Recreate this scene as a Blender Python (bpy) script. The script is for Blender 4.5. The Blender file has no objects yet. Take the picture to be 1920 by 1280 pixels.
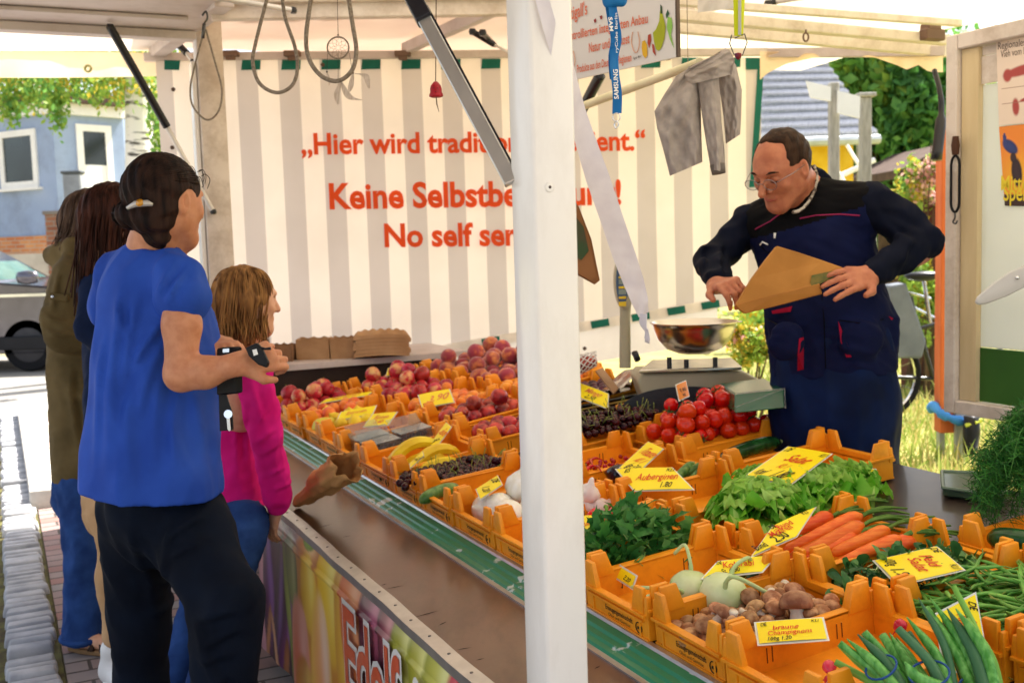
import bpy, bmesh, math, random
import numpy as np
from mathutils import Vector, Matrix, Euler
random.seed(7); RNG = np.random.RandomState(11)
SC = bpy.context.scene
COL = SC.collection
# ------------------------------------------------------------------ camera, world, sun, exposure
FPX = 2000.0                                   # focal length in pixels of the 1920 wide photograph
PITCH, ROLL, EYE = math.atan(187 / FPX), 0.031, 1.42
CAM = np.array([0, 0, EYE])
FW = np.array([0, math.cos(PITCH), -math.sin(PITCH)])
_R0 = np.array([1.0, 0, 0]); _U0 = np.array([0, math.sin(PITCH), math.cos(PITCH)])
RT = math.cos(ROLL) * _R0 - math.sin(ROLL) * _U0
UP = math.sin(ROLL) * _R0 + math.cos(ROLL) * _U0
cam = bpy.data.cameras.new('camera'); cam.lens = 36 * FPX / 1920; cam.sensor_width = 36
cam.clip_start = 0.05; cam.clip_end = 500
cam.dof.use_dof = True; cam.dof.focus_distance = 2.1; cam.dof.aperture_fstop = 7
camo = bpy.data.objects.new('camera', cam); COL.objects.link(camo)
camo.matrix_world = Matrix(((RT[0], UP[0], -FW[0], 0), (RT[1], UP[1], -FW[1], 0), (RT[2], UP[2], -FW[2], EYE), (0, 0, 0, 1)))
SC.camera = camo
SUN_DIR = np.array([0.76, 0.65, 0.0]); SUN_EL = math.radians(55)
SUN_DIR = SUN_DIR / np.linalg.norm(SUN_DIR) * math.cos(SUN_EL); SUN_DIR[2] = math.sin(SUN_EL)
w = bpy.data.worlds.new('World'); SC.world = w; w.use_nodes = True
nt = w.node_tree; bg = nt.nodes['Background']
sky = nt.nodes.new('ShaderNodeTexSky'); sky.sky_type = 'NISHITA'; sky.sun_disc = False
sky.sun_elevation = SUN_EL; sky.sun_rotation = math.atan2(SUN_DIR[0], SUN_DIR[1])
sky.air_density = 0.9; sky.dust_density = 3.0; sky.ozone_density = 0.6
hz_ = nt.nodes.new('ShaderNodeHueSaturation'); hz_.inputs['Saturation'].default_value = 0.5      # a pale hazy summer sky
nt.links.new(sky.outputs[0], hz_.inputs['Color']); nt.links.new(hz_.outputs[0], bg.inputs[0]); bg.inputs[1].default_value = 0.13
sl = bpy.data.lights.new('sun', 'SUN'); sl.energy = 5.0; sl.angle = math.radians(0.5); sl.color = (1, 0.95, 0.87)
so = bpy.data.objects.new('sun', sl); COL.objects.link(so)
so.rotation_euler = Vector(SUN_DIR).to_track_quat('Z', 'Y').to_euler()
SC.view_settings.view_transform = 'Standard'; SC.view_settings.look = 'None'
SC.view_settings.exposure = 1.5; SC.view_settings.gamma = 1
SC.cycles.max_bounces = 8; SC.cycles.diffuse_bounces = 5; SC.cycles.transparent_max_bounces = 8
SC.cycles.sample_clamp_indirect = 6; SC.cycles.use_denoising = True
# ------------------------------------------------------------------ coordinates
def ray(px, py): return FW + (px - 960) / FPX * RT - (py - 640) / FPX * UP
def P(px, py, d): return CAM + d * ray(px, py)                 # a point at a real distance d ahead of the eye
def G(px, py, z): r = ray(px, py); return CAM + r * (z - EYE) / r[2]
def PL(px, py, pt, n): r = ray(px, py); return CAM + r * np.dot(np.asarray(pt) - CAM, n) / np.dot(r, n)
TH = math.atan(960 / FPX)
S3 = np.array([-math.sin(TH), math.cos(TH), 0]); T3 = np.array([math.cos(TH), math.sin(TH), 0]); Z3 = np.array([0, 0, 1.0])
O3 = np.array([0.369, 1.791, 0])
def st(s, t, z): return O3 + s * S3 + t * T3 + np.array([0, 0, z])   # stall coordinates: s along the counter, t across it
def ist(p): v = np.asarray(p) - O3; return float(v @ S3), float(v @ T3)
ROTZ = TH                                                      # local +X = T3, local +Y = S3
def sm(x, a, b): x = min(1, max(0, (x - a) / (b - a))); return x * x * (3 - 2 * x)
def tilt(s): return 0.08 + 0.075 * sm(s, 1.3, 2.5)
def dz(s, t): return 0.63 + tilt(s) * t                        # display surface height
def DP(px, py, h, s0=0.5):                                     # point of the display raised by h under a pixel
    s = s0
    for _ in range(6):
        k = tilt(s); n = np.cross(S3, T3 + k * Z3)
        p = PL(px, py, st(s, 0, 0.63 + h), n); s = ist(p)[0]
    return p
# ------------------------------------------------------------------ materials
_mats = {}
def lin(c):
    if isinstance(c, str):
        c = [int(c[i:i + 2], 16) / 255 for i in (0, 2, 4)]
        return tuple(x / 12.92 if x <= 0.04045 else ((x + 0.055) / 1.055) ** 2.4 for x in c)
    return tuple(c)
def M(name, col, col2=None, rough=0.5, var=0.12, scale=6, stretch=(1, 1, 1), bump=0, bscale=60, bdist=0.002, metal=0, spec=0.3, coat=0,
      sss=0, sssr=(1, 0.3, 0.15), lucent=0, rand=0, detail=4, lo=0.35, hi=0.65, trans=0, sheen=0, ior=1.45, hue=0, grime=0, gscale=5, gcol=(.35, .3, .25)):
    if name in _mats: return _mats[name]
    m = bpy.data.materials.new(name); m.use_nodes = True; nt = m.node_tree; N = nt.nodes; Lk = nt.links
    b = N['Principled BSDF']; out = N['Material Output']
    c1 = lin(col); c2 = lin(col2) if col2 is not None else tuple(min(1, x * (1 + var)) for x in c1)
    if col2 is None: c1 = tuple(x * (1 - var) for x in c1)
    tc = N.new('ShaderNodeTexCoord'); mp = N.new('ShaderNodeMapping'); mp.inputs['Scale'].default_value = stretch
    Lk.new(tc.outputs['Object'], mp.inputs[0])
    src = mp.outputs[0]
    nz = N.new('ShaderNodeTexNoise'); nz.inputs['Scale'].default_value = scale; nz.inputs['Detail'].default_value = detail
    if rand or hue:
        oi = N.new('ShaderNodeObjectInfo'); ad = N.new('ShaderNodeVectorMath'); ad.operation = 'ADD'
        mu = N.new('ShaderNodeMath'); mu.operation = 'MULTIPLY'; mu.inputs[1].default_value = 37.0
        Lk.new(oi.outputs['Random'], mu.inputs[0]); Lk.new(src, ad.inputs[0]); Lk.new(mu.outputs[0], ad.inputs[1]); src = ad.outputs[0]
    Lk.new(src, nz.inputs['Vector'])
    rp = N.new('ShaderNodeValToRGB'); rp.color_ramp.elements[0].position = lo; rp.color_ramp.elements[1].position = hi
    rp.color_ramp.elements[0].color = (*c1, 1); rp.color_ramp.elements[1].color = (*c2, 1)
    Lk.new(nz.outputs['Fac'], rp.inputs[0]); colout = rp.outputs[0]
    if rand or hue:
        hs = N.new('ShaderNodeHueSaturation'); mr = N.new('ShaderNodeMapRange')
        mr.inputs[3].default_value = 1 - rand; mr.inputs[4].default_value = 1 + rand
        Lk.new(oi.outputs['Random'], mr.inputs[0]); Lk.new(mr.outputs[0], hs.inputs['Value'])
        if hue:
            mh = N.new('ShaderNodeMapRange'); mh.inputs[3].default_value = 0.5 - hue; mh.inputs[4].default_value = 0.5 + hue
            m7 = N.new('ShaderNodeMath'); m7.operation = 'MULTIPLY'; m7.inputs[1].default_value = 7.31
            fr = N.new('ShaderNodeMath'); fr.operation = 'FRACT'
            Lk.new(oi.outputs['Random'], m7.inputs[0]); Lk.new(m7.outputs[0], fr.inputs[0]); Lk.new(fr.outputs[0], mh.inputs[0])
            Lk.new(mh.outputs[0], hs.inputs['Hue'])
        Lk.new(colout, hs.inputs['Color']); colout = hs.outputs[0]
    if grime:                                                          # wear and dirt with a shape of its own
        gn = N.new('ShaderNodeTexNoise'); gn.inputs['Scale'].default_value = gscale; gn.inputs['Detail'].default_value = 12; gn.inputs['Roughness'].default_value = .72; Lk.new(src, gn.inputs['Vector'])
        gr = N.new('ShaderNodeValToRGB'); gr.color_ramp.elements[0].position = .36; gr.color_ramp.elements[0].color = (1, 1, 1, 1); gr.color_ramp.elements[1].position = .54; gr.color_ramp.elements[1].color = (0, 0, 0, 1); Lk.new(gn.outputs['Fac'], gr.inputs[0])
        gm = N.new('ShaderNodeMath'); gm.operation = 'MULTIPLY'; gm.inputs[1].default_value = grime; Lk.new(gr.outputs[0], gm.inputs[0])
        gx = N.new('ShaderNodeMix'); gx.data_type = 'RGBA'; gx.inputs['B'].default_value = (*[c * k for c, k in zip([(a + d) / 2 for a, d in zip(c1, c2)], gcol)], 1); Lk.new(gm.outputs[0], gx.inputs['Factor']); Lk.new(colout, gx.inputs['A']); colout = gx.outputs['Result']
    Lk.new(colout, b.inputs['Base Color'])
    b.inputs['Roughness'].default_value = rough; b.inputs['Metallic'].default_value = metal
    b.inputs['Specular IOR Level'].default_value = spec; b.inputs['Coat Weight'].default_value = coat
    b.inputs['Coat Roughness'].default_value = 0.12; b.inputs['IOR'].default_value = ior
    b.inputs['Transmission Weight'].default_value = trans; b.inputs['Sheen Weight'].default_value = sheen
    if sss:
        b.inputs['Subsurface Weight'].default_value = sss; b.inputs['Subsurface Radius'].default_value = sssr
        b.inputs['Subsurface Scale'].default_value = 0.01
    if bump:
        bn = N.new('ShaderNodeTexNoise'); bn.inputs['Scale'].default_value = bscale; bn.inputs['Detail'].default_value = 5
        Lk.new(mp.outputs[0], bn.inputs['Vector'])
        bp = N.new('ShaderNodeBump'); bp.inputs['Strength'].default_value = bump; bp.inputs['Distance'].default_value = bdist
        Lk.new(bn.outputs['Fac'], bp.inputs['Height']); Lk.new(bp.outputs[0], b.inputs['Normal'])
    if lucent:
        tr = N.new('ShaderNodeBsdfTranslucent'); mx = N.new('ShaderNodeMixShader'); mx.inputs[0].default_value = lucent
        Lk.new(colout, tr.inputs[0]); Lk.new(b.outputs[0], mx.inputs[1]); Lk.new(tr.outputs[0], mx.inputs[2]); Lk.new(mx.outputs[0], out.inputs[0])
    _mats[name] = m; return m
def Mcol(name, rough=0.5, coat=0, lucent=0, bump=0, bscale=200):            # printed picture: colours stored on the sheet
    if name in _mats: return _mats[name]
    m = bpy.data.materials.new(name); m.use_nodes = True; nt = m.node_tree; N = nt.nodes; b = N['Principled BSDF']
    a = N.new('ShaderNodeAttribute'); a.attribute_name = 'Col'
    nt.links.new(a.outputs['Color'], b.inputs['Base Color']); b.inputs['Roughness'].default_value = rough; b.inputs['Coat Weight'].default_value = coat
    if lucent:
        tr = N.new('ShaderNodeBsdfTranslucent'); mx = N.new('ShaderNodeMixShader'); mx.inputs[0].default_value = lucent
        nt.links.new(a.outputs['Color'], tr.inputs[0]); nt.links.new(b.outputs[0], mx.inputs[1]); nt.links.new(tr.outputs[0], mx.inputs[2])
        nt.links.new(mx.outputs[0], N['Material Output'].inputs[0])
    _mats[name] = m; return m
# ------------------------------------------------------------------ objects
def tag(o, label=None, cat=None, group=None, kind=None):
    if label: o['label'] = label
    if cat: o['category'] = cat
    if group: o['group'] = group
    if kind: o['kind'] = kind
    return o
def thing(name, label, cat, loc=(0, 0, 0), rot=(0, 0, 0), group=None):
    o = bpy.data.objects.new(name, None); o.empty_display_size = 0.05; COL.objects.link(o)
    o.location = [float(x) for x in loc]; o.rotation_euler = rot
    return tag(o, label, cat, group)
def cp(root, loc, rot=(0, 0, 0), label=None, group=None, scale=None):       # a copy of a thing with its parts and sub-parts
    r = root.copy(); COL.objects.link(r); r.location = [float(x) for x in loc]; r.rotation_euler = rot
    if scale is not None: r.scale = (scale,) * 3 if isinstance(scale, (int, float)) else scale
    if label: r['label'] = label
    if group: r['group'] = group
    for ch in list(root.children):
        c = ch.copy(); COL.objects.link(c); c.parent = r
        for g in list(ch.children):
            d = g.copy(); COL.objects.link(d); d.parent = c
    return r
def link(name, me, mats, parent=None, base=False):
    o = bpy.data.objects.new(name, me); COL.objects.link(o)
    for m in (mats if isinstance(mats, (list, tuple)) else [mats]): me.materials.append(m)
    if parent is not None:
        o.parent = parent
        if base: # parts given in world coordinates
            L = Matrix.LocRotScale(parent.location, parent.rotation_euler, parent.scale)
            if parent.parent is not None:
                q = parent.parent; L = Matrix.LocRotScale(q.location, q.rotation_euler, q.scale) @ parent.matrix_parent_inverse @ L
            o.matrix_parent_inverse = L.inverted()
    return o
class MB:
    def __init__(s): s.v = []; s.f = []; s.m = []
    def add(s, v, f, mi=0):
        o = len(s.v); s.v.extend([tuple(map(float, p)) for p in v]); s.f.extend([tuple(i + o for i in q) for q in f]); s.m.extend([mi] * len(f)); return s
    def hexa(s, p, mi=0):                                        # 4 bottom points then 4 top points
        return s.add(p, [(3, 2, 1, 0), (4, 5, 6, 7), (0, 1, 5, 4), (1, 2, 6, 5), (2, 3, 7, 6), (3, 0, 4, 7)], mi)
    def box(s, c, d, ax=None, mi=0, top=(1, 1)):
        c = np.asarray(c, float); X, Y, Z = (np.eye(3) if ax is None else [np.asarray(a, float) for a in ax])
        h = np.asarray(d, float) / 2; p = []
        for k, (zz, sx, sy) in enumerate(((-1, 1, 1), (1, top[0], top[1]))):
            for x, y in ((-1, -1), (1, -1), (1, 1), (-1, 1)): p.append(c + X * h[0] * x * sx + Y * h[1] * y * sy + Z * h[2] * zz)
        return s.hexa(p, mi)
    def tube(s, pts, r, n=8, mi=0, cap=True, flat=None, closed=False):
        pts = [np.asarray(p, float) for p in pts]; k = len(pts); rr = r if isinstance(r, (list, tuple, np.ndarray)) else [r] * k
        tg = []
        for i in range(k):
            a = pts[(i - 1) % k] if closed else pts[max(i - 1, 0)]; b = pts[(i + 1) % k] if closed else pts[min(i + 1, k - 1)]
            d = b - a; tg.append(d / (np.linalg.norm(d) + 1e-12))
        nrm = np.cross(tg[0], [0, 0, 1.0] if abs(tg[0][2]) < 0.9 else [1.0, 0, 0]); nrm /= np.linalg.norm(nrm)
        v = []
        for i in range(k):
            nrm = nrm - tg[i] * np.dot(nrm, tg[i]); nrm /= np.linalg.norm(nrm) + 1e-12; bn = np.cross(tg[i], nrm)
            for j in range(n):
                a = 2 * math.pi * j / n; fl = flat if flat else (1, 1)
                v.append(pts[i] + rr[i] * (nrm * math.cos(a) * fl[0] + bn * math.sin(a) * fl[1]))
        f = []
        for i in range(k if closed else k - 1):
            i2 = (i + 1) % k
            for j in range(n): f.append((i * n + j, i * n + (j + 1) % n, i2 * n + (j + 1) % n, i2 * n + j))
        if cap and not closed: f.append(tuple(range(n))[::-1]); f.append(tuple((k - 1) * n + j for j in range(n)))
        return s.add(v, f, mi)
    def lathe(s, prof, n=20, mat=None, mi=0, mod=None):           # prof: (radius, z) from bottom to top
        v = []; f = []; k = len(prof)
        for i, (r, z) in enumerate(prof):
            for j in range(n):
                a = 2 * math.pi * j / n; q = r * (mod(a, i / (k - 1)) if mod else 1); v.append((q * math.cos(a), q * math.sin(a), z))
        for i in range(k - 1):
            for j in range(n): f.append((i * n + j, i * n + (j + 1) % n, (i + 1) * n + (j + 1) % n, (i + 1) * n + j))
        f.append(tuple(range(n))[::-1]); f.append(tuple((k - 1) * n + j for j in range(n)))
        if mat is not None: v = [mat @ Vector(p) for p in v]
        return s.add(v, f, mi)
    def grid(s, fn, nu, nv, mi=0):
        v = [fn(i / nu, j / nv) for j in range(nv + 1) for i in range(nu + 1)]; w_ = nu + 1
        return s.add(v, [(j * w_ + i, j * w_ + i + 1, (j + 1) * w_ + i + 1, (j + 1) * w_ + i) for j in range(nv) for i in range(nu)], mi)
    def prism(s, poly, d, mi=0):                                  # a flat outline of 3-D points given a real thickness
        n = len(poly); d = np.asarray(d, float); v = [np.asarray(p, float) for p in poly] + [np.asarray(p, float) + d for p in poly]
        f = [tuple(range(n))[::-1], tuple(range(n, 2 * n))] + [(i, (i + 1) % n, n + (i + 1) % n, n + i) for i in range(n)]
        return s.add(v, f, mi)
    def build(s, name, mats, parent=None, smooth=None, bevel=0, base=False, top=False, loc=None, seg=1, solid=0):
        v = np.array(s.v); L = None
        if top:                                                   # a top-level mesh gets its origin at its base
            L = np.array([(v[:, 0].min() + v[:, 0].max()) / 2, (v[:, 1].min() + v[:, 1].max()) / 2, v[:, 2].min()]); v = v - L
        me = bpy.data.meshes.new(name); me.from_pydata([tuple(p) for p in v], [], s.f); me.polygons.foreach_set('material_index', s.m)
        b = bmesh.new(); b.from_mesh(me); bmesh.ops.recalc_face_normals(b, faces=b.faces)
        if bevel:
            es = [e for e in b.edges if len(e.link_faces) == 2 and e.calc_face_angle(0) > 0.5]
            bmesh.ops.bevel(b, geom=es, offset=bevel, segments=seg, affect='EDGES', profile=0.5, clamp_overlap=True)
        b.to_mesh(me); b.free()
        if smooth is not None:
            me.polygons.foreach_set('use_smooth', [True] * len(me.polygons))
            if smooth < 180: me.set_sharp_from_angle(angle=math.radians(smooth))
        o = link(name, me, mats, parent, base)
        if solid: md = o.modifiers.new('t', 'SOLIDIFY'); md.thickness = solid; md.offset = 0
        if L is not None: o.location = L
        if loc is not None: o.location = loc
        return o
def fastmesh(name, V, F, mats, parent=None, base=False, mi=None, smooth=True, top=False):
    V = np.asarray(V, float); L = None
    if top: L = np.array([(V[:, 0].min() + V[:, 0].max()) / 2, (V[:, 1].min() + V[:, 1].max()) / 2, V[:, 2].min()]); V = V - L
    me = bpy.data.meshes.new(name); me.from_pydata(V.tolist(), [], F.tolist() if hasattr(F, 'tolist') else F)
    if mi is not None: me.polygons.foreach_set('material_index', np.asarray(mi, np.int32))
    me.polygons.foreach_set('use_smooth', [smooth] * len(me.polygons)); me.update()
    o = link(name, me, mats, parent, base)
    if L is not None: o.location = L
    return o
_tc = {}
def text_mesh(txt, bold=0.0, shear=0.0, space=1.0, wob=0.0):      # flat lettering, cap height 1, centred on x, baseline y = 0
    k = (txt, bold, shear, space, wob)
    if k in _tc: return _tc[k]
    c = bpy.data.curves.new('lettering', 'FONT'); c.body = txt; c.align_x = 'CENTER'; c.size = 1 / 0.69; c.offset = bold; c.shear = shear; c.space_character = space
    c.resolution_u = 3; o = bpy.data.objects.new('lettering', c); COL.objects.link(o)
    dg = bpy.context.evaluated_depsgraph_get(); dg.update(); me = bpy.data.meshes.new_from_object(o.evaluated_get(dg))
    V = np.array([v.co[:] for v in me.vertices]).reshape(-1, 3); F = [tuple(p.vertices) for p in me.polygons]
    bpy.data.objects.remove(o); bpy.data.curves.remove(c); bpy.data.meshes.remove(me)
    if wob and len(V):
        x, y = V[:, 0].copy(), V[:, 1].copy(); ph = (hash_s(txt) % 100) / 7
        V[:, 1] += wob * (np.sin(x * 2.3 + ph) + 0.6 * np.sin(x * 5.1 + 1 + ph)); V[:, 0] += wob * (np.sin(y * 4 + x * 1.7 + ph) + 0.5 * np.sin(x * 6 + ph))
    _tc[k] = (V, F); return V, F
def hash_s(t): return sum(ord(ch) * (i + 3) for i, ch in enumerate(t))
def put_text(mb, txt, o, ex, ey, h, mi=0, width=None, bold=0.0, shear=0.0, space=1.0, wob=0.0, n=0.0008, warp=None):
    V, F = text_mesh(txt, bold, shear, space, wob)
    if not len(V): return mb
    ex = np.asarray(ex, float) / np.linalg.norm(ex); ey = np.asarray(ey, float) / np.linalg.norm(ey); nz = np.cross(ex, ey)
    sx = h
    if width: sx = width / (V[:, 0].max() - V[:, 0].min())
    pts = np.asarray(o, float) + np.outer(V[:, 0] * sx, ex) + np.outer(V[:, 1] * h, ey) + nz * n
    if warp: pts = np.array([warp(p) for p in pts])
    return mb.add(pts, F, mi)
# ------------------------------------------------------------------ smooth bodies: a distance field and its surface
class SDF:
    def __init__(s, lo, hi, h): s.h = h; s.ops = []
    def _win(s, lo, hi):
        a = np.clip(np.floor((lo - s.lo) / s.h).astype(int), 0, s.n); b = np.clip(np.ceil((hi - s.lo) / s.h).astype(int) + 1, 0, s.n)
        return tuple(slice(a[i], b[i]) for i in range(3))
    def _put(s, w_, d, k, op):
        A = s.D[w_]
        if op == 'sub':
            h = np.maximum(k - np.abs(A + d), 0) / max(k, 1e-6); s.D[w_] = np.maximum(A, -d) + h * h * k / 4
        else:
            h = np.maximum(k - np.abs(A - d), 0) / max(k, 1e-6); s.D[w_] = np.minimum(A, d) - h * h * k / 4
    def cone(s, a, b, ra, rb=None, k=0.02, flat=None, op='add'): s.ops.append(('cone', np.asarray(a, float), np.asarray(b, float), ra, ra if rb is None else rb, k, flat, op)); return s
    def ell(s, c, r, R=None, k=0.02, op='add'): s.ops.append(('ell', np.asarray(c, float), np.asarray(r, float), R, k, op)); return s
    def half(s, p, n): s.ops.append(('half', p, nrm(n))); return s
    def warp(s, fn): s.ops.append(('warp', fn)); return s
    def _cone(s, a, b, ra, rb, k, flat, op):                        # tapered limb; flat = (axis, factor) squashes it along axis
        m = max(ra, rb) + k + 2 * s.h
        if flat and flat[1] < 1: m /= flat[1]
        w_ = s._win(np.minimum(a, b) - m, np.maximum(a, b) + m)
        X, Y, Z = np.meshgrid(s.ax[0][w_[0]], s.ax[1][w_[1]], s.ax[2][w_[2]], indexing='ij', sparse=True)
        d = b - a; L = d @ d + 1e-12; px, py, pz = X - a[0], Y - a[1], Z - a[2]
        t = np.clip((px * d[0] + py * d[1] + pz * d[2]) / L, 0, 1); qx, qy, qz = px - t * d[0], py - t * d[1], pz - t * d[2]
        q2 = qx * qx + qy * qy + qz * qz
        if flat: ax = nrm(flat[0]); c = qx * ax[0] + qy * ax[1] + qz * ax[2]; q2 = q2 + c * c * (flat[1] ** 2 - 1)
        s._put(w_, (np.sqrt(np.maximum(q2, 0)) - (ra + t * (rb - ra))).astype(np.float32), k, op)
    def _ell(s, c, r, R, k, op):                                    # ellipsoid; rows of R are its axes
        m = r.max() + k + 2 * s.h; w_ = s._win(c - m, c + m)
        X, Y, Z = np.meshgrid(s.ax[0][w_[0]] - c[0], s.ax[1][w_[1]] - c[1], s.ax[2][w_[2]] - c[2], indexing='ij', sparse=True)
        if R is None: u, v, q = X / r[0], Y / r[1], Z / r[2]
        else: R = np.asarray(R); u, v, q = [(X * R[i][0] + Y * R[i][1] + Z * R[i][2]) / r[i] for i in range(3)]
        n1 = np.sqrt(u * u + v * v + q * q); n2 = np.sqrt((u / r[0]) ** 2 + (v / r[1]) ** 2 + (q / r[2]) ** 2) + 1e-9
        s._put(w_, (n1 * (n1 - 1) / n2).astype(np.float32), k, op)
    def run(s):
        lo, hi = np.full(3, 1e9), np.full(3, -1e9)
        for o in s.ops:
            if o[0] == 'cone' and o[7] == 'add': m = max(o[3], o[4]) / min(1, o[6][1] if o[6] else 1); lo = np.minimum(lo, np.minimum(o[1], o[2]) - m); hi = np.maximum(hi, np.maximum(o[1], o[2]) + m)
            elif o[0] == 'ell' and o[5] == 'add': lo = np.minimum(lo, o[1] - o[2].max()); hi = np.maximum(hi, o[1] + o[2].max())
        s.lo = lo - .012 - 3 * s.h; s.n = np.ceil((hi + .012 + 3 * s.h - s.lo) / s.h).astype(int) + 1; s.D = np.full(s.n, 0.3, np.float32); s.ax = [s.lo[i] + s.h * np.arange(s.n[i]) for i in range(3)]
        for o in s.ops:
            if o[0] == 'cone': s._cone(*o[1:])
            elif o[0] == 'ell': s._ell(*o[1:])
            elif o[0] == 'half': X, Y, Z = np.meshgrid(*s.ax, indexing='ij', sparse=True); p, n = o[1:]; s.D = np.maximum(s.D, ((X - p[0]) * n[0] + (Y - p[1]) * n[1] + (Z - p[2]) * n[2]).astype(np.float32))
            else: w_ = np.argwhere(np.abs(s.D) < 0.04); p = s.lo + w_ * s.h; s.D[tuple(w_.T)] += o[1](p[:, 0], p[:, 1], p[:, 2]).astype(np.float32)
    def mesh(s):
        s.run(); D = s.D; I = D < 0; nx, ny, nz = D.shape
        c = np.zeros((nx - 1, ny - 1, nz - 1), np.uint8)
        for i in (0, 1):
            for j in (0, 1):
                for k in (0, 1): c += I[i:nx - 1 + i, j:ny - 1 + j, k:nz - 1 + k]
        cells = np.argwhere((c > 0) & (c < 8)); idx = np.full(c.shape, -1, np.int64); idx[tuple(cells.T)] = np.arange(len(cells))
        acc = np.zeros((len(cells), 3)); cnt = np.zeros(len(cells))
        cor = [(i, j, k) for i in (0, 1) for j in (0, 1) for k in (0, 1)]
        val = {q: D[cells[:, 0] + q[0], cells[:, 1] + q[1], cells[:, 2] + q[2]].astype(float) for q in cor}
        for a in cor:
            for x in range(3):
                if a[x] == 0:
                    b = list(a); b[x] = 1; b = tuple(b); va, vb = val[a], val[b]; cr = (va < 0) != (vb < 0)
                    t = np.where(cr, va / np.where(cr, va - vb, 1), 0); p = np.tile(np.array(a, float), (len(cells), 1)); p[:, x] += t
                    acc[cr] += p[cr]; cnt[cr] += 1
        V = s.lo + (cells + acc / cnt[:, None]) * s.h; F = []
        for x in range(3):
            y, z = (x + 1) % 3, (x + 2) % 3; sh = [slice(None)] * 3; sh2 = [slice(None)] * 3; sh[x] = slice(0, -1); sh2[x] = slice(1, None)
            A, B = I[tuple(sh)], I[tuple(sh2)]; e = np.argwhere(A != B); e = e[(e[:, y] > 0) & (e[:, z] > 0) & (e[:, y] < D.shape[y] - 1) & (e[:, z] < D.shape[z] - 1)]
            ins = A[tuple(e.T)]; q = []
            for dy, dz_ in ((-1, -1), (0, -1), (0, 0), (-1, 0)):
                g = e.copy(); g[:, y] += dy; g[:, z] += dz_; q.append(idx[tuple(g.T)])
            q = np.stack(q, 1); q[~ins] = q[~ins][:, ::-1]; F.append(q)
        return V, np.concatenate(F)
    def build(s, name, mats, parent=None, base=False, mi=None, top=False, post=None):
        V, F = s.mesh()
        if post is not None: V = post(V)
        return fastmesh(name, V, F, mats, parent, base, None if mi is None else mi(V[F].mean(1)), True, top)
def vnoise(x, y, z, f, seed=0):                                    # cheap smooth noise in about -1..1
    r = np.random.RandomState(seed); o = 0
    for _ in range(5):
        k = r.normal(size=3) * f; o = o + np.sin(x * k[0] + y * k[1] + z * k[2] + r.rand() * 6.28)
    return o / 3.0
def nrm(v): v = np.asarray(v, float); return v / np.linalg.norm(v)
def bez(pts, n=12):                                                # smooth curve through points
    p = [np.asarray(q, float) for q in pts]; p = [2 * p[0] - p[1]] + p + [2 * p[-1] - p[-2]]; o = []
    for i in range(1, len(p) - 2):
        for k in range(n):
            t = k / n; o.append(0.5 * (2 * p[i] + (p[i + 1] - p[i - 1]) * t + (2 * p[i - 1] - 5 * p[i] + 4 * p[i + 1] - p[i + 2]) * t * t + (3 * p[i] - p[i - 1] - 3 * p[i + 1] + p[i + 2]) * t ** 3))
    o.append(p[-2]); return o
class Canvas:                                                      # a printed picture, painted in its own sheet's u, v
    def __init__(s, w_, h, col): s.w, s.h = w_, h; s.a = np.tile(np.array(lin(col)), (h, w_, 1)); s.u, s.v = np.meshgrid(np.linspace(0, 1, w_), np.linspace(0, 1, h))
    def ell(s, cx, cy, rx, ry, col, rot=0, col2=None, soft=0.06, asp=1.0, hl=None):
        x, y = (s.u - cx) * asp, s.v - cy; c, n = math.cos(rot), math.sin(rot); X, Y = (x * c + y * n) / rx, (-x * n + y * c) / ry; d = np.sqrt(X * X + Y * Y)
        k = np.clip((1 - d) / soft, 0, 1)[..., None]; C = np.array(lin(col)); 
        q = np.clip(d, 0, 1)[..., None] ** 2 if col2 is not None else 0; C = C * (1 - q) + (np.array(lin(col2)) * q if col2 is not None else 0)
        if hl is not None: C = C + (np.array(lin(hl)) - C) * (np.exp(-((X + 0.3) ** 2 * 7 + (Y - 0.35) ** 2 * 2.2)) * 0.8)[..., None]
        s.a = s.a * (1 - k) + C * k; return s
    def rect(s, x0, y0, x1, y1, col):
        k = ((s.u >= x0) & (s.u <= x1) & (s.v >= y0) & (s.v <= y1))[..., None]; s.a = np.where(k, np.array(lin(col)), s.a); return s
    def sheet(s, name, fn, mat, parent=None, base=False, top=False):
        V = np.array([fn(u, v) for u, v in zip(s.u.ravel(), s.v.ravel())]); i = np.arange(s.h * s.w).reshape(s.h, s.w)
        F = np.stack([i[:-1, :-1], i[:-1, 1:], i[1:, 1:], i[1:, :-1]], -1).reshape(-1, 4)
        o = fastmesh(name, V, F, mat, parent, base, None, True, top); at = o.data.color_attributes.new('Col', 'FLOAT_COLOR', 'POINT')
        at.data.foreach_set('color', np.concatenate([np.clip(s.a.reshape(-1, 3), 0, 1), np.ones((s.h * s.w, 1))], 1).astype(np.float32).ravel()); return o
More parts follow.
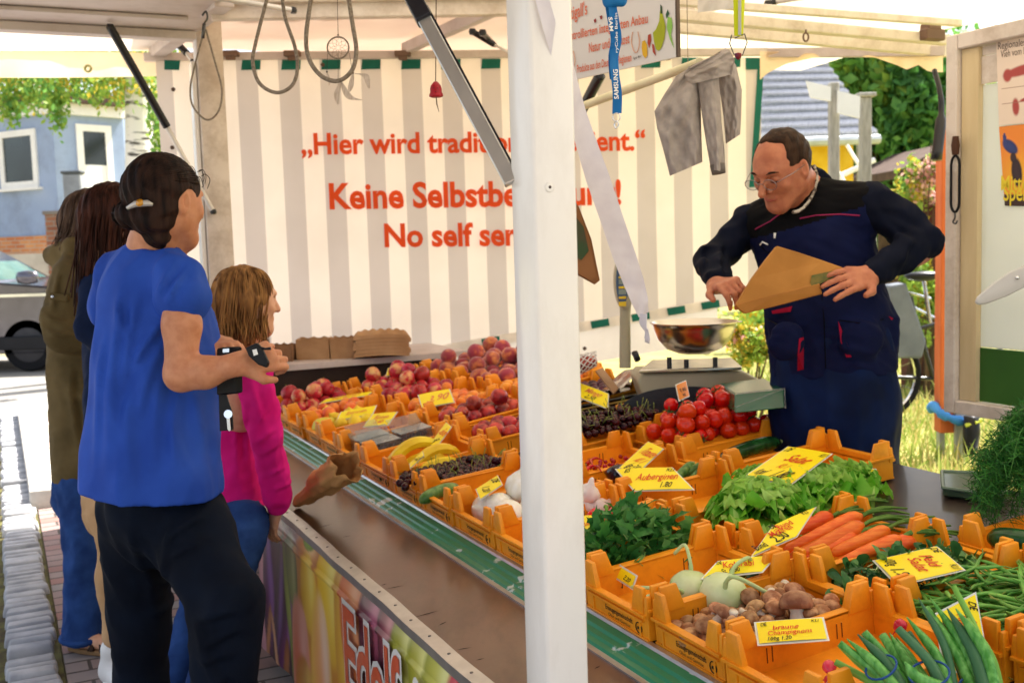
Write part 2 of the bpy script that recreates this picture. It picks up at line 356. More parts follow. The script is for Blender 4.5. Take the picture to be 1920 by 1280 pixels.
# ================================================================== the setting
def stsheet(name, t0, t1, s0, s1, z, mat, n=1, kind='structure'):
    V = [(t0 + (t1 - t0) * i / n, s0 + (s1 - s0) * j / n, 0) for j in range(n + 1) for i in range(n + 1)]
    F = [(j * (n + 1) + i, j * (n + 1) + i + 1, (j + 1) * (n + 1) + i + 1, (j + 1) * (n + 1) + i) for j in range(n) for i in range(n)]
    o = fastmesh(name, V, F, mat, smooth=False); o.location = O3 + np.array([0, 0, z]); o.rotation_euler = (0, 0, ROTZ); return tag(o, kind=kind)
def Mbrick(name, c1, c2, cm, bw, bh, mort, rough=0.85, bump=0.5, plane='XY', rot=0):
    m = bpy.data.materials.new(name); m.use_nodes = True; nt = m.node_tree; N = nt.nodes; L = nt.links; b = N['Principled BSDF']
    tc = N.new('ShaderNodeTexCoord'); mp = N.new('ShaderNodeMapping'); L.new(tc.outputs['Object'], mp.inputs[0])
    if plane == 'XZ': mp.inputs['Rotation'].default_value = (math.pi / 2, 0, 0)
    else: mp.inputs['Rotation'].default_value = (0, 0, rot)
    nz = N.new('ShaderNodeTexNoise'); nz.inputs['Scale'].default_value = 7; nz.inputs['Detail'].default_value = 5; L.new(mp.outputs[0], nz.inputs['Vector'])
    mo = N.new('ShaderNodeVectorMath'); mo.operation = 'MULTIPLY_ADD'; mo.inputs[1].default_value = (0.012, 0.012, 0); L.new(nz.outputs['Color'], mo.inputs[0]); L.new(mp.outputs[0], mo.inputs[2])
    t = N.new('ShaderNodeTexBrick'); t.inputs['Scale'].default_value = 1; t.inputs['Brick Width'].default_value = bw; t.inputs['Row Height'].default_value = bh
    t.inputs['Mortar Size'].default_value = mort; t.inputs['Color1'].default_value = (*lin(c1), 1); t.inputs['Color2'].default_value = (*lin(c2), 1); t.inputs['Mortar'].default_value = (*lin(cm), 1)
    t.inputs['Mortar Smooth'].default_value = 0.3; t.inputs['Bias'].default_value = 0.1
    L.new(mo.outputs[0], t.inputs['Vector'])
    mx = N.new('ShaderNodeMix'); mx.data_type = 'RGBA'; mx.blend_type = 'OVERLAY'; mx.inputs['Factor'].default_value = 0.45
    n2 = N.new('ShaderNodeTexNoise'); n2.inputs['Scale'].default_value = 2.2; n2.inputs['Detail'].default_value = 8; L.new(mp.outputs[0], n2.inputs['Vector'])
    L.new(t.outputs['Color'], mx.inputs['A']); L.new(n2.outputs['Fac'], mx.inputs['B']); L.new(mx.outputs['Result'], b.inputs['Base Color'])
    bp = N.new('ShaderNodeBump'); bp.inputs['Strength'].default_value = bump; bp.inputs['Distance'].default_value = 0.006; bp.invert = True
    L.new(t.outputs['Fac'], bp.inputs['Height']); L.new(bp.outputs[0], b.inputs['Normal']); b.inputs['Roughness'].default_value = rough; return m
mAsph = M('asphalt', '8b8781', '9b968f', rough=0.9, scale=3, bump=0.3, bscale=150)
mGround = M('earth', '8a8468', 'a39a78', rough=1, scale=0.8)
g = stsheet('ground', -90, 90, -60, 120, -0.02, mGround)
stsheet('road', -9, -1.16, -8, 9.0, -0.012, mAsph)
stsheet('cross_road', -40, 12, 9.0, 15.5, -0.008, mAsph)
stsheet('pavement', -.985, 0.9, -4, 5.06, 0.0, Mbrick('paving bricks', '96645a', '8f8682', '4c423b', 0.2, 0.1, 0.007))
stsheet('dirt_joint', -1.2, -0.99, -4, 9.0, -0.004, M('joint dirt', '4b4230', '6d6a3c', rough=1, scale=14))
stsheet('stall_ground', 0.9, 2.3, -4, 5.06, -0.002, mAsph)
mb = MB()                                                       # the cobbled gutter: one paved strip, each sett modelled
s_ = -2.5; R_ = random.Random(3)
while s_ < 9:
    wdt = R_.uniform(0.05, 0.085)
    if R_.random() > 0.05:
        a, b_ = -1.17 + R_.uniform(-.008, .008), -1.0 + R_.uniform(-.01, .008); h = 0.028 + R_.uniform(0, .012); c0 = s_ + .004; c1 = s_ + wdt - .006; j = lambda: R_.uniform(-.006, .006)
        p = [(a, c0, -.01), (b_, c0, -.01), (b_, c1, -.01), (a, c1, -.01)]; q = [(a + .01 + j(), c0 + .008 + j(), h + j() * .5), (b_ - .01 + j(), c0 + .008 + j(), h + j() * .5), (b_ - .01 + j(), c1 - .006 + j(), h), (a + .01 + j(), c1 - .006 + j(), h)]
        mb.hexa(p + q)
    s_ += wdt
o = mb.build('cobblestone_gutter', M('granite sett', '9a9b9f', 'b8b8ba', rough=0.8, scale=12, bump=0.5, bscale=60), bevel=0.009, seg=2, smooth=40); o.location = O3; o.rotation_euler = (0, 0, ROTZ); tag(o, kind='structure')
mb = MB(); s_ = -2.5                                             # outer setts on the road side
while s_ < 9:
    t_ = -1.24
    wdt = R_.uniform(0.09, 0.13)
    while t_ > -1.75:
        q = R_.uniform(.1, .17); mb.box((t_ - q / 2, s_ + wdt / 2, -.002 + R_.uniform(-.004, .004)), (q - .016, wdt - .016, .03), top=(.86, .84)); t_ -= q
    s_ += wdt
o = mb.build('cobbled_verge', M('granite sett', '84868c'), bevel=0.007, smooth=40); o.location = O3; o.rotation_euler = (0, 0, ROTZ); tag(o, kind='structure')
mKerb = M('kerb stone', 'b1aca4', 'c7c2b8', rough=0.85, scale=9, bump=0.5, bscale=50)
mb = MB(); s_ = 5.2
mb.box((-0.94, 5.13, .045), (.17, .14, .12)); q_ = -0.85
while q_ < 1.5: mb.box((q_ + .3, 5.13, .043), (.59, .14, .12)); q_ += .6
while s_ < 8.6: mb.box((-0.94, s_ + .3, .045 + R_.uniform(-.003, .003)), (.165, .592, .12)); s_ += .6
o = mb.build('kerb', mKerb, bevel=0.012, seg=2, smooth=40); o.location = O3; o.rotation_euler = (0, 0, ROTZ); tag(o, kind='structure')
stsheet('raised_pavement', -0.86, 4.0, 5.2, 8.6, 0.092, Mbrick('pale paving', 'b39a90', 'bfb2aa', '8d8379', 0.2, 0.1, 0.006))
# lawn behind the stall and its grass
mLawn = M('lawn soil', '8d8a4e', 'a39c5e', rough=1, scale=3)
stsheet('lawn', 2.3, 30, -6, 40, 0.0, mLawn, 1)
gv = []; gf = []; gm = []; rr = np.random.RandomState(5)
for k in range(15000):
    px_ = rr.uniform(1370, 1920); y_ = 3.9 + rr.rand() ** 1.6 * 11; p = P(px_, 600, y_); p[2] = 0
    s1, t1 = ist(p)
    if t1 < 2.32: continue
    h = rr.uniform(.04, .16) * (1.5 if rr.rand() < .12 else 1); a = rr.rand() * 6.28; wd = rr.uniform(.004, .009); ln = rr.normal(size=2) * .05
    d = np.array([math.cos(a), math.sin(a), 0]) * wd; b0 = len(gv)
    gv += [p - d, p + d, p + d * .6 + [ln[0] * .4, ln[1] * .4, h * .6], p - d * .6 + [ln[0] * .4, ln[1] * .4, h * .6], p + [ln[0], ln[1], h]]
    gf += [(b0, b0 + 1, b0 + 2, b0 + 3), (b0 + 3, b0 + 2, b0 + 4)]; m_ = rr.randint(3); gm += [m_, m_]
gm_ = [M('grass blade green', '6f8a35', '8aa04a', lucent=.3, rough=.7), M('grass blade dry', 'b9a864', 'cdbd80', lucent=.3, rough=.8), M('grass blade pale', '9aa552', 'adb668', lucent=.3, rough=.7)]
o = fastmesh('grass', gv, gf, gm_, None, False, gm, False, True); tag(o, 'long half dry grass growing behind the stall', 'grass', kind='stuff')
# ------------------------------------------------------------------ foliage helpers
def leafcloud(clumps, seed, size, droop=0.0, asp=0.55):            # clumps: centre, radii, count, shade index; small bent leaves all through the volume
    r = np.random.RandomState(seed); V = []; F = []; mi = []
    for c, rad, n, mset in clumps:
        c = np.asarray(c, float)
        d = r.normal(size=(n, 3)); d /= np.linalg.norm(d, axis=1)[:, None]; q = r.rand(n, 1) ** 0.45
        p = c + d * q * np.asarray(rad) * (1 + 0.25 * np.sin(d[:, :1] * 7 + d[:, 1:2] * 5))
        ax = r.normal(size=(n, 3)); ax[:, 2] -= droop; ax /= np.linalg.norm(ax, axis=1)[:, None]
        ot = r.normal(size=(n, 3)); ot -= ax * (ot * ax).sum(1)[:, None]; ot /= np.linalg.norm(ot, axis=1)[:, None]
        L = (size * r.uniform(.6, 1.35, (n, 1))); b = len(V) if not V else sum(len(x) for x in V)
        quad = np.stack([p - ax * L, p + ot * L * asp, p + ax * L, p - ot * L * asp], 1).reshape(-1, 3); V.append(quad)
        F.append(b + np.arange(n * 4).reshape(n, 4)); mi.append(r.choice(mset, n))
    return np.concatenate(V), np.concatenate(F), np.concatenate(mi)
def clumps_in(c, rad, k, n, seed, msets, rr=(.22, .42)):
    r = np.random.RandomState(seed); o = []
    for i in range(k):
        d = r.normal(size=3); d /= np.linalg.norm(d); q = r.uniform(.35, 1.0); rd = np.asarray(rad) * r.uniform(*rr)
        o.append((np.asarray(c) + d * np.asarray(rad) * q * .8, rd, int(n * r.uniform(.6, 1.3)), msets[r.randint(len(msets))]))
    return o
LG = [M('leaf deep green', '3a6630', '568c44', lucent=.35, rough=.5), M('leaf mid green', '5c9040', '7cac54', lucent=.4, rough=.5), M('leaf light green', '7d9c3c', '9cb84e', lucent=.45, rough=.5),
      M('leaf yellow', 'b8a636', 'd0bd4c', lucent=.45, rough=.55), M('leaf pale pink', 'd99a96', 'e8bdb4', lucent=.4, rough=.6)]
def tree(name, label, base, trunk, clumps, size, seed, tm, droop=0.2, group=None, r0=.15):
    t = thing(name, label, 'tree', base, group=group)
    m = MB()
    for q in trunk: m.tube(q[0], q[1], 10)
    m.build('trunk', tm, t, smooth=60, base=True)
    V, F, mi = leafcloud(clumps, seed, size, droop); fastmesh('crown', V, F, LG, t, True, mi, False); return t
mBark = M('dark bark', '4a3a2c', '63503c', rough=1, scale=10, stretch=(3, 3, .6), bump=.8, bscale=20)
mBirch = M('birch bark', 'e6e0d6', '4a453f', rough=.8, scale=4, stretch=(1, 1, 5), lo=.56, hi=.66, bump=.4, bscale=20)
# birch by the street with drooping yellow-green twigs
def P0(px, py, d): p = P(px, py, d); return p
b1 = P(268, 600, 12.0); b1[2] = 0; b2 = P(303, 600, 12.8); b2[2] = 0
cl = []
r_ = np.random.RandomState(8)
for k in range(56):                                               # hanging sprays
    x = r_.uniform(-60, 330); y = r_.uniform(60, 172); d = r_.uniform(11.2, 13.2); cl.append((P(x, y, d), (.34, .34, .30), 95, [[1, 2, 3], [2, 3], [2, 2, 3], [1, 2]][r_.randint(4)]))
for (x, y, h) in ((15, 185, .3), (25, 205, .22), (105, 190, .3), (108, 214, .25), (60, 178, .25), (290, 190, .5), (298, 235, .4), (305, 270, .3), (180, 165, .3)): cl.append((P(x, y, 11.6), (.13, .13, h), 80, [1, 2, 2]))
tree('birch_tree', 'white barked birch with twin trunks and hanging yellow green twigs beside the blue house', b1,
     [([b1, P(262, 330, 12), P(258, 150, 12.0), P(262, -60, 12)], [.17, .155, .135, .1]), ([b2, P(304, 350, 12.7), P(298, 160, 12.6), P(290, -40, 12.5)], [.12, .1, .09, .06]),
      ([P(258, 100, 12), P(180, 60, 12.2), P(60, 40, 12.4)], [.05, .035, .02]), ([P(262, 120, 12), P(300, 60, 12.2), P(330, 30, 12.4)], [.04, .03, .02])], [(c_, r_2, int(n_ * 1.7), s_2) for c_, r_2, n_, s_2 in cl], .036, 21, mBirch, 1.2)
# ------------------------------------------------------------------ houses
def vwall(mb, a, b, z0, z1, th=.2, mi=0, out=0):                    # upright slab between two plan points, thickness away from the street
    a = np.array([a[0], a[1], 0]); b = np.array([b[0], b[1], 0]); d = nrm(b - a); n = np.array([-d[1], d[0], 0]); n = n if n[1] > 0 else -n
    a = a - n * out; b = b - n * out; q = [a, b, b + n * th, a + n * th]
    return mb.hexa([p + [0, 0, z0] for p in q] + [p + [0, 0, z1] for p in q], mi)
def lerp2(a, b, u): return a + (b - a) * u
hA, hB, hC = P(-260, 480, 23.0), P(116, 480, 20.0), P(246, 480, 21.1)
def zat(py, d, px=100): return P(px, py, d)[2]
mBlue = M('blue render', '8fa0bd', '9babc6', rough=.9, scale=1.5, bump=.3, bscale=40, grime=.3, gscale=1.2); mWhite = M('white paint', 'e9e7e2', rough=.55, var=.04)
mGlass = M('window glass', '1d2628', '2d3a3c', rough=.08, spec=.8, scale=1); mRoofD = M('dark roofing', '4b3a33', '5c4a40', rough=.9)
ho = thing('blue_house', 'pale blue rendered house with white window and white door across the street', 'house', (hB[0], hB[1], 0))
m = MB(); zt = zat(216, 20); zb = zat(440, 20)
vwall(m, hA, hB, zb, zt); vwall(m, hB, hC, zb, zt); hD = hC + np.array([2.0, 6, 0]); vwall(m, hC, hD, zb, zt); m.build('wall', mBlue, ho, base=True)
m = MB(); vwall(m, hA, hB, zat(216, 20), zat(196, 20), .3, out=.12); vwall(m, hB, hC, zat(216, 20), zat(196, 20), .3, out=.12); m.build('white_fascia', mWhite, ho, base=True)
m = MB(); vwall(m, hA, hB, zat(196, 20), zat(176, 20), 3, out=.3); vwall(m, hB, hC, zat(196, 20), zat(177, 20), 3, out=.3); m.build('roof', mRoofD, ho, base=True)
m = MB(); vwall(m, hA, hB, 0, zb - .003, .2, out=.05); vwall(m, hB, hC, 0, zb - .003, .2, out=.05); m.build('plinth', Mbrick('house bricks', 'b5673c', 'c98a55', 'b09a86', .24, .075, .01, plane='XZ'), ho, base=True)
def opening(a, b, u0, u1, z0, z1, fr, name, pane=True, sill=False, slab=None):
    p, q = lerp2(a, b, u0), lerp2(a, b, u1); L = np.linalg.norm((q - p)[:2]); k = fr / L
    w_ = MB(); vwall(w_, p, lerp2(p, q, k), z0, z1, .1, out=.04); vwall(w_, lerp2(p, q, 1 - k), q, z0, z1, .1, out=.04)
    vwall(w_, lerp2(p, q, k), lerp2(p, q, 1 - k), z1 - fr, z1, .1, out=.04); vwall(w_, lerp2(p, q, k), lerp2(p, q, 1 - k), z0, z0 + fr * (1 if slab is None else .4), .1, out=.04)
    if slab is not None: vwall(w_, lerp2(p, q, k), lerp2(p, q, 1 - k), z0 + fr * .4, slab, .08, out=.02)
    f = w_.build(name, mWhite, ho, base=True)
    zz = (z0 + fr) if slab is None else slab
    w_ = MB(); vwall(w_, lerp2(p, q, k), lerp2(p, q, 1 - k), zz, z1 - fr, .05, out=.01); w_.build('pane', mGlass, f, base=True)
    if sill: w_ = MB(); vwall(w_, lerp2(p, q, -.03), lerp2(p, q, 1.08), z0 - .05, z0 - .002, .2, out=.12); w_.build('sill', mWhite, f, base=True)
    return f
def ucoord(a, b, px):                                            # where along a wall a feature stands
    lo, hi = -.5, 1.5
    for _ in range(40):
        mid = (lo + hi) / 2; q = lerp2(a, b, mid) - CAM; x = 960 + FPX * (q @ RT) / (q @ FW)
        if x < px: lo = mid
        else: hi = mid
    return lo
opening(hA, hB, ucoord(hA, hB, 15), ucoord(hA, hB, 84), zat(350, 20.2), zat(242, 20.2), .12, 'window', sill=True)
fd = opening(hB, hC, ucoord(hB, hC, 157), ucoord(hB, hC, 222), zb + .02, zat(237, 20.4), .13, 'door', slab=zat(312, 20.4))
m = MB(); hp = lerp2(hB, hC, ucoord(hB, hC, 166)); m.box((hp[0], hp[1] - .1, zat(335, 20.3)), (.04, .06, .2)); m.build('handle', M('dull steel', '5c5c5c', metal=.8, rough=.4), fd, base=True)
# mailbox on a brick pillar
pp = P(137, 560, 17.0); pp[2] = 0
t = thing('brick_pillar', 'red brick gate pillar carrying the grey mailbox before the blue house', 'pillar', pp); m = MB(); zt_ = P(137, 403, 17)[2]
m.box((pp[0], pp[1], zt_ / 2), (.5, .5, zt_)); m.build('shaft', Mbrick('pillar bricks', '8a5038', 'a0694c', '94887a', .24, .075, .01, plane='XZ'), t, base=True)
m = MB(); m.box((pp[0], pp[1], zt_ + .03), (.56, .56, .06)); m.build('cap', M('pillar cap', '7d746c', rough=.9), t, base=True, bevel=.01)
t = thing('mailbox', 'grey letterbox on a short post on top of the brick pillar', 'mailbox', (pp[0], pp[1], zt_ + .06)); m = MB(); q = P(146, 351, 17)
m.tube([(pp[0] - .02, pp[1], zt_ + .06), (q[0], pp[1], q[2] - .2)], .03, 8); m.build('post', M('black iron', '1b1b1d', rough=.5, metal=.5), t, base=True)
m = MB(); m.box((q[0], pp[1] - .0, q[2]), (.28, .16, .4)); m.build('box', M('mailbox grey', '8d9094', rough=.5), t, base=True, bevel=.02)
m = MB(); m.box((q[0], pp[1] - .0, q[2] + .22), (.32, .2, .05)); m.build('lid', M('mailbox lid', '4c5054', rough=.5), t, base=True, bevel=.015)
a, b = P(-300, 480, 18.2), P(250, 480, 18.2)
m = MB(); vwall(m, a, b, 0, zat(474, 18.2), .25); o = m.build('garden_wall', M('pale garden wall', 'b7b0a4', 'c9c2b6', rough=.9, scale=5, bump=.4), top=True); tag(o, 'low pale garden wall along the far side of the crossing street', 'wall')
# house with grey tiles on the right
mTile = M('grey roof tile', 'a9abb2', 'c0c2c8', rough=.55, scale=20); mYel = M('yellow render', 'e0b122', 'eac03a', rough=.9)
rE0, rE1 = P(1405, 266, 15), P(1645, 258, 15.6); rT0, rT1 = P(1405, 60, 18.5), P(1502, 60, 18.6)
hr = thing('yellow_house', 'yellow house under a steep grey tiled roof behind the seller', 'house', (rE0[0], rE0[1], 0))
m = MB(); n_r = 15
for i in range(n_r):
    for q in range(44):
        u0, u1 = q / 44, (q + .93) / 44; v0, v1 = i / n_r, (i + 1.12) / n_r
        ed = lambda u, v: rE0 + (rE1 - rE0) * u + ((rT0 - rE0) * (1 - u) + (rT1 - rE1) * u) * v
        up = np.array([0, -.03, .05]); a0, a1, b0, b1_ = ed(u0, v0), ed(u1, v0), ed(u0, v1), ed(u1, v1)
        mid0, mid1 = (a0 + a1) / 2, (b0 + b1_) / 2
        m.add([a0 + up, mid0 + up * 2.1, a1 + up, a0, mid0 + up * .9, a1, b0, mid1 + up * 1.0, b1_], [(0, 1, 7, 6), (1, 2, 8, 7), (3, 4, 1, 0), (4, 5, 2, 1)])
m.build('roof', mTile, hr, smooth=None, base=True)
m = MB(); q = rE1 + (rE1 - rE0) * .0; m.tube([rE0 - [0, .06, .03], rE1 - [0, .06, .03]], .07, 8); m.build('gutter', M('zinc gutter', 'aeb4b8', metal=.3, rough=.5), hr, base=True)
m = MB(); vwall(m, P(1405, 480, 15.5), P(1600, 480, 16), 0, P(1500, 272, 15.5)[2], .3); m.build('wall', mYel, hr, base=True)
m = MB(); m.tube([P(1612, 262, 15.7), P(1613, 480, 15.7)], .05, 8); m.build('downpipe', M('zinc gutter', 'aeb4b8'), hr, base=True)
# wooden posts with white boards
mPost = M('weathered timber', '8d8a83', 'a7a39b', rough=.9, scale=9, stretch=(4, 4, .7), bump=.5, bscale=30); mBoard = M('white board', 'e8e6e2', rough=.6, var=.03)
t = thing('signpost', 'grey timber signpost with two blank white direction boards', 'signpost', P(1563, 480, 10) * [1, 1, 0])
m = MB(); a = P(1563, 155, 10); m.box((a[0], a[1], a[2] / 2), (.09, .09, a[2])); m.build('post', mPost, t, base=True, bevel=.01)
for pts in (((1512, 152), (1558, 163), (1558, 190), (1520, 183)), ((1571, 170), (1613, 181), (1612, 222), (1571, 212))):
    m = MB(); m.prism([P(x, y, 9.93) for x, y in pts], (0, .025, 0)); m.build('board', mBoard, t, base=True)
t = thing('timber_post', 'short grey timber post with a flat cap beside the signpost', 'post', P(1622, 480, 10.3) * [1, 1, 0])
m = MB(); a = P(1622, 183, 10.3); m.box((a[0], a[1], a[2] / 2), (.1, .1, a[2])); m.build('shaft', mPost, t, base=True, bevel=.01); m = MB(); m.box((a[0], a[1], a[2] + .02), (.17, .17, .04)); m.build('cap', mPost, t, base=True, bevel=.008)
# white slatted garden chair
t = thing('garden_chair', 'white slatted garden chair leaning in front of the yellow house', 'chair', P(1605, 480, 11) * [1, 1, 0]); a = P(1588, 272, 11); b = P(1632, 345, 11)
for k in range(3):
    m = MB(); o_ = np.array([-.16 * k, .05 * k, -.12 * k]); m.tube([a + o_, b + o_], .035, 6, flat=(1, .5)); m.build('slat', mBoard, t, base=True)
m = MB(); m.tube([P(1575, 330, 11.1), P(1640, 300, 11.1)], .03, 6); m.tube([b + [0, 0, 0], (b[0] + .1, b[1], 0)], .03, 6); m.tube([P(1575, 330, 11.1), P(1575, 330, 11.1) * [1, 1, 0]], .03, 6); m.build('frame', mBoard, t, base=True)
# trees behind
def gb(px, d): q = P(px, 500, d); q[2] = 0; return q
c_ = P(1665, 230, 21); tb = gb(1670, 21)
cls = clumps_in(c_, (1.55, 1.2, 2.6), 34, 210, 4, [[0, 0, 1], [0], [0, 1], [1, 1, 2]], (.26, .4))
tree('chestnut_tree', 'large dark green tree filling the gap behind the signpost', tb, [([tb, P(1668, 330, 21), P(1665, 120, 21)], [.26, .2, .08]), ([P(1668, 330, 21), P(1610, 230, 21)], [.1, .04]), ([P(1668, 300, 21), P(1730, 200, 21)], [.1, .04])], cls, .15, 31, mBark, .5)
c_ = P(1730, 200, 26); tb = gb(1745, 26)
tree('linden_tree', 'lighter green tree showing bits of sky right of the dark tree', tb, [([tb, P(1735, 300, 26), P(1725, 100, 26)], [.2, .15, .06])], clumps_in(c_, (1.9, 1.5, 3.0), 24, 150, 6, [[1, 2], [1], [1, 2, 2]], (.25, .42)), .13, 32, mBark, .5)
c_ = P(1590, 110, 30); tb = gb(1560, 30)
tree('ash_tree', 'light green leafy tree above the grey tiled roof', tb, [([tb, P(1575, 250, 30), P(1580, 80, 30)], [.2, .15, .06])], clumps_in(c_, (2.6, 2, 2.4), 30, 190, 9, [[1, 2], [2], [1, 2]], (.25, .4)), .13, 33, mBark, .5)
c_ = P(1600, 560, 34)
tree('lilac_tree', 'mid green tree low behind the bicycle', gb(1620, 34), [([gb(1620, 34), P(1620, 480, 34)], [.2, .1])], clumps_in(P(1640, 430, 34), (4.5, 2, 2.6), 30, 170, 19, [[1, 2], [2], [1, 2]], (.25, .4)), .16, 43, mBark, .2)
def bush(name, label, c, rad, k, n, seed, ms, size, stems=5):
    bs = np.array([c[0], c[1], 0]); t = thing(name, label, 'bush', bs); m = MB(); r = np.random.RandomState(seed)
    for _ in range(stems): m.tube([bs + [r.normal() * .05, r.normal() * .05, 0], np.asarray(c) + r.normal(size=3) * np.asarray(rad) * .4], [.014, .004], 5)
    m.build('stem', mBark, t, base=True); V, F, mi = leafcloud(clumps_in(c, rad, k, n, seed, ms, (.25, .4)), seed, size, .2); fastmesh('foliage', V, F, LG, t, True, mi, False); return t
bush('garden_bush', 'bright yellow green bush left of the rusty post', P(1712, 440, 9.2), (.2, .25, .75), 20, 110, 11, [[2, 2, 1], [2, 3], [1, 2]], .03)
bush('flowering_shrub', 'pink and cream flowering shrub above the wooden planter', P(1742, 335, 9.0), (.22, .22, .25), 16, 90, 12, [[4, 4, 2], [4, 3], [2, 4]], .025)
bush('flower_clump', 'dry yellow orange flower clump seen under the striped tarpaulin', P(1410, 640, 7.5), (.28, .25, .2), 18, 90, 13, [[2, 3], [3, 3, 4], [2]], .022)
bush('weed_clump', 'low yellow green weeds behind the bicycle rack', P(1728, 560, 8.9), (.2, .2, .4), 14, 90, 14, [[2, 2, 1], [2, 3], [2]], .026)
bush('hedge_shrub', 'broad sunlit shrub low behind the bicycle wheel', P(1560, 600, 13), (1.8, .5, .6), 26, 120, 15, [[2, 2, 1], [2, 3], [2]], .04)
pl = P(1750, 400, 9.3); t = thing('planter', 'dark red wooden planter under the flowering shrub', 'planter', (pl[0], pl[1], 0)); m = MB(); m.box((pl[0], pl[1], pl[2] / 2), (.42, .4, pl[2] + .1)); m.build('tub', M('dark red wood', '4a2620', '5d332a', rough=.8, scale=8, stretch=(1, 1, 6)), t, base=True, bevel=.01)
m = MB(); m.box((pl[0], pl[1], pl[2] + .07), (.48, .46, .05)); m.build('rim', M('dark red wood', '4a2620'), t, base=True, bevel=.008)
a, b = P(1685, 318, 17), P(1800, 262, 17); t = thing('garden_shed', 'brown shed with sloping roof behind the flowering shrub', 'shed', ((a[0] + b[0]) / 2, a[1], 0))
m = MB(); m.prism([a, b, b + [0, 0, -.14], a + [0, 0, -.14]], (0, 3, 0)); m.build('roof', mRoofD, t, base=True); m = MB(); vwall(m, a + [.3, .3, 0], b + [0, .3, 0], 0, a[2] - .1, .2); m.build('wall', M('brown boards', '54402f', '6b5340', rough=.9, scale=7, stretch=(6, 1, 1)), t, base=True)
# ------------------------------------------------------------------ parked car at the left
cx0 = P(52, 690, 13.2); 
def carp(px, py, dy=0): q = P(px, py, 13.2); return np.array([q[0], cx0[1] + dy, q[2]])
car = thing('parked_car', 'dark grey car parked on the crossing street before the blue house', 'car', (cx0[0], cx0[1] + .9, 0))
mCar = M('car paint', '57545d', '63606a', rough=.2, metal=.7, coat=1, var=.03); mRub = M('tyre rubber', '17171a', rough=.85); mChrome = M('chrome', 'd8dade', metal=1, rough=.15)
X0 = cx0[0]
side = [(-3.2, .22), (.95, .24), (1.02, .5), (.98, .9), (.62, 1.02), (-.35, 1.12), (-3.2, 1.14)]
m = MB(); K = []
for j, (y, g_) in enumerate(((0.06, .96), (0, 1.0), (.25, 1.0), (.9, 1.0), (1.55, 1.0), (1.8, 1.0), (1.74, .96))):
    K.append([(X0 + x + (-.1 if j in (0, 6) else 0) * (1 if x > .5 else 0), cx0[1] + y, .42 + (z - .42) * g_) for x, z in side])
for j in range(6):
    n_ = len(side); v = K[j] + K[j + 1]; m.add(v, [(i, (i + 1) % n_, n_ + (i + 1) % n_, n_ + i) for i in range(n_)])
m.add(K[0], [tuple(range(7))]); m.add(K[6], [tuple(range(7))[::-1]])
m.build('body', mCar, car, smooth=40, base=True, bevel=.04, seg=3)
cab = [(-3.2, 1.14), (-.35, 1.12), (-1.15, 1.62), (-3.2, 1.7)]
m = MB(); a_ = [(X0 + x, cx0[1] + .08 + (.16 if z > 1.3 else 0), z) for x, z in cab]; b_ = [(X0 + x, cx0[1] + 1.72 - (.16 if z > 1.3 else 0), z) for x, z in cab]
m.add(a_ + b_, [(0, 1, 2, 3), (7, 6, 5, 4), (1, 5, 6, 2), (3, 2, 6, 7)]); m.build('cabin', mCar, car, base=True, bevel=.03, seg=2, smooth=40)
m = MB(); gl = [(-3.1, 1.17), (-.62, 1.15), (-1.22, 1.54), (-3.1, 1.6)]; m.add([(X0 + x, cx0[1] + .065 + .32 * max(0, z - 1.15), z) for x, z in gl], [(0, 1, 2, 3)])
m.build('side_window', M('tinted car glass', '33605f', '4d7c7c', rough=.06, spec=1, coat=1), car, base=True)
m = MB(); m.add([(X0 - .38, cx0[1] + .2, 1.14), (X0 - .38, cx0[1] + 1.6, 1.14), (X0 - 1.12, cx0[1] + 1.48, 1.6), (X0 - 1.12, cx0[1] + .32, 1.6)], [(0, 1, 2, 3)]); m.build('windscreen', M('tinted car glass', '33605f'), car, base=True)
m = MB(); q = carp(68, 518, -.14); m.lathe([(.02, -.1), (.085, -.08), (.1, 0), (.085, .07), (.02, .09)], 14); o = m.build('wing_mirror', mCar, car, smooth=180, base=True); o.location = (q[0] - car.location[0], q[1] - car.location[1], q[2]); o.scale = (1.4, .9, .9); o.matrix_parent_inverse = Matrix()
m = MB(); m.box((X0 - 1.0, cx0[1] - .012, .95), (4.2, .02, .035)); m.build('trim_strip', mChrome, car, base=True)
m = MB(); m.box((X0 - 1.0, cx0[1] - .006, .36), (4.1, .03, .16)); m.build('sill_moulding', M('black plastic', '1c1c1f', rough=.6), car, base=True, bevel=.01)
m = MB(); m.box((X0 + .9, cx0[1] + .1, .78), (.22, .3, .14)); m.build('headlight', M('lamp glass', 'cfd6da', rough=.05, spec=1), car, base=True, bevel=.03, seg=2)
def wheel(x, y):
    m = MB(); Mx = Matrix.Translation((X0 + x, cx0[1] + y, .33)) @ Matrix.Rotation(math.pi / 2, 4, 'X')
    m.lathe([(.2, -.1), (.31, -.1), (.33, -.07), (.33, .07), (.31, .1), (.2, .1)], 32, Mx); w_ = m.build('wheel', mRub, car, smooth=50, base=True)
    m = MB(); m.lathe([(.02, .06), (.2, .085), (.215, .1), (.05, .11)], 20, Mx, mod=lambda a, u: 1); m.build('rim', M('dark alloy', '3a3a3e', metal=.7, rough=.4), w_, base=True, smooth=50)
wheel(0, .16); wheel(-2.65, .16)
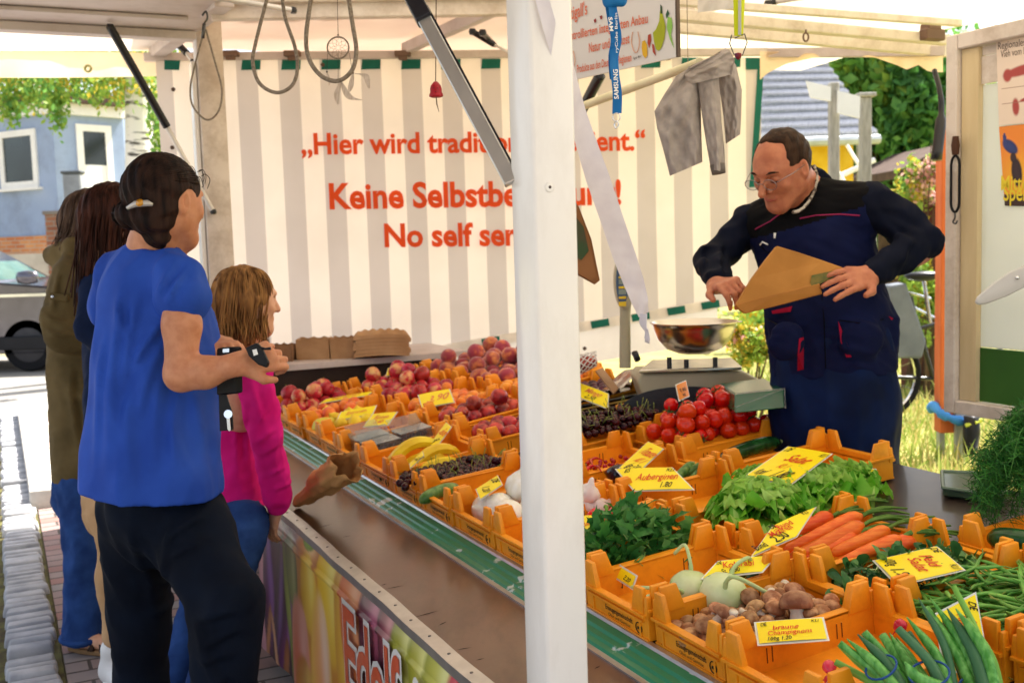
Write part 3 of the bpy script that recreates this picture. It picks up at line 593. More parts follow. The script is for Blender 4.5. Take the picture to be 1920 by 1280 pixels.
# rusty post with its stand, bicycle
q0 = P(1780, 850, 6.6); q0[2] = 0; mRust = M('rust red paint', 'b4562c', 'c46a3a', rough=.7, scale=5, stretch=(3, 3, .6), bump=.2)
t = thing('rusty_post', 'orange brown square post wrapped with a blue rag behind the stall', 'post', q0); zt_ = P(1780, 240, 6.6)[2]; zl = P(1780, 808, 6.6)[2]
m = MB(); m.box((q0[0] - .01, q0[1], (zl + zt_) / 2), (.135, .1, zt_ - zl)); m.build('shaft', mRust, t, base=True, bevel=.006)
m = MB(); m.box((q0[0] + .04, q0[1] - .07, P(1780, 668, 6.6)[2] / 2), (.075, .03, P(1780, 668, 6.6)[2])); m.box((q0[0] - .055, q0[1], zl / 2), (.035, .05, zl)); m.build('steel_stand', M('galvanised', 'a4a8ad', metal=.6, rough=.45, scale=12), t, base=True, bevel=.003)
t2 = thing('blue_rag', 'crumpled blue rag tied round the rusty post', 'rag', P(1780, 785, 6.6)); m = MB()
zz = P(1780, 775, 6.6)[2]; pts = [np.array([q0[0] + x, q0[1] + y, zz + z]) for x, y, z in ((-.10, .0, .06), (-.085, -.075, .02), (0, -.10, -.02), (.08, -.10, -.03), (.13, -.06, 0), (.13, .02, 0), (.05, .08, 0), (-.085, .065, .03))]
m.tube(bez(pts + [pts[0]], 5)[:-1], [.027 + .005 * math.sin(i * 1.3) + .003 * math.sin(i * 2.9) for i in range(40)], 10, closed=True); m.build('wrap', M('blue cloth', '2f74c4', '4a90dc', rough=.8, bump=.6, bscale=40), t2, smooth=180, base=True)
t3 = thing('black_boots', 'black rubber boot pair hung beside the blue rag', 'boots', P(1815, 830, 6.4)); m = MB(); a = P(1822, 780, 6.4)
m.tube([a, a + [0, 0, -.1], a + [-.02, -.03, -.2], a + [.02, -.1, -.25]], [.045, .05, .045, .035], 10); m.build('boot', M('black rubber', '141417', rough=.4), t3, smooth=180, base=True)
m = MB(); m.tube([a + [.0, -.045, -.03], a + [.05, -.03, -.02], a + [-.05, -.03, -.05]], .012, 6); m.build('strap', M('lime strap', 'b8c24a', rough=.6), t3, base=True)
mBlk = M('bicycle black', '17181c', rough=.3, coat=.5)
bd = 8.0; wA = P(1640, 703, bd); wB = P(1802, 712, bd); bk = thing('bicycle', 'black city bicycle with grey pannier parked on the grass behind the seller', 'bicycle', ((wA[0] + wB[0]) / 2, wA[1], 0))
R_w = .33; wA[2] = wB[2] = R_w; wB = wA + nrm(wB - wA) * .98; ex = nrm((wB - wA) * [1, 1, 0])
for c_ in (wA, wB):
    m = MB(); m.tube([c_ + ex * R_w * math.cos(a) + Z3 * R_w * math.sin(a) for a in np.linspace(0, 2 * math.pi, 36, endpoint=False)], .02, 8, closed=True); w_ = m.build('wheel', mRub, bk, smooth=180, base=True)
    m = MB(); m.tube([c_ + ex * .305 * math.cos(a) + Z3 * .305 * math.sin(a) for a in np.linspace(0, 2 * math.pi, 36, endpoint=False)], .01, 6, closed=True)
    for k in range(18): a = k * math.pi / 9; m.tube([c_, c_ + ex * .3 * math.cos(a) + Z3 * .3 * math.sin(a)], .002, 4)
    m.build('rim', mChrome, w_, base=True)
def bp(u, z, y=0): return wA + ex * u + Z3 * (z - R_w) + np.array([0, y, 0])
m = MB()
for a, b, r in (((0, .33), (.44, .30), .014), ((.44, .3), (.30, .78), .018), ((.44, .3), (.86, .72), .02), ((.33, .68), (.84, .8), .016), ((0, .33), (.31, .7), .011), ((.98, .33), (.84, .92), .017), ((.30, .78), (.27, .92), .014)): m.tube([bp(*a), bp(*b)], r, 8)
m.build('frame', mBlk, bk, base=True, smooth=60)
m = MB(); m.tube([bp(.84, .92), bp(.82, 1.02), bp(.72, 1.04, -.25), bp(.6, 1.02, -.3)], .012, 8); m.tube([bp(.84, .92), bp(.82, 1.02), bp(.72, 1.04, .25), bp(.6, 1.02, .3)], .012, 8); m.build('handlebar', mChrome, bk, base=True, smooth=60)
sa = P(1732, 517, bd - .1); m = MB(); m.lathe([(.03, -.05), (.09, -.03), (.12, 0), (.1, .03), (.02, .045)], 16); o = m.build('saddle', M('saddle black', '1a1c22', rough=.35), bk, smooth=180); o.location = sa - np.array(bk.location); o.scale = (1.25, .8, .8); o.matrix_parent_inverse = Matrix()
m = MB(); m.tube([sa + [0, 0, -.03], sa + [.05, 0, -.35]], .015, 8); m.tube([P(1745, 560, bd), P(1690, 545, bd), P(1680, 600, bd)], .012, 8); m.tube([P(1760, 600, bd), P(1700, 570, bd)], .012, 8); m.build('rack', mChrome, bk, base=True)
m = MB(); m.prism([P(x, y, bd - .15) for x, y in ((1668, 535), (1700, 530), (1738, 640), (1730, 672), (1675, 672))], (0, .16, 0)); m.build('pannier', M('grey pannier', '5f6670', '6d747e', rough=.7), bk, base=True, bevel=.02, seg=2)
m = MB(); m.tube([bp(.44, .3), bp(.44, .3) + [.0, -.12, -.0], bp(.44, .3) + [.12, -.12, -.12]], .01, 6); m.box(bp(.56, .18, -.18), (.09, .08, .025)); m.build('pedal', mBlk, bk, base=True)
# ================================================================== the market stall (s along the counter, t across it)
AX = (T3, S3, Z3)
def stb(mb, t0, t1, s0, s1, z0, z1, mi=0): return mb.box(st((s0 + s1) / 2, (t0 + t1) / 2, (z0 + z1) / 2), (t1 - t0, s1 - s0, z1 - z0), AX, mi)
def beam(mb, a, b, w_=.05, h=.07, mi=0, up=Z3):
    a = np.asarray(a, float); b = np.asarray(b, float); d = nrm(b - a); sd = nrm(np.cross(d, up)); u = np.cross(sd, d)
    return mb.box((a + b) / 2, (w_, np.linalg.norm(b - a), h), (sd, d, u), mi)
mPostW = M('white coated aluminium', 'efe9e1', rough=.22, var=.02, scale=2, spec=.5, coat=.3, grime=.22, gscale=7, stretch=(1, 1, .35), gcol=(.62, .56, .5), bump=.03, bscale=30)
mLac = M('cream lacquered frame', 'd3c6bb', 'ddd2c8', rough=.4, scale=4, bump=.05, grime=.5, gscale=6, gcol=(.5, .42, .34))
mLav = M('pale lilac panel', 'bfb2ae', 'cabfba', rough=.45, scale=3, grime=.4, gscale=4, gcol=(.55, .48, .42))
mTarp = M('cream roof tarp', 'efe2cf', 'f4ead9', rough=.7, scale=1.5, lucent=.3, bump=.15, bscale=6, bdist=.02)
mTarp2 = M('cream valance cloth', 'ecd3ae', 'f3dfc0', rough=.75, scale=3, lucent=.55, bump=.2, bscale=9, bdist=.01)
mAlu = M('bare aluminium', 'b9b9b6', 'd0d0cc', metal=.85, rough=.32, scale=14, stretch=(1, 1, .3))
mStrut = M('black strut sleeve', '1c1b21', rough=.35, coat=.3); mDark = M('dark seam', '4d3d33', rough=.8)
ROOT = thing('market_stall', 'white framed market stall with wooden counter, fruit printed front cloth and cream canvas roof', 'market stall', st(1.3, .5, 0))
B_ = dict(parent=ROOT, base=True)
# posts
m = MB(); stb(m, -.445, -.378, -.158, -.085, 0, 2.55); q = m.build('corner_post', mPostW, bevel=.006, seg=3, smooth=40, **B_)
m = MB(); c_ = P(1004, 353, 1.47); k0 = st(-.158, (-.411 + ist(c_)[1]) / 2, 0); zz = c_[2]
qd = lambda r, d: [(r, 0), (r * .8, d), (.0001, d)]
Mx = Matrix.Translation(st(-.158, ist(P(1004, 353, 1.49))[1], zz)) @ Matrix.Rotation(ROTZ, 4, 'Z') @ Matrix.Rotation(math.pi / 2, 4, 'X')
m.lathe([(.0072, 0), (.0072, .001), (.0058, .0022)], 20, Mx); m.lathe([(.0022, .0022), (.0018, .0026)], 12, Mx, 1); m.build('screw', [mPostW, mDark], parent=q, smooth=40, base=True)
fp = P(402, 300, 5.05); fs, ft = ist(fp)
m = MB(); stb(m, ft - .06, ft + .06, fs - .04, fs + .06, 0, 2.56); m.build('corner_post', mLac, bevel=.006, seg=2, smooth=40, **B_)
m = MB(); stb(m, ft - .085, ft - .063, fs - .02, fs + .05, 0, 2.3); m.build('post_lit_edge', mPostW, bevel=.003, **B_)  # added white strip: paints the bright lit left edge of the far post
# counter flap, trim, rail, display board
mFlap = M('worn brown counter board', '3a281c', '66493a', rough=.28, scale=3, stretch=(1, .35, 1), spec=.5, bump=.12, bscale=90, coat=.3, detail=8, grime=.6, gscale=9, gcol=(.3, .26, .22))
mBoardD = M('dark display board', '2a211d', '3b302a', rough=.4, scale=8, coat=.2)
m = MB(); stb(m, -.34, -.08, -1.1, 3.42, .578, .6); m.build('counter_flap', mFlap, **B_)
m = MB()
sv = np.linspace(-1.1, 2.25, 66)
for i in range(65):
    a, b = sv[i], sv[i + 1]; wv = lambda s_: .0014 * math.sin(s_ * 9) + .0010 * math.sin(s_ * 23 + 1)
    p = lambda s_, t_, z_: st(s_, t_ + wv(s_), z_)
    m.hexa([p(a, -.352, .572), p(a, -.325, .597), p(b, -.325, .597), p(b, -.352, .572), p(a, -.356, .598), p(a, -.325, .6035), p(b, -.325, .6035), p(b, -.356, .598)])
tr_ = m.build('edge_trim', mAlu, smooth=40, **B_)
m = MB()
for k in range(26): m.lathe([(.004, 0), (.0035, .0015), (.001, .002)], 10, Matrix.Translation(st(-.95 + k * .11, -.339 + wv(-.95 + k * .11), .6005)))
m.build('screw', M('dull steel', '5c5c5c'), parent=tr_, base=True, smooth=60)
m = MB(); rr = random.Random(4)                                    # scratches and knife nicks in the counter
for (x, y, L, a) in ((740, 1100, .05, .05), (800, 1150, .07, .2), (870, 1215, .035, -.1), (610, 985, .05, .3), (650, 1005, .03, .1), (720, 1095, .02, .4), (830, 1168, .03, .5), (900, 1235, .02, .1), (1120, 1250, .02, .4)):
    c_ = G(x, y, .6004); d = T3 * math.cos(a) + S3 * math.sin(a); n_ = np.cross(Z3, d); m.add([c_ - d * L / 2, c_ + n_ * .0022, c_ + d * L / 2, c_ - n_ * .0022], [(0, 1, 2, 3)])
m.build('scratch', M('burnt scratch', '1f1713', rough=.8), **B_)
mGreen = M('chipped green paint', '1d7a52', 'b9c4bb', rough=.3, scale=14, stretch=(1, 1, 1.6), lo=.615, hi=.635, detail=10, spec=.6, bump=.1, bscale=90)
prof = [(-.088, .600), (-.088, .6035), (-.074, .6035), (-.070, .609), (-.058, .611), (-.054, .616), (-.040, .618), (-.036, .624), (-.018, .628), (-.014, .633), (-.003, .634), (-.003, .600)]
m = MB(); n_ = len(prof); v = [st(-1.1, t_, z_) for t_, z_ in prof] + [st(3.42, t_, z_) for t_, z_ in prof]
for i in range(n_): m.add([v[i], v[(i + 1) % n_], v[n_ + (i + 1) % n_], v[n_ + i]], [(0, 1, 2, 3)], 1 if 2 <= i <= 7 else 0)
m.build('display_rail', [mAlu, mGreen], **B_)
m = MB()
for i in range(46):
    a, b = -1.1 + i * .1, -1.0 + i * .1
    m.hexa([st(a, .0, .56), st(a, 1.26, .56), st(b, 1.26, .56), st(b, .0, .56), st(a, 0, dz(a, 0) - .002), st(a, 1.26, dz(a, 1.26) - .002), st(b, 1.26, dz(b, 1.26) - .002), st(b, 0, dz(b, 0) - .002)])
m.build('display_board', mBoardD, **B_)
m = MB()
for s_ in (-.9, .6, 2.1, 3.35):
    for t_ in (.06, 1.15): stb(m, t_ - .025, t_ + .025, s_ - .025, s_ + .025, 0, .56)
m.build('trestle_leg', mAlu, **B_)
m = MB(); stb(m, 1.2, 1.23, -1.0, 3.4, .12, .56); m.build('rear_skirt', mLav, **B_)
# printed front cloth with fruit
cv = Canvas(330, 110, 'd8a23c')
E = cv.ell
for (x, y, rx, ry, c, c2, rot, hl) in (
    (.5, .5, 2, 2, 'd08a2c', 'd08a2c', 0, None), (.93, .5, .09, .9, '3a1430', '1a0a20', 0, None), (.975, .3, .03, .9, 'c8909a', '8a4858', 0, None), (.955, .35, .022, .62, '4a1c48', '1c0b22', .0, '8a60a8'), (.925, .3, .020, .6, '32122e', '160818', .05, '74509a'), (.90, .25, .016, .5, '5a2058', '2a1030', .1, 'a868b0'),
    (.965, .12, .006, .25, 'b88058', '7a4a30', .05, None), (.94, .08, .007, .25, 'd0a078', '8a5a3c', -.06, None), (.91, .05, .008, .2, 'a8683c', '6a4028', .05, None), (.95, .9, .06, .10, 'c08a3a', '7a3a30', .05, 'f0d8a0'), (.90, .93, .05, .12, 'b4582c', '8a3430', 0, 'f0c080'), (.84, .97, .06, .07, '8a2a2c', '4c1428', 0, 'c07060'),
    (.80, .93, .04, .08, 'd8863a', 'a85a30', 0, 'f4d090'), (.885, .45, .010, .5, '8aa03a', '5c7428', 0, None), (.858, .70, .026, .26, '86983c', '56702a', .0, 'c8d080'), (.795, .70, .030, .24, 'f0c42c', 'dca01c', 0, 'f8e070'), (.80, .98, .02, .05, '9ab04a', '6c8430', 0, None),
    (.735, .80, .034, .42, 'f4cc34', 'e0a824', .0, 'fae880'), (.835, .18, .045, .46, 'd8643c', 'e8a080', .0, 'f4b8a8'), (.815, .02, .05, .30, 'd89a34', 'c87028', 0, 'e8c060'), (.765, .25, .028, .55, 'eda060', 'e8c04a', 0, 'f8d8c0'), (.70, .50, .024, .6, 'e8b430', 'c88a2a', 0, 'f6dc80'), (.672, .72, .034, .50, 'e8843c', 'cf5f2a', .0, 'f6b888'), (.655, .2, .03, .5, 'e07a34', 'c05828', 0, None),
    (.622, .80, .030, .40, '741c38', '3c1028', 0, 'c8708a'), (.588, .85, .020, .34, '8a3040', '3c1424', 0, 'd89090'), (.60, .3, .03, .5, '7a2436', '501830', 0, None), (.555, .75, .026, .40, 'b2ae3c', '7c8428', 0, 'e4e08a'), (.522, .80, .026, .38, 'bcb63e', '868a2c', 0, 'ece890'), (.488, .85, .028, .36, 'c4c04a', '8e9030', 0, 'f0ecA0'), (.54, .3, .04, .4, 'ccc860', '98983a', 0, 'f0f0b0'), (.48, .3, .04, .5, 'd0c860', 'a0a040', 0, 'f4f0b8'),
    (.445, .75, .035, .5, 'e0606a', 'c03a48', 0, 'f8c0c0'), (.41, .6, .04, .5, 'e88a8a', 'c05058', 0, 'f8d0d0'), (.35, .6, .05, .6, 'd8c850', 'a89a34', 0, 'f4f0a0'), (.25, .5, .06, .6, 'd84838', 'a02c28', 0, 'f4a090'), (.14, .6, .06, .6, '8aa83a', '5c7a28', 0, 'd0e090'), (.05, .5, .07, .7, '7a2444', '501830', 0, 'c080a0')):
    E(x, y, rx, ry, c, rot, c2, .14, 1.0, hl)
S0b, S1b = -1.1, 2.2
def clothpt(u, v):
    s_ = S0b + (S1b - S0b) * u; z_ = .05 + .535 * v
    off = -.3535 + .010 * math.sin(s_ * 11) * (1 - v) + .004 * math.sin(s_ * 31 + v * 5) * (1 - v) - (.006 if .86 < v < .885 else 0) + .012 * (sm(v, .9, 1.0))
    return st(s_, off, z_)
bn = cv.sheet('front_cloth', clothpt, Mcol('printed banner', .35, .15), ROOT, True)
def onfront(dp): return lambda p: p
m = MB(); ey = Z3; ex = -S3
for mi_, bold, n_ in ((0, .075, .006), (1, .015, .008)):
    V, F = text_mesh('Edelfrüchte', bold, 0, .92); sx = .235; sy = .3
    pts = [st(1.135 - (q[0] - V[:, 0].min() - bold) * .165, -.3610 - n_, .285 + q[1] * .228) for q in V]; m.add(pts, F, mi_)
m.build('lettering', [M('white print', 'f0ede6', rough=.3, coat=.5, var=.02), M('orange print', 'dd5f32', rough=.3, coat=.5, var=.04)], parent=bn, base=True)
# roof
m = MB(); beam(m, P(395, 20, 4.5), P(1300, 6, 4.9), .05, .085); beam(m, P(395, 2, 4.45), P(1300, -16, 4.85), .03, .03)
beam(m, P(1190, 22, 4.25), P(1775, 76, 5.0), .05, .045); beam(m, P(1190, 44, 4.5), P(1775, 98, 5.2), .04, .05); beam(m, P(1190, -2, 4.0), P(1800, 44, 4.8), .03, .03)
m.build('cross_beam', mLac, bevel=.004, **B_)
m = MB(); beam(m, P(293, 93, 5.85), P(420, -8, 4.3), .08, .09); beam(m, P(270, 108, 5.8), P(1440, 98, 6.35), .045, .045); beam(m, P(1440, 100, 5.75), P(1775, 96, 5.1), .04, .05); beam(m, P(760, 92, 6.0), P(960, 2, 4.9), .05, .06)
m.build('roof_beam', mLav, bevel=.004, **B_)
m = MB(); m.box(P(1748, 66, 4.9), (.12, .05, .05), AX); m.box(P(1745, 52, 4.9), (.08, .06, .03), AX); m.build('corner_bracket', M('rubbed brown steel', '6d5547', rough=.6), bevel=.005, **B_)
def roofz(s_, t_): return 2.66 + .03 * math.sin(s_ * 2.1) + .02 * math.sin(t_ * 3 + s_)
m = MB(); m.grid(lambda u, v: st(-1.6 + 6.5 * u, -.3 + 4.7 * v, roofz(-1.6 + 6.5 * u, -.3 + 4.7 * v)), 24, 16); m.build('canvas_roof', mTarp, smooth=180, **B_)
m = MB(); m.grid(lambda u, v: st(3.0 + 1.85 * u, -.3 + 2.7 * v, 2.6 - .09 * max(0, u - .6) - .02 * math.sin(u * 3) + .004 * math.sin(v * 40)), 10, 30); m.build('ceiling_cloth', M('pinkish ceiling cloth', 'e0cdc4', 'e8d8cf', rough=.7, lucent=.4, scale=2), smooth=180, **B_)
m = MB()
for k in range(12):
    a, b = P(452 + 75 * k - 960 * 0, 32 - k * .8, 5.15), P(489 + 75 * k, 32 - k * .8, 5.15); a2, b2 = P(455 + 75 * k, 56 - k * .8, 5.5), P(491 + 75 * k, 56 - k * .8, 5.5)
    for p in (a, b): p[2] = 2.592
    for p in (a2, b2): p[2] = 2.594
    m.add([a, b, b2, a2], [(0, 1, 2, 3)])
m.build('cloth_patch', M('grey cloth patch', 'b6a79e', 'c0b2a9', rough=.8, lucent=.25), **B_)
# raised front flap: panel, edges, struts
m = MB(); stb(m, -1.75, -.22, -1.6, 3.66, 2.415, 2.44); m.build('front_flap', mLav, **B_)
m = MB(); stb(m, -1.75, -.22, 3.60, 3.68, 2.375, 2.412); stb(m, -1.75, -.3, 3.30, 3.34, 2.395, 2.412); stb(m, -1.7, -.22, 1.9, 1.96, 2.385, 2.412); stb(m, -1.77, -1.70, -1.6, 3.6, 2.38, 2.412); m.build('flap_frame', mLav, bevel=.004, **B_)
def strut(a, b, c, r1, r2, cap=True):
    a, b, c = map(np.asarray, (a, b, c)); m = MB(); d = nrm(b - a); m.tube([a, b], r1, 14); o = m.build('strut', mStrut, smooth=60, **B_)
    m = MB(); m.tube([b, c], r2, 12); m.build('rod', M('bright rod', 'cfcac6', metal=.3, rough=.3), parent=o, base=True, smooth=60)
    
    for e_, k_ in ((c, 1.0), (a, 1.15)): m = MB(); m.lathe([(.012 * k_, -.012 * k_), (.016 * k_, 0), (.012 * k_, .012 * k_)], 12, Matrix.Translation(e_)); m.build('joint', mStrut, parent=o, base=True, smooth=60)
strut(P(207, 52, 4.6), P(313, 238, 4.85), P(400, 397, 5.0), .018, .011)
strut(P(905, 62, 4.9), P(928, 85, 5.2), P(990, 118, 5.5), .012, .006)
strut(P(886, 60, 5.0), P(926, 84, 5.05), P(985, 115, 5.1), .014, .006)
strut(P(380, -14, 4.2), P(395, -6, 4.2), P(550, 20, 4.35), .012, .012)
strut(P(1440, 8, 4.4), P(1455, 3, 4.4), P(1560, -14, 4.2), .013, .012)
strut(P(322, 72, 5.5), P(350, 100, 5.45), P(362, 116, 5.4), .018, .011)
strut(P(1125, 142, 4.2), P(1074, 240, 4.5), P(1060, 262, 4.6), .022, .014)
# the near strut: a folded channel, sleeve above
a, b = P(960, 343, 1.50), P(788, 22, 1.62); d = nrm(b - a); sd = nrm(np.cross(d, FW)); m = MB(); m.box((a + b) / 2, (.0215, np.linalg.norm(b - a), .012), (sd, d, np.cross(sd, d))); o = m.build('strut', mAlu, bevel=.0012, **B_)
m = MB(); m.box((a + b) / 2 + sd * (-.0125) + FW * .004, (.0035, np.linalg.norm(b - a), .016), (sd, d, np.cross(sd, d))); m.build('channel_lip', mStrut, parent=o, base=True)
m = MB(); m.box(b + d * .1, (.026, .24, .024), (sd, d, np.cross(sd, d))); m.build('sleeve', mStrut, parent=o, base=True, bevel=.003, seg=2)
# awning strip and valances
m = MB(); m.grid(lambda u, v: P(-120 + 430 * u, 60 + 36 * v, 5.2 + .75 * v) , 12, 4); m.build('awning_strip', mTarp, smooth=180, **B_)
def valance(pts, d0, d1, amp, name, n=60):
    xs = [p[0] for p in pts]; m = MB()
    def fn(u, v):
        x = xs[0] + (xs[-1] - xs[0]) * u; top = np.interp(x, xs, [p[1] for p in pts]); bot = np.interp(x, xs, [p[2] for p in pts])
        return P(x, top + (bot - top) * v, d0 + (d1 - d0) * u + amp * v * math.sin(u * 17) + amp * .5 * v * math.sin(u * 41))
    m.grid(fn, n, 8); return m.build(name, mTarp2, smooth=180, **B_)
va = valance([(-120, 97, 146), (100, 97, 146), (200, 98, 145), (306, 100, 143)], 5.95, 5.9, .01, 'front_valance', 24)
m = MB(); c_ = P(165, 129, 5.88); m.tube([c_ + RT * .017 * math.cos(a) + UP * .017 * math.sin(a) for a in np.linspace(0, 6.283, 16, endpoint=False)], .007, 6, closed=True); m.build('eyelet', M('brass eyelet', '8a8a5c', metal=.6, rough=.4), parent=va, base=True, smooth=180)
valance([(1425, 96, 150), (1440, 97, 137), (1475, 97, 120), (1530, 97, 108), (1580, 98, 106), (1640, 99, 108), (1680, 100, 122), (1700, 100, 131), (1722, 100, 122), (1740, 100, 134), (1768, 100, 136)], 5.75, 5.1, .03, 'rear_valance')
m = MB(); m.tube(bez([P(1752, 132, 4.9), P(1762, 170, 4.85), P(1765, 215, 4.85), P(1756, 300, 4.85)], 6), [.012] * 8 + [.014] * 5 + [.026] * 6, 8); m.build('strap', mStrut, smooth=180, **B_)
# striped end wall with its lettering
WO = P(305, 300, 5.85); WA = math.radians(9.0); WX = np.array([math.cos(WA), math.sin(WA), 0]); WN = np.array([math.sin(WA), -math.cos(WA), 0])
def W(px, py, n=0): return PL(px, py, WO + WN * n, WN)
def wx(p): return float((p - WO) @ WX)
ms = bpy.data.materials.new('striped canvas'); ms.use_nodes = True; nt = ms.node_tree; N = nt.nodes; L = nt.links; b = N['Principled BSDF']
per = (wx(W(1052, 300)) - wx(W(452, 300))) / 8; ph0 = wx(W(452, 300))
tc = N.new('ShaderNodeTexCoord'); sx_ = N.new('ShaderNodeSeparateXYZ'); L.new(tc.outputs['Object'], sx_.inputs[0])
def mth(op, a, bval=None):
    n_ = N.new('ShaderNodeMath'); n_.operation = op
    L.new(a, n_.inputs[0])
    if bval is not None:
        if isinstance(bval, float): n_.inputs[1].default_value = bval
        else: L.new(bval, n_.inputs[1])
    return n_.outputs[0]
fr = mth('FRACT', mth('DIVIDE', mth('SUBTRACT', sx_.outputs[0], ph0), per)); lt = mth('LESS_THAN', fr, .5)
nz = N.new('ShaderNodeTexNoise'); nz.inputs['Scale'].default_value = 2.2; nz.inputs['Detail'].default_value = 6; L.new(tc.outputs['Object'], nz.inputs[0])
mx = N.new('ShaderNodeMix'); mx.data_type = 'RGBA'; L.new(lt, mx.inputs['Factor']); mx.inputs['A'].default_value = (*lin('f3e8da'), 1); mx.inputs['B'].default_value = (*lin('c9bfb7'), 1)
mm = N.new('ShaderNodeMix'); mm.data_type = 'RGBA'; mm.blend_type = 'MULTIPLY'; mm.inputs['Factor'].default_value = .25; L.new(mx.outputs['Result'], mm.inputs['A']); L.new(nz.outputs['Color'], mm.inputs['B'])
sp = N.new('ShaderNodeMix'); sp.data_type = 'RGBA'; sp.inputs['Factor'].default_value = 0; L.new(mx.outputs['Result'], sp.inputs['A'])
cr = N.new('ShaderNodeValToRGB'); cr.color_ramp.elements[0].position = .3; cr.color_ramp.elements[0].color = (.82, .8, .78, 1); cr.color_ramp.elements[1].position = .6; cr.color_ramp.elements[1].color = (1, 1, 1, 1); L.new(nz.outputs['Fac'], cr.inputs[0])
m2 = N.new('ShaderNodeMix'); m2.data_type = 'RGBA'; m2.blend_type = 'MULTIPLY'; m2.inputs['Factor'].default_value = .55; L.new(mx.outputs['Result'], m2.inputs['A']); L.new(cr.outputs[0], m2.inputs['B'])
L.new(m2.outputs['Result'], b.inputs['Base Color']); b.inputs['Roughness'].default_value = .6
tr = N.new('ShaderNodeBsdfTranslucent'); L.new(m2.outputs['Result'], tr.inputs[0]); mxs = N.new('ShaderNodeMixShader'); mxs.inputs[0].default_value = .42
L.new(b.outputs[0], mxs.inputs[1]); L.new(tr.outputs[0], mxs.inputs[2]); L.new(mxs.outputs[0], N['Material Output'].inputs[0])
WALL = thing('striped_end_wall', 'cream and grey striped tarpaulin wall with orange German lettering', 'tarpaulin wall', (WO[0], WO[1], 0.6))
def hem(px): return np.interp(px, [300, 915, 1110, 1340, 1430], [748, 634, 603, 564, 549])
x0w, x1w = wx(W(303, 300)), wx(W(1428, 300))
def wallpt(u, v):
    x = x0w + (x1w - x0w) * u; q = WO + WX * x; d = q - CAM; pxx = 960 + FPX * (d @ RT) / (d @ FW)
    zt_ = W(pxx, 108)[2]; zb_ = W(pxx, hem(pxx) + 14)[2]; z = zt_ + (zb_ - zt_) * v
    n = .008 * math.sin(x * 5.1 + v * 2) * math.sin(v * 3.1) + .006 * math.sin(x * 13 + v * 3) * v + .004 * math.sin(v * 9 + x * 2)
    return (x, -n, z)
m = MB(); m.grid(wallpt, 90, 40); cl_ = m.build('striped_cloth', ms, parent=WALL, smooth=180)
cl_.matrix_parent_inverse = Matrix.Translation(WALL.location).inverted() @ Matrix.Translation((WO[0], WO[1], 0)) @ Matrix.Rotation(WA, 4, 'Z')
for (txt, xa, xb, ya, yb, h0, bold) in (('„Hier wird traditionell bedient.“', 565, 1210, 289, 281, 37, .042), ('Keine Selbstbedienung!', 618, 1165, 391, 382, 45, .046), ('No self service', 720, 1052, 462, 458, 41, .046)):
    m = MB(); a, b2 = W(xa, ya, .016), W(xb, yb, .016); h = W((xa + xb) / 2, (ya + yb) / 2 - h0, .016)[2] - W((xa + xb) / 2, (ya + yb) / 2, .016)[2]
    put_text(m, txt, (a + b2) / 2, b2 - a, Z3, h, 0, width=np.linalg.norm(b2 - a), bold=bold); m.build('lettering', M('orange vinyl', 'e2501c', rough=.5, var=.04, lucent=.3), parent=WALL, base=True)
mTeal = M('dark teal cloth', '0f5a4e', '146a5c', rough=.6, lucent=.2); m = MB()
for k in range(-1, 14):
    x = 453 + 75 * k + (0 if k >= 0 else 0); m.add([W(x + 1, 113 - k * .4, .014), W(x + 36, 113 - k * .4, .014), W(x + 35, 131 - k * .4, .014), W(x - 1, 132 - k * .4, .014)], [(0, 1, 2, 3)])
x = 308; m.add([W(1398, 109, .014), W(1432, 109, .014), W(1432, 131, .014), W(1398, 131, .014)], [(0, 1, 2, 3)])
m.add([W(1420, 131, .015), W(1432, 131, .015), W(1418, 350, .015), W(1406, 350, .015)], [(0, 1, 2, 3)])
m.add([W(308, 113, .014), W(338, 114, .014), W(336, 132, .014), W(308, 131, .014)], [(0, 1, 2, 3)])
for xx in (902, 1107, 1183, 1250, 1314): hh = hem; m.add([W(xx, hh(xx) - 1, .02), W(xx + 34, hh(xx + 34) - 1, .02), W(xx + 36, hh(xx + 36) + 13, .02), W(xx + 3, hh(xx + 3) + 13, .02)], [(0, 1, 2, 3)])
m.build('hem_patch', mTeal, parent=WALL, base=True)
m = MB(); m.grid(lambda u, v: W(300 + 1040 * u, (hem(300 + 1040 * u) - 3) * (1 - v) + (hem(300 + 1040 * u) + 16) * v, .012), 40, 1); m.build('hem_band', M('pale hem', 'efe6dc', rough=.6, lucent=.4), parent=WALL, base=True)
m = MB(); m.grid(lambda u, v: W(300 + 1045 * u, (hem(300 + 1045 * u) + 12) * (1 - v) + (np.interp(u, [0, .75, 1], [870, 684, 640])) * v, -.02 + .012 * math.sin(u * 60) * v), 60, 6); m.build('skirt', M('dirty white skirt', 'e4dbd3', 'f0e9e2', rough=.6, lucent=.4, scale=4), parent=WALL, base=True, smooth=180)
m = MB()
for (x, y) in ((325, 168), (368, 220), (323, 277), (1096, 653), (1008, 118), (605, 122)): m.lathe([(.008, 0), (.012, .003), (.004, .005)], 10, Matrix.Translation(W(x, y, .02)) @ Matrix.Rotation(WA, 4, 'Z') @ Matrix.Rotation(math.pi / 2, 4, 'X'))
m.build('eyelet', M('brown eyelet', '4c3b30', rough=.5), parent=WALL, base=True, smooth=60)
m = MB()
for x in (432, 548, 755, 1250): m.box(W(x, 101, .05), (.09, .05, .03)); m.box(W(x, 106, .05), (.05, .03, .04))
m.build('hanger_hook', M('rubbed brown steel', '6d5547'), parent=WALL, base=True, bevel=.004)
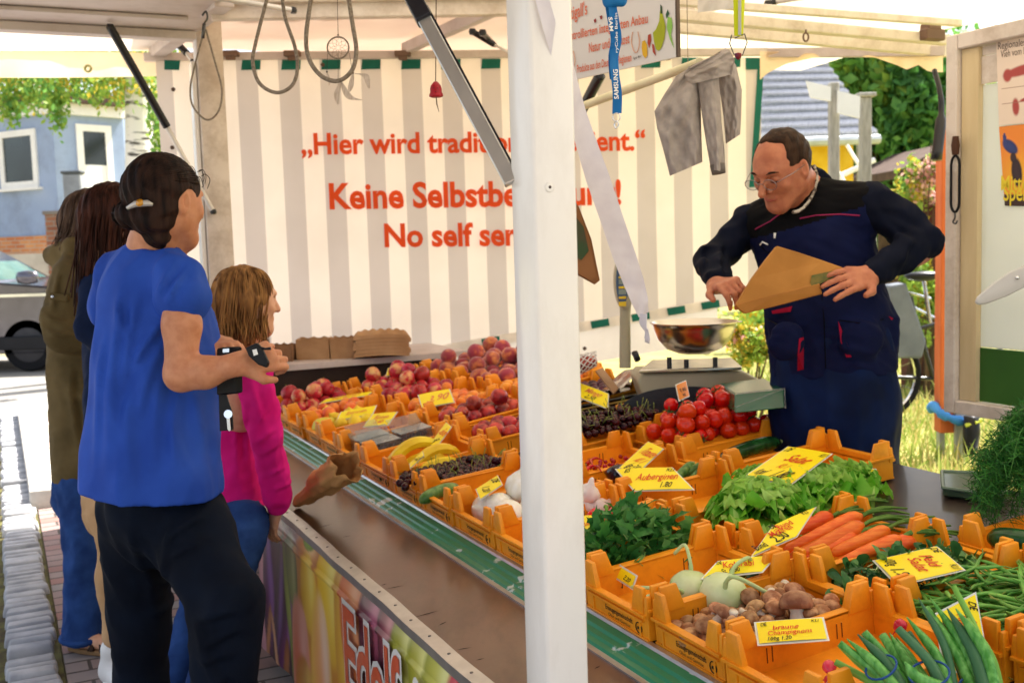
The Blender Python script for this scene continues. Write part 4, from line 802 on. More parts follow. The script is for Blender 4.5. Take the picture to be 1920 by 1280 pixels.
# back panel standing along the stall behind the seller
pa = P(1791, 400, 3.6); ps, pt_ = ist(pa); PN = -T3
def Q(px, py, n=0): return PL(px, py, st(0, pt_ - n, 0), PN)
PAN = thing('rear_panel', 'cream framed side panel with white mesh above green board at the right', 'panel', st(ps - .5, pt_, .75))
m = MB(); zT, zB = Q(1772, 75)[2], Q(1808, 772)[2]; s1_ = ps; s0_ = -1.2
stb(m, pt_ - .05, pt_ + .0, s1_ - .045, s1_, zB, zT); stb(m, pt_ - .05, pt_, s0_, s1_ - .047, zT - .05, zT); stb(m, pt_ - .05, pt_, s0_, s1_ - .047, zB, zB + .045); m.build('frame', mLac, parent=PAN, base=True, bevel=.004)
m = MB(); stb(m, pt_ - .03, pt_ + .0, s1_ - .115, s1_ - .05, zB + .047, zT - .052); m.build('batten', M('yellowish batten', 'cbb58c', 'd9c59e', rough=.7, scale=6, stretch=(3, 3, .5)), parent=PAN, base=True)
zs = Q(1850, 158)[2]; zg = Q(1850, 650)[2]
m = MB(); stb(m, pt_ - .015, pt_ - .003, s0_, s1_ - .117, zs + .09, zT - .052); stb(m, pt_ - .018, pt_ - .003, s0_, s1_ - .117, zs, zs + .087); m.build('top_board', mLac, parent=PAN, base=True)
mm_ = M('white mesh sheet', 'dfe2e2', 'e9ebea', rough=.6, lucent=.45, scale=2)
m = MB(); stb(m, pt_ - .01, pt_ - .004, s0_, s1_ - .117, zg, zs - .003); m.build('mesh_sheet', mm_, parent=PAN, base=True)
m = MB(); stb(m, pt_ - .012, pt_ - .004, s0_, s1_ - .117, zB + .047, zg - .003); m.build('green_board', M('green board', '35602a', '4a7838', rough=.35, lucent=.25, scale=2), parent=PAN, base=True)
# posters on the panel
def pq(px, py, n): return Q(px, py, n)
cv = Canvas(60, 140, 'e6d2c0')
for (x, y, rx, ry) in ((.5, .62, .42, .07), (.2, .58, .1, .09), (.75, .66, .2, .05), (.35, .2, .08, .12), (.6, .28, .2, .03), (.85, .15, .1, .08)): cv.ell(x, y, rx, ry, 'a8403a', .1, None, .3)
for k in range(14): cv.rect(.08, .1 + .03 * k, .08 + .8 * ((k * 37) % 10) / 10, .104 + .03 * k, '9a6a58') if k % 2 else None
def pquad(tl, tr, br, bl, n):
    a, b, c, d = [pq(*q, n) for q in (tl, tr, br, bl)]
    return lambda u, v: (d * (1 - u) + c * u) * (1 - v) + (a * (1 - u) + b * u) * v
po = thing('meat_poster', 'faded cream poster with dark red shapes taped high on the rear panel', 'poster', Q(1900, 235, .02)); PQ = pquad((1868, 78), (1968, 62), (1968, 226), (1873, 236), .02)
cv.sheet('sheet', PQ, Mcol('printed paper', .5, 0), po, True)
m = MB(); mbp = M('brown print', '5a4438', rough=.6); put_text(m, 'Regionales frisch', PQ(.45, .9), PQ(1, .9) - PQ(0, .9), Z3, .022, 0, width=.16); m.build('lettering', mbp, parent=po, base=True); m = MB(); put_text(m, 'Vieh vom Land', PQ(.40, .8), PQ(1, .9) - PQ(0, .9), Z3, .022, 0, width=.12); m.build('lettering', M('brown print', '5a4438', rough=.6), parent=po, base=True)
cv = Canvas(70, 130, 'e8872c'); cv.ell(.5, .35, .9, .5, 'f0b428', 0, 'e8872c', .9); cv.rect(0, .0, 1, .14, '3a2420'); cv.ell(.2, .74, .18, .09, '2b3a78', -.4, '1c2858', .2); cv.ell(.1, .82, .04, .1, '2b3a78')
for (x, y, rx, ry) in ((.3, .42, .12, .2), (.25, .6, .07, .07), (.7, .4, .14, .18), (.72, .57, .07, .07), (.95, .42, .1, .2)): cv.ell(x, y, rx, ry, '38242a', .05, '1c1218', .2)
po = thing('event_poster', 'orange and yellow event poster with a blue flag on the rear panel', 'poster', Q(1900, 385, .02)); PQ2 = pquad((1873, 238), (1968, 228), (1976, 388), (1884, 386), .016)
cv.sheet('sheet', PQ2, Mcol('printed paper', .5, 0), po, True)
m = MB(); dx = PQ2(1, .2) - PQ2(0, .2); put_text(m, 'Mittelalter', PQ2(.5, .20), dx, Z3, .045, 0, width=.2, bold=.02); m.build('lettering', M('yellow print', 'ecd23a', rough=.5), parent=po, base=True); m = MB(); put_text(m, 'Spektakel', PQ2(.52, .07), dx, Z3, .05, 0, width=.19, bold=.02); m.build('lettering', M('yellow print', 'ecd23a', rough=.5), parent=po, base=True)
sc = thing('spring_scale', 'black oval spring balance with a hook hanging on the panel batten', 'scale', Q(1791, 405, .06)); c_ = Q(1791, 345, .06); m = MB(); ex = S3
ov = [c_ + ex * .017 * math.copysign(min(1, abs(math.cos(a)) * 1.4), math.cos(a)) + Z3 * .092 * math.copysign(abs(math.sin(a)) ** .8, math.sin(a)) for a in np.linspace(0, 6.283, 28, endpoint=False)]
m.tube(ov, .0045, 8, closed=True); m.build('frame', M('black iron', '1b1b1d'), parent=sc, base=True, smooth=180)
m = MB(); m.tube(bez([c_ - Z3 * .09, c_ - Z3 * .11, c_ - Z3 * .125 + ex * .008, c_ - Z3 * .13 - ex * .004, c_ - Z3 * .12 - ex * .01], 5), .003, 6); m.build('hook', M('dull steel', '5c5c5c'), parent=sc, base=True, smooth=180)
m = MB(); m.lathe([(.011, 0), (.014, .03), (.01, .06)], 10, Matrix.Translation(c_ + Z3 * .095)); m.build('hanger', M('brown leather', '4a2c1c', rough=.6), parent=sc, base=True, smooth=60)
bl = thing('blade_paddle', 'pale grey pointed paddle blade reaching in at the right edge', 'paddle', P(1880, 570, 2.9)); m = MB()
out = [(1829, 567), (1834, 556), (1862, 531), (1895, 509), (1935, 492), (1985, 480), (1985, 512), (1935, 532), (1890, 555), (1850, 570), (1836, 572)]
m.prism([P(x, y, 2.9) for x, y in out], FW * .012); o_ = m.build('blade', M('pale grey plastic', 'bcb9b6', rough=.35, var=.04), parent=bl, base=True, bevel=.005, seg=2, smooth=50)
m = MB(); m.lathe([(.006, 0), (.004, .004), (.0005, .005)], 10, Matrix.Translation(P(1908, 521, 2.895)) @ Matrix.Rotation(math.pi / 2, 4, 'X')); m.build('rivet', mChrome, parent=o_, base=True, smooth=60)
# ================================================================== crates
mOr = M('orange crate plastic', 'f0920e', 'f4a020', rough=.42, scale=3, spec=.45, bump=.10, bscale=90, bdist=.001, rand=.07, lucent=.06, grime=.28, gscale=16, gcol=(.55, .42, .28))
mInk = M('black ink', '1a120c', rough=.6, var=.02); mSlot = M('dark slot', '4a2408', rough=.9)
LS, WT, HP = .245, .345, .112
def crate_proto():
    t = thing('produce_crate', 'orange plastic produce crate', 'crate')
    m = MB(); w_ = .007
    m.box((WT / 2, LS / 2, .004), (WT - .004, LS - .004, .006))
    for y in (w_ / 2, LS - w_ / 2):                               # long side walls
        m.box((WT / 2, y, .035), (WT, w_, .064)); m.box((WT / 2, y + (-.003 if y < .1 else .003), .0655), (WT, w_ + .006, .006))
    for x in (w_ / 2, WT - w_ / 2):                               # short ends, lower, with two ledges
        sgn = -1 if x < .1 else 1
        m.box((x, LS / 2, .0275), (w_, LS - 2 * w_ - .001, .049)); m.box((x + sgn * .005, LS / 2, .054), (w_ + .010, LS - .002, .006)); m.box((x + sgn * .003, LS / 2, .040), (w_ + .006, LS - .03, .0045))
        m.box((x + sgn * .002, LS / 2, .003), (w_ + .004, LS - .004, .006))
        for y in (.03, LS - .03): m.box((x + sgn * .0035, y, .022), (.006, .006, .034))
    for y in (-.0047, LS + .0047, w_ + .0005, LS - w_ - .0005):
        for x in (.085, .097, WT - .085, WT - .097): m.box((x, y if .0 < y < LS else (y + .0047 if y < 0 else y - .0047), .036), (.0035, .0012, .03), mi=1)
    m.build('body', [mOr, mSlot], t, bevel=.0012, smooth=30)
    for ix, iy in ((0, 0), (1, 0), (0, 1), (1, 1)):               # corner posts: two tapered tabs with a hollow between
        m = MB(); fx = lambda x: x if ix == 0 else WT - x; fy = lambda y: y if iy == 0 else LS - y
        def slab(x0, x1, X0, X1, y0, y1, Y0, Y1, z0, z1): m.hexa([(fx(x0), fy(y0), z0), (fx(x1), fy(y0), z0), (fx(x1), fy(y1), z0), (fx(x0), fy(y1), z0), (fx(X0), fy(Y0), z1), (fx(X1), fy(Y0), z1), (fx(X1), fy(Y1), z1), (fx(X0), fy(Y1), z1)])
        slab(.012, .068, .014, .052, -.003, .011, -.001, .009, .060, HP)
        slab(-.005, .008, -.003, .007, .010, .056, .010, .040, .050, HP - .004)
        slab(-.004, .012, -.001, .012, -.003, .010, 0, .009, .050, HP - .02)
        m.build('corner_post', mOr, t, bevel=.002, seg=2, smooth=30)
    m = MB(); put_text(m, 'Erzeugergemeinschaft', (-.0006, LS * .46, .021), (0, -1, 0), (0, 0, 1), .0105, width=.105, bold=.02)
    m.build('lettering', mInk, t); m = MB(); put_text(m, 'Obst und Gemüse', (-.0006, LS * .46, .009), (0, -1, 0), (0, 0, 1), .007, width=.085)
    m.build('lettering', mInk, t); m = MB(); c_ = np.array([-.0012, LS * .15, .020]); m.tube([c_ + [0, .011 * math.cos(a), .011 * math.sin(a)] for a in np.linspace(0, 6.283, 18, endpoint=False)], .0012, 4, closed=True)
    m.add([c_ + [-.0003, y, z] for y, z in ((-.006, -.003), (.006, -.003), (.004, .003), (-.004, .003))], [(0, 1, 2, 3)])
    m.build('logo', mInk, t); return t
CR = {}
_crate = crate_proto(); _used = False
def crate(key, s0, s1, row, label, wscale=1.0, lift=0.0, t0=None):
    global _used
    t0 = t0 or {'A': 0.0, 'B': .362, 'C': .735}[row]; sc_ = (s1 - s0 - .004) / LS; k = tilt((s0 + s1) / 2); X = nrm(T3 + k * Z3); Z = np.cross(X, S3)
    loc = st(s0 + .002, t0 + R2.uniform(-.006, .006), dz((s0 + s1) / 2, t0) + .001 + lift); Rm = Matrix(((X[0], S3[0], Z[0]), (X[1], S3[1], Z[1]), (X[2], S3[2], Z[2])))
    Rm = Rm @ Matrix.Rotation(R2.uniform(-.012, .012), 3, 'Z'); e = Rm.to_euler()
    if not _used: o = _crate; _used = True; o.location = loc; o.rotation_euler = e; o.scale = (wscale, sc_, 1); o['label'] = label; o['group'] = 'orange produce crates on the display'
    else: o = cp(_crate, loc, e, label, 'orange produce crates on the display', (wscale, sc_, 1))
    CR[key] = (np.array(loc), np.array(Rm), WT * wscale, LS * sc_); return o
R2 = random.Random(12)
for a in (('A0', -.235, .022, 'A', 'orange crate holding spring onions and radishes, nearest in the front row'), ('A1', .026, .252, 'A', 'orange crate filled with brown mushrooms'), ('A2', .256, .505, 'A', 'orange crate holding pale green kohlrabi'),
          ('A3', .51, .745, 'A', 'orange crate piled with dark green rocket leaves'), ('A4', .75, .985, 'A', 'orange crate with red and yellow bell peppers beside the white post'), ('A5', .99, 1.25, 'A', 'orange crate holding large white onions'),
          ('A6', 1.254, 1.505, 'A', 'orange crate with a green courgette between cherries and onions'), ('A7', 1.51, 1.755, 'A', 'orange crate heaped with dark cherries left of the white post'), ('A8', 1.76, 2.055, 'A', 'orange crate with yellow bananas'),
          ('A9', 2.06, 2.33, 'A', 'orange crate with clear plastic berry punnets'), ('A10', 2.334, 2.6, 'A', 'orange crate holding redcurrants beside the plastic punnets'), ('A11', 2.604, 2.86, 'A', 'orange crate with lemons and yellow price cards'), ('A12', 2.864, 3.11, 'A', 'orange crate with apricots and a green pear at the front edge'),
          ('A13', 3.114, 3.40, 'A', 'orange crate of pink apples at the far front corner'),
          ('B8', -.53, -.268, 'B', 'orange crate at the lower right corner behind the beans, mostly cut off'), ('B0', -.262, -.012, 'B', 'orange crate heaped with green beans'), ('B1', -.008, .216, 'B', "orange crate of lamb's lettuce under its yellow card"), ('B2', .22, .45, 'B', 'orange crate holding bunched carrots'),
          ('B3', .455, .71, 'B', 'orange crate overflowing with green lettuce heads'), ('B4', .715, .98, 'B', 'orange crate with an aubergine and courgettes'), ('B5', .985, 1.245, 'B', 'orange crate with red chilli peppers right of the white post'),
          ('B6', 1.25, 1.5, 'B', 'orange crate of redcurrants just left of the white post'), ('B9', 1.825, 2.12, 'B', 'orange crate of dark nectarines with a yellow card'),
          ('B10', 2.125, 2.42, 'B', 'orange crate of red nectarines in the middle of the fruit'), ('B11', 2.425, 2.74, 'B', 'orange crate of apricots in the second row'), ('B12', 2.745, 3.06, 'B', 'orange crate of red apples in the second row'), ('B13', 3.065, 3.40, 'B', 'orange crate of red apples at the far end of the second row'),
          ('C0', -.12, .165, 'C', 'orange crate of cucumbers at the right edge'), ('C1', .745, 1.01, 'C', 'orange crate with yellow cards at the end of the back row', 1.15), ('C8', 1.014, 1.246, 'C', 'orange crate with a long cucumber between the tomatoes and the lettuce card', 1.15), ('C2', 1.25, 1.53, 'C', 'orange crate heaped with red tomatoes', 1.12, 0.0, .785), ('C3', 1.536, 1.80, 'C', 'orange crate heaped with dark cherries right of the white post', 1.2, 0.0, .52),
          ('C4', 1.98, 2.30, 'C', 'orange crate of plums hidden behind the white post', 1.15), ('C5', 2.305, 2.63, 'C', 'orange crate of bright apricots in the back row', 1.15), ('C6', 2.635, 2.99, 'C', 'orange crate of peaches in the back row', 1.15), ('C7', 2.995, 3.40, 'C', 'orange crate of peaches at the far back corner', 1.15)):
    crate(*a)
def inC(key, x, y, z): L, Rm, W_, L_ = CR[key]; return L + Rm @ np.array([x, y, z])
def heap(key, n, r, seed, mound=0.0, x0=.02, x1=None, y0=.014, y1=None, base=.008, tight=.93, jit=.18, zs=1.45):
    L, Rm, W_, L_ = CR[key]; q = np.random.RandomState(seed); x1 = W_ - .02 if x1 is None else x1; y1 = L_ - .014 if y1 is None else y1; out = []; k = 0
    while len(out) < n and k < 9:
        ins = r + k * r * (.75 - .5 * mound); a0, a1, b0, b1 = x0 + ins, x1 - ins, y0 + ins, y1 - ins
        if a1 < a0: a0 = a1 = (a0 + a1) / 2
        if b1 < b0: b0 = b1 = (b0 + b1) / 2
        row = 0; y = b0; pts = []
        while y <= b1 + 1e-6:
            x = a0 + (row % 2) * r * tight
            while x <= a1 + 1e-6: pts.append((x, y)); x += 2 * r * tight
            y += 1.74 * r * tight; row += 1
        q.shuffle(pts)
        for x, y in pts[:max(0, n - len(out))]: out.append(L + Rm @ np.array([x + q.normal() * r * jit, y + q.normal() * r * jit, base + r + k * r * zs + q.uniform(-.1, .1) * r]))
        k += 1
    return out
# ------------------------------------------------------------------ fruit and vegetables
def Mfruit(name, c1, c2, c3=None, rough=.35, coat=0, rand=.12, hue=.01, scale=25, lo=.4, hi=.62, sheen=0, spec=.35, bump=.05, sss=.1, stretch=(1, 1, 1)):
    coat *= .3
    return M(name, c1, c2, rough=rough, coat=coat, rand=rand, hue=hue, scale=scale, lo=lo, hi=hi, sheen=sheen, spec=spec, bump=bump, bscale=300, bdist=.0006, sss=sss, stretch=stretch)
mCher = Mfruit('cherry skin', '24040a', '430811', rough=.22, rand=.4, spec=.35, sss=0); mStem = M('green stem', '7f8c3a', '98a04e', rough=.6); mTom = Mfruit('tomato skin', 'c41c06', 'd82c0e', rough=.2, spec=.4, rand=.1, hue=.006, sss=.05)
mCal = M('dark calyx', '35512a', '4a6a36', rough=.7); mAppl = Mfruit('apple skin', 'bc2c3c', 'e0b070', rough=.25, coat=.25, lo=.48, hi=.72, scale=30, rand=.12); mAppl2 = Mfruit('red apple skin', '8e0f1e', 'b8303a', rough=.2, coat=.3, scale=30)
mPeach = Mfruit('peach skin', '94303a', 'e08a4c', rough=.7, sheen=.4, scale=22, lo=.45, hi=.7, rand=.14); mNect = Mfruit('nectarine skin', '74141c', 'c8483a', rough=.25, coat=.2, scale=22); mApri = Mfruit('apricot skin', 'e0781a', 'ea9a30', rough=.55, sheen=.2, scale=24, rand=.08)
mApri2 = Mfruit('ruddy apricot skin', 'd85a1e', 'e88a34', rough=.55, sheen=.2, scale=24, rand=.1); mPlum = Mfruit('plum skin', '321420', '5a2236', rough=.4); mLem = Mfruit('lemon skin', 'e6c41e', 'f0d63a', rough=.4, rand=.06); mPear = Mfruit('pear skin', 'a9b83a', 'c4c650', rough=.45)
mMush = Mfruit('mushroom cap', '8a5836', 'bd8f66', rough=.6, scale=60, rand=.28, bump=.15); mMushW = M('mushroom stem', 'e6dccb', 'd2bfa6', rough=.7, scale=60, sss=.1)
mOni = Mfruit('white onion skin', 'e9e4d4', 'f2efe6', rough=.3, coat=.2, scale=30, rand=.04, stretch=(3, 3, .5)); mGarl = Mfruit('garlic skin', 'e6dcd2', 'c9a9a0', rough=.5, scale=20, rand=.05, lo=.5, hi=.8); mKoh = Mfruit('kohlrabi skin', 'bccb8c', 'd6dfae', rough=.4, scale=14, rand=.04)
mCarr = Mfruit('carrot skin', 'dd5f14', 'ea7a2a', rough=.45, scale=30, rand=.08, stretch=(1, 1, 6), bump=.15); mCuc = Mfruit('cucumber skin', '123a1a', '24562a', rough=.25, coat=.3, scale=40, rand=.1, stretch=(1, 1, .3), bump=.2); mCourg = Mfruit('courgette skin', '3f6b2c', '6e9448', rough=.3, coat=.2, scale=60, rand=.1, stretch=(1, 1, .2))
mAub = Mfruit('aubergine skin', '120a18', '1e1024', rough=.1, coat=.8, rand=.1); mBan = Mfruit('banana skin', 'd9b414', 'e8cc2a', rough=.4, scale=10, rand=.04); mBeanG = Mfruit('bean skin', '4f8a30', '74aa48', rough=.4, rand=.22, hue=.012, scale=20)
mPepR = Mfruit('red pepper skin', 'c8190c', 'de2a12', rough=.1, coat=.7); mPepY = Mfruit('yellow pepper skin', 'eaa80c', 'f2bc1c', rough=.1, coat=.7); mRad = Mfruit('radish skin', 'c2183c', 'd83a5c', rough=.25, coat=.3)
def sphere_prof(r, n=9, top=.12, bot=.05, sq=1.0):
    o = []
    for i in range(n + 1):
        a = -math.pi / 2 + math.pi * i / n; z = math.sin(a) * r * sq; rr_ = max(.0004, math.cos(a) * r)
        if i == n: z -= r * top * 1.2
        elif i == n - 1: z -= r * top * .25
        if i == 0: z += r * bot
        o.append((rr_, z))
    return o
def proto(name, prof, mat, n=14, mod=None, label='x', cat='fruit', stem=None, parts=()):
    m = MB(); m.lathe(prof, n, None, 0, mod); o = m.build(name, mat, smooth=180)
    if stem: s_ = MB(); s_.tube([np.array(p) for p in stem[0]], stem[1], 5); s_.build('stem', stem[2], o, smooth=180)
    tag(o, label, cat); return o
PROTO = []
def scatter(pr, pts, label, group, seed, rs=(.9, 1.1), upright=False, keep=None):
    q = random.Random(seed); PROTO.append(pr); out = []
    for p in pts:
        e = Matrix.Rotation(q.uniform(0, 6.28), 3, 'Z') @ Matrix.Rotation(q.uniform(-.5, .5) if upright else q.uniform(-2.2, 2.2), 3, 'X') @ Matrix.Rotation(q.uniform(0, 6.28), 3, 'Z')
        out.append(cp(pr, p, e.to_euler(), label, group, q.uniform(*rs)))
    return out
# cherries in two crates
pC = [proto('cherry', sphere_prof(.0128, 8, .25, .05, .95), mCher, 12, cat='cherry', stem=([(0, 0, .010), (.004 * k, .003, .024), (.012 * k, .004 * k, .046)], [.0009, .0008, .0013], mStem)) for k in (1, -1)] + [proto('cherry', sphere_prof(.0125, 8, .25, .05, .95), mCher, 12, cat='cherry')]
ch1 = heap('A7', 130, .0128, 1, .35, x0=.012, y0=.012, base=.045); ch2 = heap('C3', 220, .0142, 2, .35, x0=.0, y0=.0, base=.08)
for nm, pts, lb, gr in (('a', ch1, 'glossy dark red cherry in the front row crate left of the white post', 'cherries in the front row crate'), ('b', ch2, 'glossy dark red cherry in the back row crate right of the white post', 'cherries in the back row crate')):
    for k in range(3): scatter(pC[k], pts[k::3], lb, gr, 5 + k, (.88, 1.14))
ch3 = [DP(x, y, .075) for x, y in ((756, 896), (765, 903), (774, 893), (782, 905), (760, 912), (750, 905))]
scatter(pC[2], ch3, 'dark cherry that slipped to the front edge of its crate', 'cherries at the front edge of the crate', 9)
# tomatoes
pT = proto('tomato', sphere_prof(.0275, 11, .16, .05, .93), mTom, 20, cat='tomato'); pT2 = proto('tomato', sphere_prof(.0275, 11, .16, .05, .93), mTom, 20, cat='tomato')
m = MB()
for k in range(5): a = k * 1.2566; m.tube([(0, 0, .022), (.011 * math.cos(a), .011 * math.sin(a), .027), (.023 * math.cos(a), .023 * math.sin(a), .023 + .005 * (k % 2))], [.0022, .002, .0006], 5)
m.tube([(0, 0, .022), (.002, 0, .032), (.008, .002, .04)], .0014, 5); m.build('calyx', mCal, pT2, smooth=180)
tp = heap('C2', 68, .0275, 3, .5, x0=.002, y0=.002, base=.062, zs=1.5)
tl, tg_ = 'shiny round red vine tomato in the heaped tomato crate', 'tomatoes in the back row crate'
scatter(pT, tp[::2], tl, tg_, 11, (.85, 1.1)); scatter(pT2, tp[1::2], tl, tg_, 12, (.85, 1.1))
# stone fruit and apples further off
def fill(name, key, n, r, mat, seed, label, group, mound=.3, sq=.95, cat=None, mats=None, **k_):
    pts = heap(key, n, r, seed, mound, base=.04 if r < .03 else .035, **k_)
    for i, mt in enumerate(mats or [mat]):
        pr = proto(name, sphere_prof(r, 9, .2, .06, sq), mt, 14, cat=cat or name, mod=lambda a, u: 1 + .03 * math.sin(a) - (.05 * math.exp(-((a - 3.1) * 4) ** 2)), stem=([(0, 0, r * .75), (.003, .001, r * 1.05)], .0012, mStem) if name in ('apple', 'pear') else None)
        scatter(pr, pts[i::len(mats or [mat])], label, group, seed + i, (.9, 1.1))
fill('apple', 'A13', 20, .037, None, 21, 'pink striped apple in the far front crate', 'apples in the far front crate', mats=[mAppl, mAppl2])
fill('apple', 'B13', 18, .038, None, 22, 'red apple in the farthest crate of the second row', 'apples in the farthest second row crate', mats=[mAppl, mAppl2])
fill('apple', 'B12', 16, .038, None, 23, 'large red apple in the second row beside a yellow card', 'apples in the second row beside the apricots', mats=[mAppl2, mAppl2, mAppl])
fill('apricot', 'B11', 34, .025, None, 24, 'orange apricot in the middle of the second row', 'apricots in the second row', mats=[mApri, mApri2], mound=.5)
fill('nectarine', 'B10', 20, .032, mNect, 25, 'dark red nectarine in the second row beside apricots', 'nectarines beside the apricots', mound=.4)
fill('nectarine', 'B9', 16, .032, mNect, 26, 'dark nectarine behind the yellow card with red figures', 'nectarines behind the yellow card', mound=.4, cat='nectarine')
fill('peach', 'C7', 24, .040, mPeach, 27, 'dusky peach heaped in the far back corner crate', 'peaches in the far back corner crate', mound=.5)
fill('peach', 'C6', 22, .040, mPeach, 28, 'ruddy peach heaped in the back row crate', 'peaches in the back row crate', mound=.5)
fill('apricot', 'C5', 34, .026, mApri, 29, 'bright orange apricot next to the white post', 'apricots next to the white post', mound=.5)
fill('plum', 'C4', 26, .024, mPlum, 30, 'dark purple plum behind the white post', 'plums behind the white post', mound=.4)
fill('apricot', 'A12', 14, .027, mApri2, 31, 'ruddy apricot in the front row crate with a green pear', 'apricots in the front row crate', x0=.05, mound=.2)
def pear(p, e, label, mat, r=.034, name='pear', cat='pear', group=None):
    m = MB(); m.lathe([(.001, -r * .95), (r * .6, -r * .85), (r * .95, -r * .35), (r, .1 * r), (r * .82, r * .75), (r * .5, r * 1.35), (r * .3, r * 1.8), (.002, r * 1.9)], 16); o = m.build(name, mat, smooth=180); o.location = p; o.rotation_euler = e
    s_ = MB(); s_.tube([(0, 0, r * 1.85), (.003, 0, r * 2.3)], .0015, 5); s_.build('stem', mStem, o); return tag(o, label, cat, group)
pear(DP(594, 752, .075, 3), (1.3, .2, .4), 'green pear lying at the edge of the apricot crate', mPear)
pear(DP(602, 800, .06, 2.7), (1.2, .5, 2.2), 'large yellow green pear at the front of the lemon crate', M('pear skin yellow', 'd2c63a', 'e0d452', rough=.4), .036)
plm = [DP(x, y, .06, 2.7) for x, y in ((615, 775), (640, 795), (668, 795), (655, 780), (630, 785), (690, 790), (672, 775))]
m = MB(); m.lathe([(.001, -.038), (.008, -.034), (.022, -.024), (.028, -.006), (.028, .008), (.021, .025), (.008, .034), (.003, .040), (.001, .041)], 16); pl_ = m.build('lemon', mLem, smooth=180); tag(pl_, 'x', 'lemon')
scatter(pl_, plm, 'yellow lemon under the price cards', 'lemons under the price cards', 33)
# redcurrants, punnets
pr = proto('redcurrant', sphere_prof(.006, 6, .1, .05), Mfruit('currant skin', '8e0a14', 'b01620', rough=.15, coat=.5), 8, cat='currant')
scatter(pr, heap('B6', 44, .0085, 41, .2, base=.03), 'tiny red currant in the crate just left of the white post', 'currants just left of the white post', 42, (1, 1.5))
scatter(pr, heap('A10', 40, .009, 43, .2, base=.02), 'tiny red currant in the crate behind the plastic punnets', 'currants behind the plastic punnets', 44, (1.1, 1.6))
mClr = M('clear plastic', 'dfe6e8', rough=.08, trans=.92, ior=1.25, spec=.6, var=.02)
for i, (x, y, lb) in enumerate(((.1, .07, 'clear plastic punnet of dark berries nearest the counter edge'), (.1, .19, 'clear plastic punnet of blackberries behind the first punnet'), (.24, .12, 'clear plastic punnet of grapes at the back of its crate'))):
    c_ = inC('A9', x, y, .035); t = thing('berry_punnet', lb, 'punnet', c_, Matrix(CR['A9'][1]).to_euler(), 'plastic punnets in one crate'); m = MB()
    for (px_, py_, sx, sy) in ((-.058, 0, .002, .1), (.058, 0, .002, .1), (0, -.05, .118, .002), (0, .05, .118, .002)): m.box((px_, py_, .025), (sx, sy, .05))
    m.box((0, 0, 0), (.116, .098, .002)); m.box((0, 0, .052), (.124, .106, .004)); m.build('tray', mClr, t, bevel=.0008)
    m = MB(); m.hexa([(-.06, .052, .054), (.06, .052, .054), (.06, .055, .054), (-.06, .055, .054), (-.06, .095, .085), (.06, .095, .085), (.06, .098, .085), (-.06, .098, .085)]); m.build('lid', mClr, t)
    m = MB(); q = random.Random(i)
    for k in range(30): m.lathe(sphere_prof(.011, 5), 8, Matrix.Translation((q.uniform(-.047, .047), q.uniform(-.04, .04), q.uniform(.014, .04))))
    o = m.build('berries', Mfruit('berry skin', '2a1020', '4a1c34', rough=.4), t, smooth=180); o['kind'] = 'stuff'
# bananas: a hand of fingers, each its own fruit
def banana(p0, p1, up, lab, r=.019, bow=.055):
    p0, p1 = np.asarray(p0), np.asarray(p1); d = nrm(p1 - p0); u = nrm(np.asarray(up, float) - d * np.dot(up, d)); pts = []; rr_ = []
    for i in range(15): v = i / 14; pts.append(p0 + (p1 - p0) * v + u * bow * (4 * v * (1 - v)) ** .9); rr_.append(r * (.32 if i == 0 else .36 if i == 1 else min(1, .5 + v * 4) * (1 if v < .82 else max(.3, 1 - (v - .82) * 4))))
    m = MB(); m.tube(pts, rr_, 7); o = m.build('banana', mBan, smooth=50, top=True); tag(o, lab, 'banana', 'bananas in one crate')
    L = np.array(o.location); m = MB(); m.tube([p0 - d * .02 - u * .006, p0 + d * .004], [.0055, .0065], 6); m.lathe([(.004, 0), (.003, .004)], 6, Matrix.Translation(p1)); m.build('tip', M('banana tip', '6a5a1e', '4a3c18', rough=.7), o, base=True)
bD = lambda x, y, h: DP(x, y, h, 1.9)
banana(bD(722, 892, .03), bD(835, 848, .05), (0, -.2, 1), 'topmost banana of the bunch, arching at the back', .021, .075)
banana(bD(770, 890, .03), bD(865, 855, .045), (0, -.2, 1), 'banana in front with brown freckles on top', .02, .055)
banana(bD(745, 895, .02), bD(845, 868, .04), (0, -.2, 1), 'middle banana lying between two others', .019, .045)
banana(bD(765, 905, .02), bD(872, 872, .03), (0, -.2, 1), 'lowest banana against the cherries', .019, .035)
# onions, garlic
mb_ = [(.002, -.040), (.014, -.038), (.036, -.024), (.045, 0), (.040, .020), (.022, .036), (.010, .045), (.006, .060), (.002, .066)]
pr = proto('white_onion', mb_, mOni, 20, cat='onion'); PROTO.append(pr); q = random.Random(8)
for i, (x, y, z, s_, lb) in enumerate(((.075, .06, .06, 1.0, 'pale white onion at the front corner of the onion crate'), (.09, .15, .06, .95, 'white onion behind the front one, half hidden by a post'), (.16, .06, .065, 1.05, 'large white onion beside the yellow card'), (.17, .16, .10, 1.1, 'white onion on top of the heap with a torn skin'), (.25, .12, .07, 1.0, 'white onion deep in the crate next to the post'), (.07, .2, .05, .9, 'small white onion under the card'))):
    cp(pr, inC('A5', x, y, z), (q.uniform(-1.2, 1.2), q.uniform(-1.2, 1.2), q.uniform(0, 6)), lb, 'onions in one crate', s_)
gp = [(.002, -.022), (.014, -.021), (.027, -.010), (.029, .004), (.020, .018), (.009, .027), (.006, .042), (.003, .047)]
pr = proto('garlic_bulb', gp, mGarl, 24, mod=lambda a, u: 1 + .08 * abs(math.sin(a * 4)) * math.sin(u * 3.14), cat='garlic'); PROTO.append(pr)
